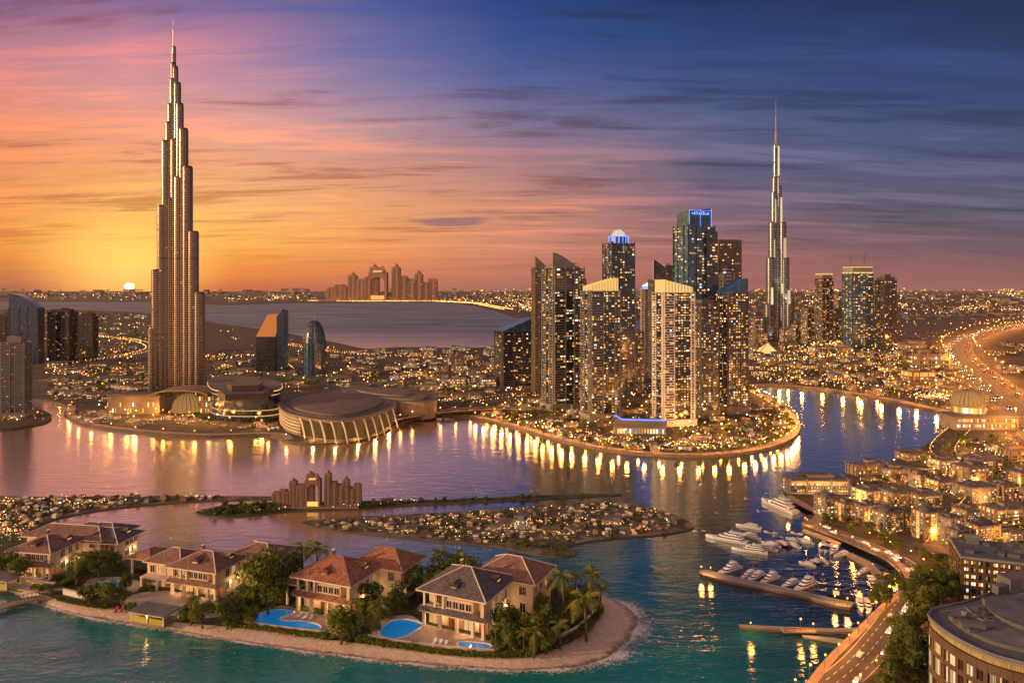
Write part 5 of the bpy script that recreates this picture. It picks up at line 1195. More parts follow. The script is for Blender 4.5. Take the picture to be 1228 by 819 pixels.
def light_rows(paths, stepx, off, r):
    """lamps in line along the far streets, too many to count"""
    mb = MB()
    for P in paths:
        for sg in (-1, 1):
            Q = offset_pts(P, sg * off)
            for a_, b_ in zip(Q, Q[1:]):
                L = (b_ - a_).length; m = max(1, int(L / (stepx * a_.y / F)))
                for k_ in range(m):
                    q = a_.lerp(b_, (k_ + RL2.random() * .5) / m); rr = r * q.y / F * RL2.uniform(.7, 1.2); mb.octa((q.x, q.y, ZL + 2.5), rr, M['city_row'])
    o = mb.obj('street_lights'); o['kind'] = 'stuff'
M['city_row'] = emit('row_lamp', ORNG, 1.5, 7.0, power=1.5)
light_rows([[G(x, y, .6) for x, y in ((372, 361), (430, 361.6), (520, 361.4), (570, 364), (610, 372))]] * 2, 1.6, 14, .42)
light_rows([rd, rd2, rd3, rd4, rd5, rd6, rd7], 5.0, 4.5, .5)
lights('city_lights', [(560, 347.3), (1240, 347.3), (1240, 378), (900, 378), (760, 372), (640, 366), (560, 356)], 2600, (.28, .62), .8, 'city', RL2, .55, 1.0)
lights('city_lights', [(0, 352), (386, 352), (386, 361), (260, 363), (0, 359)], 330, (.25, .55), .8, 'city', RL2, .5)
lights('city_lights', [(386, 357), (640, 357), (700, 380), (640, 381), (600, 366), (515, 361.5), (386, 361.5)], 620, (.28, .6), .8, 'city', RL2, .6)
lights('city_lights', [(0, 374), (180, 378), (180, 432), (0, 432)], 430, (.35, .75), 1.2, 'city', RL2, .55, land=main_poly)
lights('city_lights', [(250, 394), (340, 402), (420, 420), (640, 420), (640, 486), (520, 498), (250, 470)], 430, (.35, .7), 1.2, 'city', RL2, .5, land=main_poly)
lights('city_lights', [(60, 436), (330, 440), (330, 520), (60, 500)], 280, (.4, .8), 1.2, 'city', RL2, .5, land=main_poly)
lights('city_lights', [(640, 400), (900, 388), (1228, 384), (1228, 400), (1100, 410), (900, 412), (760, 420), (640, 430)], 520, (.3, .6), 1.2, 'city', RL2, .45, land=main_poly)
lights('city_lights', [(900, 414), (1142, 412), (1142, 500), (900, 466)], 500, (.3, .6), 1.5, 'city', RL2, .5, land=main_poly, top=3)
lights('city_lights', RL, 900, (.45, .95), 1.5, 'city', RL2, .5, land=main_poly, top=4)
lights('city_lights', [(625, 514), (690, 531), (760, 541), (830, 544), (900, 538.5), (938, 528), (954, 514), (940, 500), (930, 518), (896, 529), (830, 534), (760, 531), (690, 520), (640, 508)], 330, (.4, .8), 1.5, 'city', RL2, .3, land=main_poly, top=3)
lights('city_lights', [(600, 508), (690, 532), (830, 545), (940, 527), (950, 514), (930, 492), (890, 482), (640, 470), (560, 498)], 560, (.45, .95), 1.5, 'city', RL2, .5, land=main_poly, top=4)
OCC_S = OCC; OCC = []
def spread_lamps(poly, n, label, group, land, sc=1.3):
    for x, y, w_ in scatter(poly, n, (6, 9), random.Random(n), 1.2, land=land): lamp((x, y, ZL), label, group, R.uniform(0, 6), None, sc)
spread_lamps(RL, 60, 'orange street lamp between the lit blocks beyond the lake', 'street lamps beyond the lake', main_poly, 1.5)
spread_lamps([(620, 510), (690, 526), (830, 540), (940, 522), (940, 500), (890, 484), (640, 476), (580, 498)], 44, 'orange lamp in the lanes of the marina point', 'lane lamps of the marina point', main_poly, 1.0)
spread_lamps([(70, 496), (110, 508), (330, 516), (332, 508), (250, 506), (120, 492)], 22, 'orange lamp in front of the golden arch and rounded mall', 'lamps before the golden arch', main_poly, 1.0)
spread_lamps([(250, 450), (600, 490), (640, 470), (600, 450), (330, 430)], 26, 'orange street lamp between the bay and the canal bridge', 'street lamps by the canal', main_poly, 1.3)
spread_lamps([(0, 380), (180, 380), (180, 470), (60, 478)], 22, 'orange street lamp on the sunlit left bank', 'street lamps of the left bank', main_poly, 1.4)
OCC = OCC_S
lights('city_lights', [(-20, 514), (55, 506), (50, 494), (-20, 489)], 40, (.5, .9), 1.2, 'city', RL2, .2)
def masses(name, poly, n, wpx, hpx, mat, rnd, z=.6):
    xs = [p[0] for p in poly]; ys = [p[1] for p in poly]; mb = MB(); c = 0
    while c < n:
        x, y = rnd.uniform(min(xs), max(xs)), rnd.uniform(min(ys), max(ys))
        if not inpoly(x, y, poly): continue
        q = G(x, y); k = q.y / F; w_ = rnd.uniform(*wpx) * k; mb.box(q.x, q.y, z, w_, w_ * rnd.uniform(.5, 1.5), rnd.uniform(*hpx) * k, M[rnd.choice(mat)], rnd.uniform(0, 1.5)); c += 1
    o = mb.obj(name); o['kind'] = 'stuff'
masses('far_city', [(-200, 348.4), (1400, 348.4), (1400, 360), (640, 366), (560, 358), (386, 358), (200, 358), (-200, 357)], 700, (2, 9), (.6, 3.2), ('stone', 'conc_d', 'brown'), RL2, .5)
masses('far_city', [(640, 366), (1240, 362), (1240, 384), (900, 384), (720, 384)], 420, (2, 8), (.8, 3), ('stone', 'conc_d', 'brown'), RL2, .7)
# ------------------------------------------------------------------ villas
M['pool'] = solid('pool_water', (0.012, 0.26, 0.62), 0.08, var=.15, scale=.5, bump=.08, bscale=2.5)
pn_ = M['pool'].node_tree.nodes['Principled BSDF']; pn_.inputs['Emission Color'].default_value = (0.01, 0.32, 0.9, 1); pn_.inputs['Emission Strength'].default_value = 0.22   # underwater lamplight put into the water as its own glow
M['panel'] = solid('timber_door', (0.30, 0.10, 0.04), .5, var=.2, scale=2)
WIN = {}
def win_meshes(w, h, lit):
    key = (round(w, 2), round(h, 2), lit)
    if key not in WIN:
        f = MB(); b = .10
        for (x, z, ww, hh) in ((0, -b, w + 2 * b, b), (0, h, w + 2 * b, b), (-w / 2 - b / 2, 0, b, h), (w / 2 + b / 2, 0, b, h), (0, 0, .07, h)): f.box(x, -.04, z, ww, .14, hh, M['cream_l'])
        f.box(0, -.10, -b - .08, w + .5, .26, .09, M['cream_l'])
        if w > 1.3:
            for x in (-w / 4, w / 4): f.box(x, -.03, 0, .05, .1, h, M['cream_l'])
        p = MB(); p.box(0, .02, 0, w, .05, h, M['room_light'] if lit else M['glass_w'])
        WIN[key] = (f.mesh('window'), p.mesh('pane'))
    return WIN[key]
M['room_light'] = emit('room_light', [(0, (1, .50, .16)), (1, (1, .62, .26))], .35, .9)
def window(par, x, y, z, w, h, rz, lit):
    fm_, pm_ = win_meshes(w, h, lit); o = put('window', fm_, par, (x, y, z), rz); put('pane', pm_, o)
def hip(par, x0, x1, y0, y1, z, rise, mat, over=1.0, caps=True, name='roof'):
    x0 -= over; x1 += over; y0 -= over; y1 += over; w_, d = x1 - x0, y1 - y0; e = .28
    if d >= w_: ra, rb = ((x0 + x1) / 2, y0 + w_ / 2 * .96), ((x0 + x1) / 2, y1 - w_ / 2 * .96)
    else: ra, rb = (x0 + d / 2 * .96, (y0 + y1) / 2), (x1 - d / 2 * .96, (y0 + y1) / 2)
    C = [(x0, y0, z + e), (x1, y0, z + e), (x1, y1, z + e), (x0, y1, z + e)]; A, B = (*ra, z + e + rise), (*rb, z + e + rise)
    mb = MB(); v = C + [A, B]
    fs = [(0, 1, 4), (1, 2, 5, 4), (2, 3, 5), (3, 0, 4, 5)] if d >= w_ else [(0, 1, 5, 4), (1, 2, 5), (2, 3, 4, 5), (3, 0, 4)]
    mb.add(v, fs, mat); roof = mb.obj(name, par)
    fa = MB(); fa.box((x0 + x1) / 2, (y0 + y1) / 2, z, w_ - .04, d - .04, e - .01, M['cream_l']); fa.obj('fascia', roof)
    if caps:
        cp = MB()
        for a, b in ((0, 4), (1, 4 if d >= w_ else 5), (2, 5), (3, 5 if d >= w_ else 4), (4, 5)): cp.tube([v[a], v[b]], .13, 5, M['cream_l'] if mat is not M['terracotta'] else M['stone'])
        cp.obj('ridge_cap', roof)
    return roof, (A, B)
def villa(label, corner, W, D1, rot, roofmat, rear=(-7, 4.5, 12, 24), wing=None, carport=False, eave=7.6, lamp_e=120, side_win=3, seed=1, rise=3.4):
    rnd = random.Random(seed); q = G(*corner, ZG)
    r = thing('villa', label, 'villa', (q.x, q.y, ZG), rot); PD = 2.7; fl = eave / 2
    mb = MB(); mb.box(-W / 2, PD + (D1 - PD) / 2, 0, W, D1 - PD, eave, M['cream'])                       # main body
    mb.box(-W * .42, PD * .62, fl, W * .46, PD * .74, eave - fl - .9, M['cream']); mb.box(-.35, PD / 2, fl, .7, PD * .99, eave - fl, M['cream']); wl = mb.obj('wall', r)
    if rear:
        a, b, c, d = rear; mb = MB(); mb.box((a + b) / 2, (c + d) / 2, 0, b - a, d - c, eave * .97, M['cream']); mb.obj('rear_wall', r)
        mb = MB(); mb.box((a + b) / 2, (c + d) / 2, fl - .15, b - a + .3, d - c + .3, .3, M['cream_l']); mb.obj('string_course', r)
    # porch: columns, slab with a tiled lip, parapet, loggia above
    for i, f in enumerate((.02, .28, .56, .82, .985)):
        c = MB(); x = -W * (1 - f); c.box(x, .25, 0, .55, .55, fl - .4, M['cream_l']); c.box(x, .25, 0, .75, .75, .4, M['cream_l']); c.box(x, .25, fl - .6, .72, .72, .2, M['cream_l']); c.obj('column', r)
    s = MB(); s.box(-W / 2, PD / 2 - .25, fl - .4, W + .9, PD + .6, .4, M['cream_l']); s.obj('porch_slab', r)
    t = MB(); x0, x1 = -W - .55, .5; zt = fl + .02
    t.add([(x0 - .4, -.9, zt), (x1 + .3, -.9, zt), (x1, .35, zt + .75), (x0, .35, zt + .75)], [(0, 1, 2, 3)], roofmat)
    t.add([(x0 - .4, -.9, zt), (x0, .35, zt + .75), (x0, PD, zt + .75), (x0 - .4, PD, zt)], [(0, 1, 2, 3)], roofmat); t.obj('porch_roof', r)
    p = MB(); p.box(-W * .80, .4, fl, W * .38, .16, .85, M['cream_l']); p.obj('parapet', r)
    g = MB(); g.box(-W * .10, .42, fl + .05, W * .16, .06, .9, M['glass_g']); g.obj('balustrade', r)
    for x in (-W + .3, -W * .80, -W * .665): c = MB(); c.box(x, .35, fl, .4, .4, eave - fl, M['cream_l']); c.obj('column', r)
    # openings
    for i, f in enumerate((.14, .40, .66, .90)):
        d = MB(); x = -W * (1 - f); d.box(x, PD - .04, .02, 1.9, .12, fl - 1.0, M['panel'] if i % 2 else M['room_light']); dd = d.obj('door', r)
        h = MB(); h.box(x, PD - .13, .02, .09, .1, fl - 1.0, M['wood']); h.box(x - .98, PD - .1, .02, .1, .16, fl - .9, M['cream_l']); h.box(x + .98, PD - .1, .02, .1, .16, fl - .9, M['cream_l']); h.obj('frame', dd)
    for i in range(4): window(r, -W * .42 + (i - 1.5) * W * .105, PD * .25 - .03, fl + 1.0, W * .08, 1.35, 0, False)
    window(r, -W * .12, PD - .02, fl + .6, 1.7, 2.2, 0, True); window(r, -W * .80, PD - .02, fl + .5, 1.8, 2.2, 0, False)
    for i in range(side_win):
        y = PD + 1.3 + i * (D1 - PD - 1.5) / max(1, side_win)
        window(r, .02, y, 1.0, 1.1, 1.9, pi / 2, rnd.random() < .3); window(r, .02, y, fl + 1.0, 1.1, 1.7, pi / 2, rnd.random() < .25)
    if rear:
        a, b, c, d = rear
        if b > .5:
            window(r, b * .55, c - .02, 1.2, 1.2, 1.9, 0, rnd.random() < .6); window(r, b * .55, c - .02, fl + 1.0, 1.5, 1.7, 0, rnd.random() < .4)
        for i in range(3):
            y = c + 1.6 + i * (d - c - 2) / 3; window(r, b + .02, y, 1.0, 1.1, 1.9, pi / 2, rnd.random() < .3); window(r, b + .02, y, fl + 1.0, 1.1, 1.6, pi / 2, rnd.random() < .2)
        bl = MB(); bl.box(b + .7, c + (d - c) * .35, fl - .2, 1.4, 3.4, .25, M['cream_l']); bl.box(b + 1.35, c + (d - c) * .35, fl + .05, .1, 3.4, .8, M['cream_l']); bl.obj('balcony', r)
        hip(r, a, b, c, d, eave * .97, rise * .92, roofmat if seed != 4 else M['mauve'])
    roof, (A, B) = hip(r, -W, 0, 0, D1, eave, rise, roofmat)
    ch = MB(); ch.box(A[0] - 1.4, (A[1] + B[1]) / 2 + 1.5, A[2] - 1.4, .5, .5, 1.9, M['mauve']); ch.box(A[0] - 1.4, (A[1] + B[1]) / 2 + 1.5, A[2] + .5, .7, .7, .14, M['cream_l']); ch.obj('chimney', roof)
    for (x, y, rz) in ((-W * .52, 1.7, 0.0), (-1.5, D1 * .62, pi / 2)):                                     # roof dormers
        d = MB(); zz = eave + 1.0; c, n = cos(rz), sin(rz); T = lambda lx, ly, lz: (x + lx * c - ly * n, y + lx * n + ly * c, zz + lz)
        d.add([T(-1, -.8, 0), T(1, -.8, 0), T(1, 2.2, 0), T(-1, 2.2, 0), T(-1.1, -1, .75), T(1.1, -1, .75), T(0, -1, 1.3), T(0, 2.6, 1.3), T(-1.1, 2.4, .75), T(1.1, 2.4, .75)], [(0, 1, 5, 4), (4, 5, 6), (4, 6, 7, 8), (6, 5, 9, 7), (1, 2, 9, 5), (3, 0, 4, 8)], roofmat); dm = d.obj('dormer', roof)
        wv = MB(); wv.box(x + (.86 * n), y - .86 * c, zz + .12, 1.3, .1, .5, M['room_light'], rz); wv.obj('pane', dm)
    if wing:
        a, b, c, d, hh = wing; mb = MB(); mb.box((a + b) / 2, (c + d) / 2, 0, b - a, d - c, hh, M['cream']); mb.obj('wing_wall', r); hip(r, a, b, c, d, hh, 2.2, roofmat, .8, True)
        for i in range(3): window(r, a + (b - a) * (i + .5) / 3, c - .02, hh * .52 + .3, 1.2, 1.6, 0, i == 1); 
        for i in range(2): window(r, a + (b - a) * (i + .5) / 2, c - .02, .6, 1.6, 2.2, 0, rnd.random() < .6)
        mb = MB(); mb.box((a + b) / 2, c - 1.2, hh * .46, b - a - .3, 2.4, .3, M['cream_l']); mb.obj('terrace_slab', r)
        for x in (a + .4, (a + b) / 2, b - .5): c_ = MB(); c_.box(x, c - 2.1, 0, .45, .45, hh * .46, M['cream_l']); c_.obj('column', r)
    if carport:
        a, b, c, d = carport; hip(r, a, b, c, d, 4.6, 1.4, M['terracotta'], .5)
        for x in (a + .3, b - .3):
            for y in (c + .3, d - .3): c_ = MB(); c_.box(x, y, 0, .4, .4, 4.6, M['cream_l']); c_.obj('column', r)
    for (x, y) in ((.5, PD + 2.2), (.5, D1 * .75)):  # side lamps added to brighten the villa walls
        b = MB(); b.box(x - .3, y, fl * .8, .35, .12, .3, M['lamp_bulb']); b.obj('wall_lamp', r)
        lo = bpy.data.objects.new('wall_fill_light', WALL_FILL); COL.objects.link(lo); lo.parent = r; lo.location = (x + .5, y, fl * .8)
    # the porch lamps
    for i, f in enumerate((.2, .75)):
        b = MB(); b.ball((-W * (1 - f), PD * .55, fl - .75), .2, M['lamp_bulb'], 8, 6); b.tube([(-W * (1 - f), PD * .55, fl - .6), (-W * (1 - f), PD * .55, fl - .4)], .04, 5, M['dark_metal']); b.obj('porch_lamp', r)
        ld = bpy.data.lights.new('porch_light', 'POINT'); ld.energy = lamp_e; ld.color = (1, .55, .22); ld.shadow_soft_size = .2
        lo = bpy.data.objects.new('porch_light', ld); COL.objects.link(lo); lo.parent = r; lo.location = (-W * (1 - f), PD * .5, fl - 1.1)
    return r
WALL_FILL = point('wall_fill_light', 110, (1, .58, .24), .15)
M['lamp_bulb'] = emit('lamp_bulb', [(0, (1, .6, .25)), (1, (1, .6, .25))], 9, 11)
a = radians
villa('villa under a dark slate hipped roof, beside the sandy tip of the island', (580, 768), 14.0, 13.0, a(-25), M['slate'], (-8, 5.0, 12.5, 22.5), seed=4, lamp_e=420)
villa('villa under a bright terracotta roof, between the two blue curving pools', (419, 744), 13.5, 12.0, a(-22), M['terracotta'], (-6, 5.5, 11.5, 20), seed=3, eave=7.2, lamp_e=360, rise=3.1, carport=(-17.5, -13.6, 1.5, 6))
villa('villa with a low left wing and a tiled carport, behind the yellow beach pavilion', (258, 721), 12.0, 10.0, a(-18), M['mauve'], (-4, 7.5, 9.5, 19), wing=(-21.5, -12.0, 3.0, 11.0, 5.3), carport=(-28.5, -22.5, 5, 12), seed=2, lamp_e=260, eave=6.3, rise=2.3)
villa('villa with a dark roof and two deep porches, behind the wooden beach jetty', (60, 694), 10.5, 11.0, a(-10), M['mauve'], (-16, 5.0, 10.5, 18), seed=5, lamp_e=240, eave=6.0, rise=2.2)
villa('pale villa behind the jetty villa, with slate and mauve roofs by the lagoon', (140, 677), 12.0, 9.0, a(-8), M['slate'], (-18, -4.0, 5, 13), seed=6, lamp_e=150, eave=5.2, rise=2.2)
VILLAS = [o for o in SC.objects if o.name.startswith('villa') and o.parent is None]
def in_villa(x, y, pad=1.0):
    for v in VILLAS:
        c, n = cos(-v.rotation_euler.z), sin(-v.rotation_euler.z); dx, dy = x - v.location.x, y - v.location.y
        lx, ly = dx * c - dy * n, dx * n + dy * c
        if -14 - pad < lx < 0 + pad and -1 - pad < ly < 12 + pad: return True
        if -8 - pad < lx < 5.5 + pad and 10 - pad < ly < 23 + pad: return True
    return False

# ------------------------------------------------------------------ gardens: terraces, pools, hedges, walls
def sheet(name, px, z, mat, n=5, kind='structure'):
    P = px_poly([(v.x, v.y) for v in cat([Vector(p) for p in px], n, True)], z); mb = MB(); mb.prism(P, z - .25, z, M[mat]); o = mb.obj(name)
    o['kind'] = kind; return P
sheet('terrace', [(292, 748), (306, 732), (335, 726), (352, 728), (366, 733), (420, 744), (432, 752), (400, 762), (340, 757)], ZG + .08, 'terrace', 4)
sheet('terrace', [(446, 757), (460, 742), (490, 737), (512, 748), (560, 760), (596, 772), (592, 780), (520, 776), (456, 769)], ZG + .08, 'terrace', 4)
sheet('terrace', [(150, 716), (200, 708), (262, 722), (268, 738), (226, 740), (190, 734), (150, 728)], ZG + .08, 'terrace', 4)
sheet('terrace', [(100, 702), (112, 693), (150, 692), (172, 700), (160, 710), (120, 712)], ZG + .08, 'terrace', 4)
sheet('terrace', [(-30, 692), (20, 690), (66, 696), (76, 706), (50, 710), (0, 702)], ZG + .08, 'terrace', 4)
def pool(label, px, n=5):
    z = ZG + .14; P = px_poly([(v.x, v.y) for v in cat([Vector(p) for p in px], n, True)], z); c = (sum(p[0] for p in P) / len(P), sum(p[1] for p in P) / len(P))
    L = [(x - c[0], y - c[1]) for x, y in P]; r = thing('swimming_pool', label, 'pool', (c[0], c[1], z))
    mb = MB(); mb.prism(L, -.3, 0, M['pool']); mb.obj('water', r)
    cp = MB(); Q = [Vector((a, b, .03)) for a, b in L]; cp.tube(Q + [Q[0], Q[1]], .16, 5, M['cream_l']); cp.obj('coping', r)
    OCC.append((c[0], c[1], max(sqrt(a * a + b * b) for a, b in L) * .8))
    return P
PL = [pool('curving blue pool in front of the terracotta roofed villa', [(303, 747), (311, 736), (332, 730.5), (351, 732), (351, 736), (336, 741), (342, 744), (365, 744.5), (384, 750), (381, 755), (350, 753), (316, 750)]),
      pool('wide blue pool left of the slate roofed villa', [(455, 756), (470, 744), (489, 742.5), (507, 748), (503, 753), (487, 763), (470, 766), (457, 762)], 2),
      pool('small blue plunge pool below the porch of the slate roofed villa', [(548, 773), (556, 769), (586, 772), (588, 777), (560, 778)], 3),
      pool('oval blue pool between the jetty villa and the carport', [(118, 700), (128, 696), (143, 696), (149, 700), (140, 703.5), (124, 703.5)])]
def low_wall(label, px, h=.9, mat='cream', th=.35):
    P = [G(x, y, ZG) for x, y in px_spline(px, 6)]; o = P[0]; r = thing('garden_wall', label, 'wall', tuple(o)); Q = [p - o for p in P]
    mb = MB(); m = len(Q)
    for k in range(m):
        d = Q[min(k + 1, m - 1)] - Q[max(k - 1, 0)]; d.normalize(); nn = Vector((-d.y, d.x, 0)) * th / 2
        mb.v += [tuple(Q[k] - nn), tuple(Q[k] + nn), tuple(Q[k] + nn + Vector((0, 0, h))), tuple(Q[k] - nn + Vector((0, 0, h)))]
    mb.mi(M[mat])
    for k in range(m - 1):
        for s in range(4): mb.f.append((4 * k + s, 4 * k + 4 + s, 4 * k + 4 + (s + 1) % 4, 4 * k + (s + 1) % 4)); mb.m.append(0)
    mb.f += [(0, 1, 2, 3), (4 * m - 1, 4 * m - 2, 4 * m - 3, 4 * m - 4)]; mb.m += [0, 0]; mb.obj('masonry', r)
    cp = MB(); cp.ribbon(Q, th + .2, M['cream_l'], h + .06); cp.ribbon(Q, th + .2, M['cream_l'], h + .005); cp.obj('coping', r)
low_wall('sandy garden wall below the curving pool of the terracotta villa', [(293, 750), (330, 755.5), (370, 760.5), (398, 763)])
low_wall('sandy garden wall along the terrace of the slate roofed villa', [(441, 766), (480, 773), (530, 779), (592, 784)], .8)
low_wall('pale curved garden wall among shrubs near the sandy tip', [(672, 766), (690, 757), (706, 744), (714, 734)], .8)
low_wall('white garden wall below the oval pool beside the jetty', [(76, 712), (92, 716), (104, 720)], 1.2, 'white')
low_wall('pale garden wall left of the wooden jetty platform', [(33, 697), (50, 702), (66, 704)], 1.0, 'cream')
def hedge(label, px, w_=1.3, h=.9, mat='leaf', seed=1, z=ZG):
    P = [G(x, y, z) for x, y in px_spline(px, 6)]; o = P[0]; rnd = random.Random(seed); mb = MB(); L = sum((b - a).length for a, b in zip(P, P[1:]))
    r = put('hedge', MB().mesh('x'), None) if False else None
    for _ in range(int(L * 130)):
        k = rnd.randrange(len(P) - 1); q = P[k].lerp(P[k + 1], rnd.random()) - o; d = (P[k + 1] - P[k]).normalized(); nn = Vector((-d.y, d.x, 0))
        f = rnd.uniform(-.5, .5); zz = rnd.random() ** .5 * h * (1 + .12 * sin(q.x * 2.1)); q = q + nn * f * w_ + Vector((0, 0, zz)); s = rnd.uniform(.12, .26)
        u = Vector((rnd.gauss(0, 1), rnd.gauss(0, 1), rnd.gauss(0, 1))).normalized(); v = u.cross(Vector((rnd.gauss(0, 1), rnd.gauss(0, 1), rnd.gauss(0, 1)))).normalized()
        mb.add([q - u * s, q + v * s * .6, q + u * s, q - v * s * .6], [(0, 1, 2, 3)], M[mat])
    tag(mb.obj('hedge', loc=tuple(o)), label, 'hedge')
hedge('clipped hedge on the sand line below the curving pool', [(282, 751), (330, 758), (375, 764), (398, 766)], seed=1)
hedge('long clipped hedge on the sand line below the slate roofed villa', [(438, 770), (480, 777), (540, 785), (600, 788), (640, 785)], seed=2)
hedge('hedge curving along the sandy tip of the island', [(650, 782), (685, 768), (708, 750), (720, 734)], 1.6, 1.0, 'leaf_d', 3)
hedge('green hedge strip beside the jetty and below the jetty villa', [(38, 706), (60, 706), (80, 700), (88, 696)], 1.8, .9, 'leaf', 4)
hedge('low hedge between the carport villa and its beach shrubs', [(262, 738), (285, 730), (300, 722)], 1.4, .9, 'leaf_d', 5)
hedge('hedge on the sand line between jetty and beach pavilion', [(70, 720), (100, 726), (128, 730)], 1.0, .7, 'leaf_d', 6)
# beach pavilions with yellow awning walls
def beach_pav(label, px, w_, d, rot):
    q = G(*px, ZG - .2); r = thing('beach_pavilion', label, 'pavilion', tuple(q), rot)
    mb = MB(); mb.box(0, 0, 0, w_, d, .25, M['deck']); mb.obj('deck', r)
    mb = MB(); mb.box(0, 0, 2.3, w_ + .6, d + .6, .22, M['roof_g']); mb.box(0, 0, 2.2, w_ + .7, d + .7, .1, M['cream_l']); mb.obj('roof', r)
    for sx in (-1, 0, 1):
        for sy in (-1, 1): c = MB(); c.box(sx * (w_ / 2 - .2), sy * (d / 2 - .2), .25, .22, .22, 1.95, M['cream_l']); c.obj('post', r)
    for sx in (-.25, .25): c = MB(); c.box(sx * w_, -d / 2 + .3, .25, w_ * .42, .1, 1.15, M['yellow_lit']); c.obj('awning', r)
    ld = bpy.data.lights.new('pavilion_light', 'POINT'); ld.energy = 60; ld.color = (1, .6, .2); ld.shadow_soft_size = .2
    lo = bpy.data.objects.new('pavilion_light', ld); COL.objects.link(lo); lo.parent = r; lo.location = (0, -d / 2 - .1, 1.9)
    b = MB(); b.ball((0, -d / 2 - .1, 2.05), .1, M['lamp_bulb'], 6, 4); b.obj('lamp', r)
    OCC.append((q.x, q.y, w_ * .5))
M['yellow_lit'] = emit('lit_yellow_awning', [(0, (1, .52, .06)), (1, (1, .56, .08))], .5, .62)
beach_pav('flat roofed beach pavilion with yellow lit awnings, below the carport villa', (186, 744), 8.6, 4.6, a(-18))
beach_pav('flat roofed beach pavilion with yellow lit awnings, cut by the picture edge', (3, 703), 7.0, 4.0, a(-16))
# jetty
root = thing('beach_jetty', 'wooden beach jetty with a railed platform reaching into the teal water', 'jetty', tuple(G(60, 717, .9)), 0); o = root.location
jp = [G(x, y, .9) - o for x, y in [(64, 716), (50, 716.5), (34, 719), (14, 724), (-30, 737), (-70, 750)]]
mb = MB(); mb.ribbon(jp, 2.6, M['deck'], .12); mb.ribbon(jp, 2.6, M['deck'], -.1)
for s in (-1, 1): mb.tube([p + Vector((0, 0, .02)) for p in offset_pts(jp, s * 1.3)], .13, 4, M['deck'])
mb.obj('walkway', root)
for p in offset_pts(jp, 1.1)[1:] + offset_pts(jp, -1.1)[1:]: mb = MB(); mb.cyl(p.x, p.y, -2.2, 2.2, .13, .13, 7, M['wood']); mb.obj('pile', root)
for s in (-1.2, 1.2):
    mb = MB(); Q = offset_pts(jp[:4], s); mb.tube([p + Vector((0, 0, 1.0)) for p in Q], .06, 4, M['wood'])
    for i in range(len(Q) - 1):
        for t in (0, .25, .5, .75): p = Q[i].lerp(Q[i + 1], t); mb.box(p.x, p.y, .1, .09, .09, .9, M['wood'])
    mb.obj('railing', root)
def lounger():
    r = thing('sun_lounger', '', 'lounger'); mb = MB(); mb.box(0, 0, .22, .65, 1.3, .08, M['white']); mb.obj('bed', r)
    mb = MB(); mb.add([(-.32, .65, .24), (.32, .65, .24), (.32, 1.15, .62), (-.32, 1.15, .62), (-.32, .65, .32), (.32, .65, .32), (.32, 1.15, .70), (-.32, 1.15, .70)], [(4, 5, 6, 7), (0, 1, 5, 4), (2, 3, 7, 6), (1, 2, 6, 5), (3, 0, 4, 7), (3, 2, 1, 0)], M['white']); mb.obj('backrest', r)
    for x in (-.28, .28):
        for y in (-.55, .55): mb = MB(); mb.box(x, y, 0, .06, .06, .22, M['wood']); mb.obj('leg', r)
    return r
lg = lounger(); first = True
for (px, py, ps, lb) in ((358, 740, 3, 'white sun lounger on the terrace beside the curving pool'), (520, 772, 3, 'white sun lounger on the slate roofed villa terrace'), (112, 706, 3, 'white sun lounger beside the oval pool'), (215, 733, 2, 'white sun lounger on the terrace of the carport villa')):
    for i in range(ps):
        q = G(px + i * 7, py + i * 1.3, ZG + .09); lab, grp = lb, 'loungers: ' + lb
        if first: lg.location = q; lg.rotation_euler.z = -.3; lg['label'] = lab; lg['group'] = grp; first = False
        else: dup(lg, q, -.3 + .1 * i, 1, lab, grp)
# small red sun shade and chairs on the sand
root = thing('beach_chair', 'pair of folded red beach chairs on the sand beside the yellow pavilion', 'chair', tuple(G(142, 735, .95)))
for x in (-.6, .6):
    mb = MB(); mb.box(x, 0, .3, .6, .7, .06, M['red']); mb.add([(x - .3, .3, .3), (x + .3, .3, .3), (x + .3, .75, 1.2), (x - .3, .75, 1.2), (x - .3, .36, .3), (x + .3, .36, .3), (x + .3, .81, 1.2), (x - .3, .81, 1.2)], [(3, 2, 1, 0), (4, 5, 6, 7), (0, 3, 7, 4), (1, 5, 6, 2), (2, 6, 7, 3)], M['red']); mb.obj('seat', root)
    mb = MB(); [mb.tube([(x + s, -.3, 0), (x + s, .4, .6)], .03, 4, M['wood']) for s in (-.28, .28)]; mb.obj('leg_frame', root)

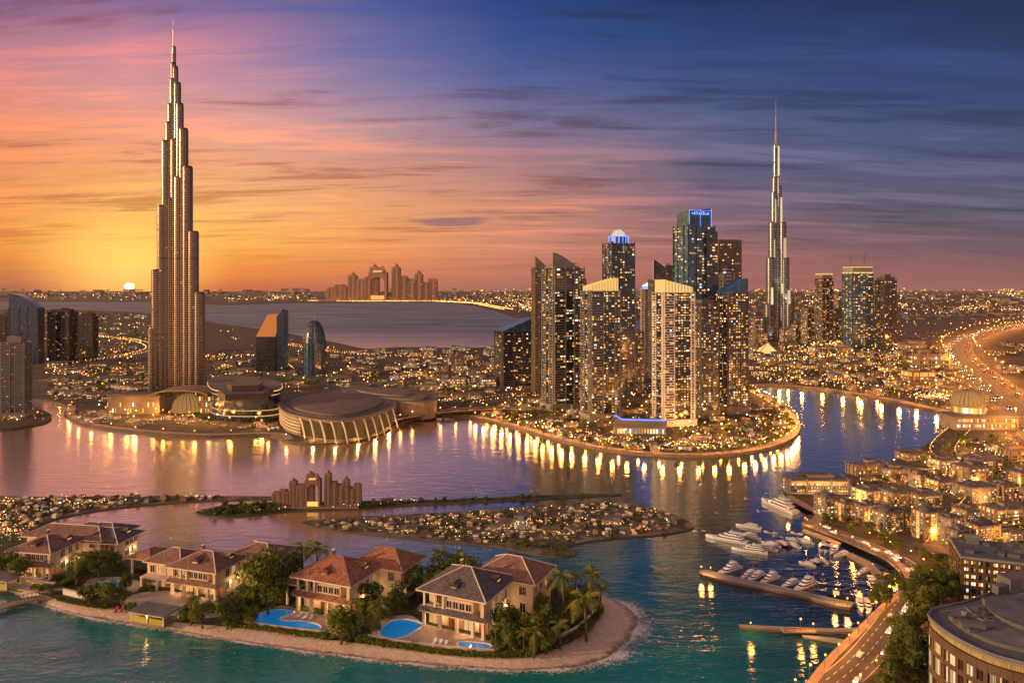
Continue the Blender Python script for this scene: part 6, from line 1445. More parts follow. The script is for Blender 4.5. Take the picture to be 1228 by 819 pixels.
# ------------------------------------------------------------------ garden trees, one by one
TL = [('tree', 462, 742, 712), ('tree', 478, 734, 704), ('tree', 452, 748, 722), ('tree', 418, 768, 742), ('tree', 520, 718, 680), ('tree', 545, 714, 676), ('tree', 325, 732, 696), ('tree', 150, 712, 690), ('tree', 302, 752, 728), ('tree', 618, 782, 750), ('palm', 655, 764, 730), ('palm', 640, 789, 758), ('palm', 612, 786, 760), ('palm', 594, 778, 752), ('palm', 672, 778, 750), ('palm', 230, 748, 720), ('palm', 286, 752, 726), ('palm', 100, 700, 668), ('palm', 424, 764, 738), ('palm', 328, 710, 664), ('palm', 363, 703, 659), ('palm', 379, 704, 659), ('palm', 526, 706, 664), ('palm', 547, 706, 668), ('palm', 677, 748, 692), ('palm', 708, 742, 688),
      ('palm', 703, 768, 720), ('palm', 628, 787, 757), ('palm', 305, 740, 709), ('palm', 455, 757, 726), ('palm', 690, 720, 690), ('palm', 664, 735, 700), ('palm', 720, 732, 704), ('palm', 338, 722, 684),
      ('tree', 310, 728, 670), ('tree', 345, 716, 668), ('tree', 333, 720, 676), ('tree', 535, 710, 668), ('tree', 556, 712, 670), ('tree', 503, 722, 682), ('tree', 516, 724, 684), ('tree', 490, 716, 690),
      ('tree', 409, 772, 733), ('tree', 445, 738, 702), ('tree', 437, 746, 716), ('tree', 606, 764, 722), ('tree', 640, 772, 738), ('tree', 668, 768, 738), ('tree', 655, 784, 756), 
      ('tree', 228, 750, 722), ('tree', 243, 753, 724), ('tree', 272, 754, 718), ('tree', 288, 742, 712), ('tree', 300, 736, 704), ('tree', 128, 728, 700), ('tree', 112, 728, 702), ('tree', 158, 738, 722), ('tree', 92, 702, 674),
      ('tree', 118, 694, 662), ('tree', 134, 692, 666), ('tree', 104, 690, 666), ('tree', 8, 692, 662), ('tree', 22, 698, 672), ('tree', 100, 722, 704), ('tree', 148, 726, 706), ('tree', 684, 752, 722), ('tree', 650, 742, 716),
      ('tree', 568, 718, 690), ('tree', 470, 712, 690), ('tree', 360, 720, 690), ('tree', 322, 738, 704), ('tree', 612, 778, 744), ('tree', 700, 722, 700)]
NEAR = ['the slate roofed villa', 'the terracotta roofed villa', 'the carport villa', 'the jetty villa', 'the sandy tip']
def whereabouts(px):
    return NEAR[4] if px > 660 else NEAR[0] if px > 480 else NEAR[1] if px > 325 else NEAR[2] if px > 150 else NEAR[3]
for i, (k, px, b, t) in enumerate(TL):
    q = G(px, b, ZG - .1); h = (b - t) * q.y / F * 1.03; w_ = whereabouts(px)
    lab = ('feathery palm in the garden by ' if k == 'palm' else 'bushy garden tree by ') + w_
    add_tree(k, tuple(q), h, lab, ('palms by ' if k == 'palm' else 'garden trees by ') + w_, i)
rnd = random.Random(77); cnt = 0
GP = INNER + [(690, 703), (640, 700), (560, 696), (480, 692), (400, 688), (330, 684), (260, 680), (180, 674), (146, 664), (90, 653), (40, 643), (-60, 630)]
for _ in range(4000):
    if cnt >= 150: break
    x, y = rnd.uniform(-20, 722), rnd.uniform(664, 786)
    if not inpoly(x, y, GP): continue
    q = G(x, y, ZG); 
    if not inpoly(q.x, q.y, garden_poly): continue
    if in_villa(q.x, q.y, 1.2) or any((q.x - a_) ** 2 + (q.y - b_) ** 2 < (1.2 + c_) ** 2 for a_, b_, c_ in OCC[-8:]): continue
    s = rnd.uniform(.7, 1.7); cnt += 1
    if any(inpoly(x, y, pp) for pp in ([(292, 748), (306, 732), (352, 728), (420, 744), (432, 752), (400, 762)], [(446, 757), (490, 737), (512, 748), (596, 772), (592, 780), (456, 769)], [(150, 716), (200, 708), (262, 722), (268, 738), (190, 734)])): continue
    tag(put('shrub', rnd.choice(BUSHES), None, (q.x, q.y, ZG - .1), rnd.uniform(0, 6), (s, s, s * rnd.uniform(.7, 1.1))), 'rounded green garden shrub by ' + whereabouts(x), 'shrub', 'shrubs by ' + whereabouts(x))

# ------------------------------------------------------------------ the low islands behind the villas
def cottage(seed):
    rnd = random.Random(seed); mb = MB(); m = M[rnd.choice(('cream', 'stone', 'cream', 'conc'))]; d = rnd.uniform(.6, .9); h = rnd.uniform(.35, .55)
    mb.box(0, 0, 0, 1, d, h, m); z = h
    mb.add([(-.55, -d * .55, z), (.55, -d * .55, z), (.55, d * .55, z), (-.55, d * .55, z), (-.2, 0, z + .22), (.2, 0, z + .22)], [(0, 1, 5, 4), (1, 2, 5), (2, 3, 4, 5), (3, 0, 4)], M[rnd.choice(('mauve', 'terrace', 'roof_s', 'cream_l', 'cream'))])
    for j in range(5):
        if rnd.random() < .6: mb.box(-.38 + j * .19, -d / 2, h * .3, .1, .02, h * .35, M['window_dim'])
    return mb.mesh('cottage')
COTT = [cottage(s) for s in range(6)]
RP = [(370, 629), (400, 635), (440, 639), (500, 644.5), (545, 649), (585, 652), (640, 656), (700, 648), (800, 638), (815, 624), (775, 611), (720, 605), (680, 608), (600, 614), (540, 618), (480, 621), (420, 624)]
OCC = []
lows(RP, 200, (3.5, 7), 'tiny pale house on the wooded residential island', 'houses on the residential island', resid_poly, (.6, 1.1), 'cottage', COTT, 'house', .35, .55)
lows([(480, 640), (600, 648), (700, 640), (740, 628), (640, 622), (520, 630)], 10, (16, 26), 'longer pale flat roofed block among the island houses', 'flat blocks on the residential island', resid_poly, (.5, .8), z=.35, gap=.4)
strees(RP + [], 30, (4, 8), 'small dark tree between the houses of the residential island', 'trees on the residential island', resid_poly, .3)
strees([(560, 650), (620, 659), (655, 666), (680, 667), (690, 663), (676, 657), (640, 655)], 16, (6, 10), 'dense tree on the wooded point of the residential island', 'trees on the wooded point', resid_poly, .3)
LS = [(-10, 668), (18, 658), (34, 640), (58, 624), (100, 614.5), (140, 608.5), (200, 603.5), (262, 600), (262, 597), (140, 597), (60, 598), (-20, 601)]
lows(LS, 150, (4, 8), 'tiny house on the low curving shore at the left of the lagoon', 'houses on the low curving shore', strip_poly, (.6, 1.1), 'cottage', COTT, 'house', .35, .5)
strees(LS, 24, (4, 9), 'small tree on the low curving shore at the left of the lagoon', 'trees on the low curving shore', strip_poly, .3)
strees([(238, 615), (262, 619.5), (300, 618), (330, 614), (325, 607), (270, 609)], 24, (6, 10), 'dense tree on the wooded tip before the island hotel', 'trees on the hotel island tip', hotel_poly, .3)
strees([(430, 611), (500, 605), (560, 602.5), (640, 598.5), (735, 594), (640, 596.5), (560, 600), (430, 604)], 24, (4, 7), 'small tree on the thin spit right of the island hotel', 'trees on the thin spit', hotel_poly, .3)
woods(RP, 260, (2.5, 5), resid_poly, .3)
woods(LS, 200, (2.5, 5), strip_poly, .3)
woods([(430, 611), (500, 605), (560, 602.5), (640, 598.5), (735, 594), (640, 596.5), (560, 600), (430, 604)], 90, (2.5, 4.5), hotel_poly, .3)
woods([(238, 615), (262, 619.5), (300, 618), (330, 614), (325, 607), (270, 609)], 60, (4, 7), hotel_poly, .3, 'leaf')
lights('house_lights', RP, 330, (.3, .6), .9, 'city', RL2, .4, land=resid_poly, top=2)
lights('house_lights', LS, 300, (.35, .75), .9, 'city', RL2, .4, land=strip_poly, top=3)
lights('house_lights', [(300, 616), (345, 613), (420, 611), (500, 605), (500, 602), (345, 606)], 60, (.3, .6), .7, 'city', RL2, .3, land=hotel_poly, top=2)
# ------------------------------------------------------------------ right bank: apartment blocks round the harbour
OCC = []
MR = [  # px0, px1, base, top, rot, floors, label
 (944, 1016, 596, 575, -.04, 4, 'long low golden lit terminal on the water behind the white ferry yacht'),
 (1019, 1067, 574, 558, .30, 3, 'lit waterside pavilion with a sloping roof, between terminal and dome'),
 (1081, 1116, 556, 544, .25, 3, 'small lit waterside hall just below the domed hall'),
 (981, 1009, 624, 596, .35, 8, 'cream apartment block at the harbour corner with a rounded roof'),
 (1006, 1031, 630, 604, .30, 7, 'cream apartment block second from the harbour corner'),
 (1028, 1054, 634, 607, .30, 7, 'cream apartment block third from the harbour corner'),
 (1050, 1084, 645, 614, .35, 9, 'cream balcony block facing the harbour bend, fourth from the corner'),
 (1079, 1102, 640, 614, .25, 8, 'low grey roofed block between two taller harbour blocks'),
 (1101, 1131, 653, 614, .20, 11, 'tall white balcony tower block inland of the harbour bend'),
 (1131, 1158, 660, 622, .30, 11, 'white stepped block with lit stairwell, behind the brown office building'),
 (1141, 1169, 674, 637, .20, 9, 'slim white lit block just left of the brown office roof'),
 (1166, 1198, 654, 630, .15, 6, 'low block with dark trees round it, above the brown office building'),
 (1028, 1066, 608, 588, .30, 6, 'long cream terrace block in the second row from the harbour'),
 (1062, 1096, 612, 590, .20, 6, 'cream terrace block with a sloped grey roof in the second row'),
 (1092, 1128, 614, 592, .15, 6, 'cream terrace block with many lit flats at the end of the second row'),
 (1096, 1122, 590, 570, .25, 5, 'warm lit block in the third row under the trees'),
 (1118, 1148, 596, 577, .20, 5, 'pale block with orange lit ground floor in the third row'),
 (1150, 1190, 588, 560, .25, 8, 'broad balcony block with dark roof, right of the tree grove'),
 (1154, 1196, 608, 584, .20, 7, 'broad cream block in front of the dark roofed balcony block'),
 (1194, 1222, 606, 582, .30, 7, 'square cream block with shaded front near the right picture edge'),
 (1186, 1240, 634, 610, .15, 5, 'wide orange lit block with a flat grey roof by the right picture edge'),
 (1212, 1250, 588, 566, .20, 6, 'golden block cut by the right picture edge'),
 (1204, 1250, 562, 540, .20, 5, 'golden lit gallery block above the cut golden block'),
 (1160, 1200, 566, 550, .10, 4, 'low hall with bright lights below the domed hall'),
 (1120, 1150, 566, 552, .20, 3, 'low lit pavilion beside the tree grove'),
 (1150, 1182, 628, 612, .25, 4, 'small flat block behind the wide orange lit block'),
 (1196, 1226, 654, 638, .20, 4, 'small orange lit house block at the foot of the wide orange lit block'),
 (1060, 1090, 576, 563, .2, 3, 'small block with white lights behind the waterside pavilion'),
 (1088, 1120, 466, 446, .15, 5, 'white lit block near the lakeshore left of the highway'),
 (1094, 1136, 446, 424, .10, 4, 'long columned block under a dark dome beside the highway'),
 (1066, 1086, 418, 410, .1, 3, 'bright golden cube right of the mauve brown tower'),
]
for i, (a0, a1, b, t, rt, nf, lb) in enumerate(MR):
    r, wd, dp, Hb, H, fh = highrise('apartment_block', lb, a0, a1, b, t, rt, .75 if a1 - a0 < 45 else .4, nf, 'balcony' if nf > 5 else 'ring', 'glass_g', 'stone' if i % 3 else 'conc', max(6, int((a1 - a0) / 3.2)), .42 if nf > 4 else .6, seed=60 + i, podium=False, catg='building', wallmat='stone' if i % 4 else 'cream', centre=(.3, .7), group=None, maxn=100)
    q = MB(); q.box(0, 0, Hb, wd * 1.05, dp * 1.06, .28, M['conc_d']); q.box(0, 0, Hb + .28, wd * 1.0, dp * 1.0, .05, M['roof_g']); q.obj('roof', r)
    q = MB(); rr = random.Random(i); s = rr.uniform(.25, .45); q.box(wd * rr.uniform(-.2, .2), dp * .1, Hb + .3, wd * s, dp * .45, fh * .9, M['stone']); q.box(wd * rr.uniform(-.2, .2), dp * .1, Hb + .3 + fh * .9, wd * s * 1.1, dp * .5, .15, M['roof_d'])
    for j in range(5): q.box(wd * rr.uniform(-.42, .42), dp * rr.uniform(-.4, .4), Hb + .3, rr.uniform(.3, .8), .5, .4, M['conc_d'])
    q.obj('penthouse', r)
    if i in (3, 6, 8): q = MB(); q.lathe(-wd * .25, -dp * .1, [(wd * .26, Hb + .3), (wd * .26, Hb + 1.1), (wd * .3, Hb + 1.1), (wd * .02, Hb + 2.2)], 14, M['roof_d']); q.obj('turret', r)
    OCC.append((r.location.x, r.location.y, max(wd, dp) * .55))
# domed hall
q0 = G(1176, 515, ZL); k = q0.y / F; root = thing('domed_hall', 'hall under a large ribbed golden dome near the highway bend', 'hall', tuple(q0)); OCC.append((q0.x, q0.y, 46 * k))
mb = MB(); mb.box(6 * k, 6, 0, 76 * k, 14, 6, M['stone']); mb.box(6 * k, 6, 6, 79 * k, 15, .7, M['conc_d']); mb.obj('base', root)
mb = MB(); mb.lathe(0, 10, [(18.5 * k, 6.5), (18.5 * k, 10.5), (19.5 * k, 10.5), (19.5 * k, 11.2)], 28, M['stone']); mb.obj('drum', root)
z0 = 11.2; rr = 18.8 * k; hh = 17 * k
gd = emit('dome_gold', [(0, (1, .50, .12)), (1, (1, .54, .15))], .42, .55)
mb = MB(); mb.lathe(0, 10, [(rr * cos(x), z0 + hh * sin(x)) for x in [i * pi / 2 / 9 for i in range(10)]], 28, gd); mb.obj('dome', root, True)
mb = MB()
for i in range(24):
    an = 2 * pi * i / 24; mb.tube([(rr * 1.01 * cos(x) * cos(an), 10 + rr * 1.01 * cos(x) * sin(an), z0 + hh * 1.01 * sin(x)) for x in [j * pi / 2 / 8 for j in range(9)]], .34, 4, M['stone'])
mb.obj('dome_rib', root); mb = MB(); mb.tube([(0, 10, z0 + hh), (0, 10, z0 + hh + 3.5)], .2, 5, M['steel'], .05); mb.obj('finial', root)
for i in range(22):
    an = pi + pi * (i + .5) / 22; mb = MB(); mb.box(18.55 * k * cos(an), 10 + 18.55 * k * sin(an), 7.2, 1.5, .2, 2.6, M['window'], an + pi / 2); mb.obj('window', root)
for i in range(30):
    for z in (1.2, 3.8):
        mb = MB(); mb.box((-29 + i * 2.42) * k, -1.05, z, 1.5 * k, .12, 1.5, M['window']); mb.obj('window', root)
# golden peaked pavilion left of the far towers, cream tent
q0 = G(922, 424, ZL); k = q0.y / F; root = thing('tent_pavilion', 'glowing golden peaked pavilion at the foot of the slender silver skyscraper', 'pavilion', tuple(q0))
mb = MB(); mb.add([(-12 * k, 0, 0), (12 * k, 0, 0), (12 * k, 16, 0), (-12 * k, 16, 0), (0, 4, 13 * k), (-9 * k, 0, 4 * k), (9 * k, 0, 4 * k)], [(0, 1, 6, 4, 5), (1, 2, 4, 6), (2, 3, 4), (3, 0, 5, 4)], M['gold_wall']); mb.obj('tent', root)
mb = MB(); [mb.tube([(s * 12 * k, -.1, 0), (s * 9 * k, -.1, 4 * k), (0, 4, 13 * k)], .5, 4, M['stone']) for s in (-1, 1)]; mb.obj('frame', root)

# brown office building
ZR = 10.2; c0 = G(1154, 669, ZR); c1 = G(1262, 681, ZR); d = (c1 - c0); rot = atan2(d.y, d.x); W = d.length; D = 13.0
root = thing('office_building', 'brown brick office building with rows of lit windows and a flat blue grey roof', 'building', (c0.x, c0.y, ZL), rot); Hb = ZR - ZL
OCC.append((c0.x + 8, c0.y + 6, 14))
mb = MB(); mb.box(W / 2, D / 2, 0, W, D, Hb, M['glass']); mb.obj('core', root)
nf, nb = 6, 12; fh = Hb / nf; bw = W / nb
for j in range(nb + 1): mb = MB(); mb.box(j * bw + .001, -.15, 0, .5 if j % 2 else .62, .5, Hb, M['brown']); mb.obj('pillar', root)
for j in range(6): mb = MB(); mb.box(-.15, D * j / 5, 0, .5, .55, Hb, M['brown']); mb.obj('pillar', root)
for i in range(nf + 1): mb = MB(); mb.box(W / 2, -.1, i * fh - .2, W + .3, .34, .45, M['brown']); mb.box(-.1, D / 2, i * fh - .2, .34, D, .45, M['brown']); mb.obj('floor_beam', root)
rnd = random.Random(4)
for i in range(nf):
    for j in range(nb):
        p_ = .75 if i < 5 and i > 1 else .45
        for s in (.27, .73):
            if rnd.random() < p_: mb = MB(); mb.box((j + s) * bw, -.03, i * fh + .45, bw * .36, .1, fh * .45, M['window']); mb.obj('window', root)
mb = MB(); mb.box(W / 2, D / 2, Hb + .02, W + .8, D + .8, .5, M['conc']); mb.box(W / 2, D / 2, Hb + .52, W + .2, D + .2, .06, M['roof_d']); mb.obj('roof', root)
mb = MB()
for j in range(16): mb.box(rnd.uniform(1.5, W - 2), rnd.uniform(2, D - 2), Hb + .58, rnd.uniform(.5, 2.2), rnd.uniform(.5, 1.5), rnd.uniform(.2, .8), M['roof_d'])
mb.tube([(2, 3, Hb + .75), (7, 4.5, Hb + .75), (9, 10, Hb + .75), (14, 10.5, Hb + .75)], .12, 5, M['conc_d']); mb.obj('roof_plant', root)
mb = MB(); mb.box(W * .22, D * .75, Hb + .5, 2.6, 1.6, 1.8, M['roof_d']); mb.box(W * .22, D * .75, Hb + 2.3, 2.9, 1.9, .15, M['conc']); mb.obj('roof_house', root)

# curved office building in the corner
ZR = 18.4
fr = [G(x, y, ZR) for x, y in px_spline([(1113, 738), (1119, 745), (1138, 760), (1165, 775), (1195, 787), (1240, 799)], 6)]
bk = [G(x, y, ZR) for x, y in [(1300, 800), (1300, 706), (1226, 700), (1196, 708), (1160, 722), (1135, 727), (1118, 731)]]
o = fr[0]; root = thing('curved_office', 'curved brown glass office building with a grey roof and lit windows in the lower corner', 'building', (o.x, o.y, ZL)); off = Vector((o.x, o.y, ZR))
Pf = [p - off for p in fr]; Pb = [p - off for p in bk]; Hb = ZR - ZL
def ins(P, s):
    Q = []
    for i_, p in enumerate(P):
        d = P[min(i_ + 1, len(P) - 1)] - P[max(i_ - 1, 0)]; d.z = 0; d.normalize(); Q.append(p + Vector((-d.y, d.x, 0)) * s)
    return Q
Pi = ins(Pf, .8)
mb = MB(); mb.prism([(p.x, p.y) for p in Pi + Pb], -1, Hb - 1.6, M['glass']); mb.obj('core', root)
ring = [(p.x, p.y) for p in Pf + Pb]
mb = MB(); mb.prism(ring, Hb - .55, Hb, M['conc'], topmat=M['roof_d'], bottom=True); mb.obj('roof', root)
mb = MB(); Q = [Vector((a, b, Hb + .12)) for a, b in ring]; mb.tube(Q + [Q[0]], .22, 5, M['roof_g']); mb.obj('roof_edge', root)
Pw = ins(Pf, .35)
def frieze(z0, z1, out, mat, name):
    mb = MB(); A = ins(Pf, out); vs = []
    for p in A: vs += [(p.x, p.y, z0), (p.x, p.y, z1)]
    B = ins(Pf, out + .3)
    for p in B: vs += [(p.x, p.y, z0), (p.x, p.y, z1)]
    m = len(A); fs = [(2 * i, 2 * i + 2, 2 * i + 3, 2 * i + 1) for i in range(m - 1)] + [(2 * m + 2 * i, 2 * m + 2 * i + 1, 2 * m + 2 * i + 3, 2 * m + 2 * i + 2) for i in range(m - 1)] + [(2 * i + 1, 2 * i + 3, 2 * m + 2 * i + 3, 2 * m + 2 * i + 1) for i in range(m - 1)] + [(2 * i, 2 * m + 2 * i, 2 * m + 2 * i + 2, 2 * i + 2) for i in range(m - 1)]
    mb.add(vs, fs, mat); mb.obj(name, root)
frieze(Hb - 2.8, Hb - 1.5, .10, M['brown'], 'spandrel'); frieze(Hb - 5.1, Hb - 4.3, .12, M['brown'], 'spandrel'); frieze(Hb - 8.6, Hb - 7.4, .12, M['brown'], 'spandrel'); frieze(Hb - 12.2, Hb - 11.0, .12, M['brown'], 'spandrel'); frieze(Hb - 16.4, Hb - 14.7, .12, M['brown'], 'spandrel')
frieze(Hb - 1.5, Hb - .56, .55, M['stone'], 'clerestory')
S = resample([(p.x, p.y) for p in Pw], 60); rnd = random.Random(9)
for i in range(59):
    p, q_ = S[i], S[i + 1]; d = q_ - p; an = atan2(d.y, d.x); m_ = (p + q_) / 2; L = d.length
    mb = MB(); mb.box(m_.x, m_.y + .05, Hb - 1.35, L * .8, .14, .6, M['clere'] if 'clere' in M else M.setdefault('clere', emit('clerestory_light', [(0, (1, .42, .08)), (1, (1, .5, .14))], .45, .75)), an); mb.obj('window', root)
    if i % 5 == 0: mb = MB(); mb.box(p.x, p.y - .1, -1, .5, .5, Hb - .6, M['brown'], an); mb.obj('pillar', root)
    mb = MB(); mb.box(p.x, p.y, Hb - 14.8, .09, .3, 12.2, M['brown'], an); mb.obj('mullion', root)
    for z0, z1 in ((Hb - 4.35, Hb - 2.75), (Hb - 7.5, Hb - 5.1), (Hb - 11.1, Hb - 8.7), (Hb - 14.8, Hb - 12.3)):
        run = sin(i * .55 + z0 * 2.1) + rnd.uniform(-.5, .5)
        if run > -.05: mb = MB(); mb.box(m_.x + .2 * sin(an), m_.y - .02, z0 + .05, L * .72, .1, z1 - z0 - .1, M['window_big'] if 'window_big' in M else M.setdefault('window_big', emit('office_light', [(0, (1, .55, .16)), (.6, (1, .66, .28)), (1, (1, .8, .5))], .35, 1.2)), an); mb.obj('window', root)
c = sum(Pf + Pb, Vector()) / len(Pf + Pb)
mb = MB(); RR = [(c.x + (a - c.x) * .80 + 2.0, c.y + (b - c.y) * .72 + .8) for a, b in ring]; mb.prism(RR, Hb, Hb + .55, M['roof_d'], topmat=M['roof_g']); mb.obj('upper_roof', root)
mb = MB(); g = G(1226, 745, ZR) - off; mb.lathe(g.x + 3, g.y, [(7.0, Hb + .5), (7.0, Hb + 1.0), (7.3, Hb + 1.0), (7.3, Hb + 1.25), (0.1, Hb + 1.9)], 40, M['roof_d']); mb.obj('round_roof', root)
for (x, y, w_, d_, h_, rt) in ((1166, 757, 3.2, 1.5, .8, -.2), (1190, 729, 2.6, 1.0, .9, -.1), (1222, 727, 3.0, 1.6, .8, .5), (1200, 714, 2.4, 1.2, 1.3, .3)):
    g = G(x, y, ZR) - off; mb = MB(); mb.box(g.x, g.y, Hb + .5, w_, d_, h_, M['roof_d'], rt); mb.box(g.x, g.y, Hb + .5 + h_, w_ * 1.06, d_ * 1.08, .1, M['conc_d'], rt); mb.obj('roof_plant', root)
mb = MB(); rnd = random.Random(21)
for (xa, ya, xb, yb) in ((1130, 738, 1158, 733), (1158, 733, 1172, 745), (1172, 745, 1186, 752), (1140, 748, 1160, 742), (1176, 724, 1205, 719)):
    a_, b_ = G(xa, ya, ZR) - off, G(xb, yb, ZR) - off; mb = MB(); mb.tube([(a_.x, a_.y, Hb + .62), (b_.x, b_.y, Hb + .62)], .09, 5, M['conc']); mb.obj('roof_pipe', root)
for j in range(16):
    g = G(rnd.uniform(1130, 1212), rnd.uniform(722, 762), ZR) - off
    if (g.x - (G(1226, 745, ZR) - off).x - 3) ** 2 + (g.y - (G(1226, 745, ZR) - off).y) ** 2 < 56 or not inpoly(g.x, g.y, RR): continue
    mb = MB(); w__, h__ = rnd.uniform(.4, 1.3), rnd.uniform(.25, .7); mb.box(g.x, g.y, Hb + .56, w__, w__ * rnd.uniform(.5, 1), h__, M[rnd.choice(('conc_d', 'steel', 'roof_d', 'conc'))], rnd.uniform(-.3, .3)); mb.cyl(g.x, g.y, Hb + .56 + h__, .08, w__ * .2, w__ * .2, 8, M['dark_metal']); mb.obj('roof_unit', root)
g = G(1222, 702, ZR) - off; mb = MB(); mb.box(g.x, g.y, Hb, 6, 3, 1.6, M['roof_d'], .15); mb.box(g.x, g.y, Hb + 1.6, 6.2, 3.2, .2, M['conc_d'], .15)
for j in range(10): mb.box(g.x - 2.7 + j * .6, g.y - 1.55, Hb + .2, .08, .16, 1.4, M['conc_d'], .15)
mb.obj('roof_house', root); OCC.append((c.x + off.x, c.y + off.y, 15))

# filler houses and trees
RBP = [(985, 600), (1020, 578), (1110, 545), (1150, 520), (1228, 520), (1228, 660), (1150, 700), (1100, 670), (1060, 640), (1000, 632)]
lows(RBP, 46, (10, 18), 'low grey roofed house between the apartment blocks of the right bank', 'low houses of the right bank', main_poly, (.4, .7), 'town_house', None, 'house', ZL, .5)
strees(RBP, 56, (8, 14), 'dark tree between the apartment blocks of the right bank', 'trees of the right bank', main_poly)
lights('house_lights', [(985, 602), (1110, 545), (1150, 515), (1228, 515), (1228, 660), (1140, 660), (1060, 640)], 260, (.4, .85), 1.2, 'city', RL2, .3, land=main_poly, top=5)
OCC_S = OCC; OCC = []
spread_lamps([(985, 604), (1110, 545), (1150, 518), (1228, 518), (1228, 660), (1140, 665), (1060, 642)], 56, 'orange street lamp between the apartment blocks of the right bank', 'street lamps of the right bank', main_poly, .8)
OCC = OCC_S
BT = [(1086, 716, 692), (1098, 724, 698), (1110, 720, 694), (1122, 716, 690), (1134, 712, 688), (1092, 738, 714), (1106, 740, 712), (1118, 735, 708), (1146, 708, 686), (1128, 726, 704), (1140, 722, 700), (1102, 712, 690),
      (1058, 722, 700), (1066, 712, 692), (1050, 728, 708), (1062, 730, 712), (1074, 760, 738), (1094, 770, 742), (1086, 782, 752), (1100, 790, 758), (1078, 798, 766), (1092, 808, 776), (1108, 800, 768), (1072, 815, 784), (1088, 826, 792), (1104, 826, 790), (1084, 764, 742), (1100, 758, 734), (1112, 752, 730), (1066, 835, 800),
      (1110, 676, 660), (1124, 682, 666), (1104, 694, 678), (1138, 690, 672), (1118, 700, 682), (1042, 642, 628), (1060, 652, 638), (1020, 640, 628), (1000, 632, 620), (990, 628, 617), (1078, 662, 648)]
for i, (x, b, t) in enumerate(BT):
    q = G(x, b, ZL); lab = ('dark leafy tree between the boulevard and the curved office building' if b > 735 else 'dark leafy tree between the boulevard and the brown office building' if x > 1070 and b > 700 else 'dark leafy tree on the harbour side of the boulevard' if b > 700 else 'leafy tree beside the harbour road below the cream blocks')
    add_tree('tree', tuple(q), (b - t) * q.y / F * 1.15, lab, lab, i * 2 + 1)

# ------------------------------------------------------------------ harbour: pier, jetties, boats
def quay(name, label, px, h=.75, mat='deck', catg='pier', fenders=True):
    P = px_poly(px, 0); o = P[0]; r = thing(name, label, catg, (o[0], o[1], 0)); L = [(a - o[0], b - o[1]) for a, b in P]
    mb = MB(); mb.prism(L, -1, h, M['quay'], topmat=M[mat]); mb.obj('deck', r)
    e = MB(); Q = [Vector((a, b, h + .02)) for a, b in L]; e.tube(Q + [Q[0]], .10, 4, M['conc']); e.obj('edge_beam', r)
    return r, Q
r, Q = quay('breakwater_pier', 'long pale stone pier with white yachts moored behind it', px_spline([(839, 687), (843, 692), (880, 701), (950, 714), (1003, 729)], 3) + [(1019, 731), (1026, 726)] + px_spline([(1000, 721), (940, 707.5), (880, 694.5), (846, 686)], 3), .6, 'conc')
r, Q = quay('floating_jetty', 'low jetty with an orange lit landing, running out from the boulevard', [(886, 752), (887, 754), (950, 758.5), (1000, 760), (1050, 758.5), (1084, 757), (1084, 754.5), (1050, 755.5), (1000, 757), (940, 755)], .55, 'conc')
r, Q = quay('stone_slipway', 'short dark stone slipway below the orange lit jetty', [(962, 763), (964, 766), (1018, 774), (1026, 771), (1000, 767)], .3, 'conc')
r, Q = quay('pontoon', 'pale marina pontoon with small boats along the harbour bend', [(1018, 664), (1014, 667), (1040, 682), (1055, 700), (1064, 706), (1070, 702), (1058, 690), (1044, 676)], .4)
r, Q = quay('pontoon', 'narrow pontoon along the upper harbour quay below the orange plaza', [(964, 636), (962, 639), (990, 650), (1006, 656), (1009, 653), (990, 645)], .4)
q_ = G(960, 757, .7); lamp(tuple(q_), 'orange lamp on the landing of the low jetty', None, 0, LAMP_S)
for x, y in ((841, 688), (1001, 724), (1016, 727), (852, 689), (900, 757), (975, 758), (1030, 697), (945, 617), (968, 630)): q_ = G(x, y, .75); lamp(tuple(q_), 'small lamp on the harbour pier or jetty', 'pier lamps', 0, LAMP_S, .7)
r = thing('landing_stage', 'orange lit landing with rails in the middle of the low jetty', 'landing', tuple(G(958, 757, .57)))
mb = MB(); mb.box(0, 0, 0, 6.5, 1.2, .3, M['pave']); mb.obj('platform', r); mb = MB(); [mb.box(-3 + i * .6, -.5, .3, .06, .06, .6, M['dark_metal']) for i in range(11)]; mb.box(0, -.5, .9, 6.4, .07, .07, M['dark_metal']); mb.obj('railing', r)

def hull(mb, L, B, Hh, mat, stern=.85):
    n = 12; st = []
    for i in range(n + 1):
        s = i / n; x = L * (s - .5); b = B / 2 * (stern + (1 - stern) * min(1, s * 3)) * (1 - max(0, (s - .45) / .55) ** 2.3); sh = Hh * (1 + .35 * max(0, s - .35) ** 1.5); b = max(b, .012 * L * .3)
        st.append([(x, -b, sh), (x + (.03 * L * s), -b * .82, sh * .45), (x - .02 * L * s, -b * .5, -.25), (x - .02 * L * s, b * .5, -.25), (x + (.03 * L * s), b * .82, sh * .45), (x, b, sh)])
    vs = [p for s in st for p in s]
    fs = [(6 * i + j, 6 * i + j + 1, 6 * i + 6 + j + 1, 6 * i + 6 + j) for i in range(n) for j in range(5)] + [(6 * i, 6 * i + 6, 6 * i + 11, 6 * i + 5) for i in range(n)] + [(0, 5, 4, 3, 2, 1), tuple(6 * n + j for j in range(6))]
    mb.add(vs, fs, mat)
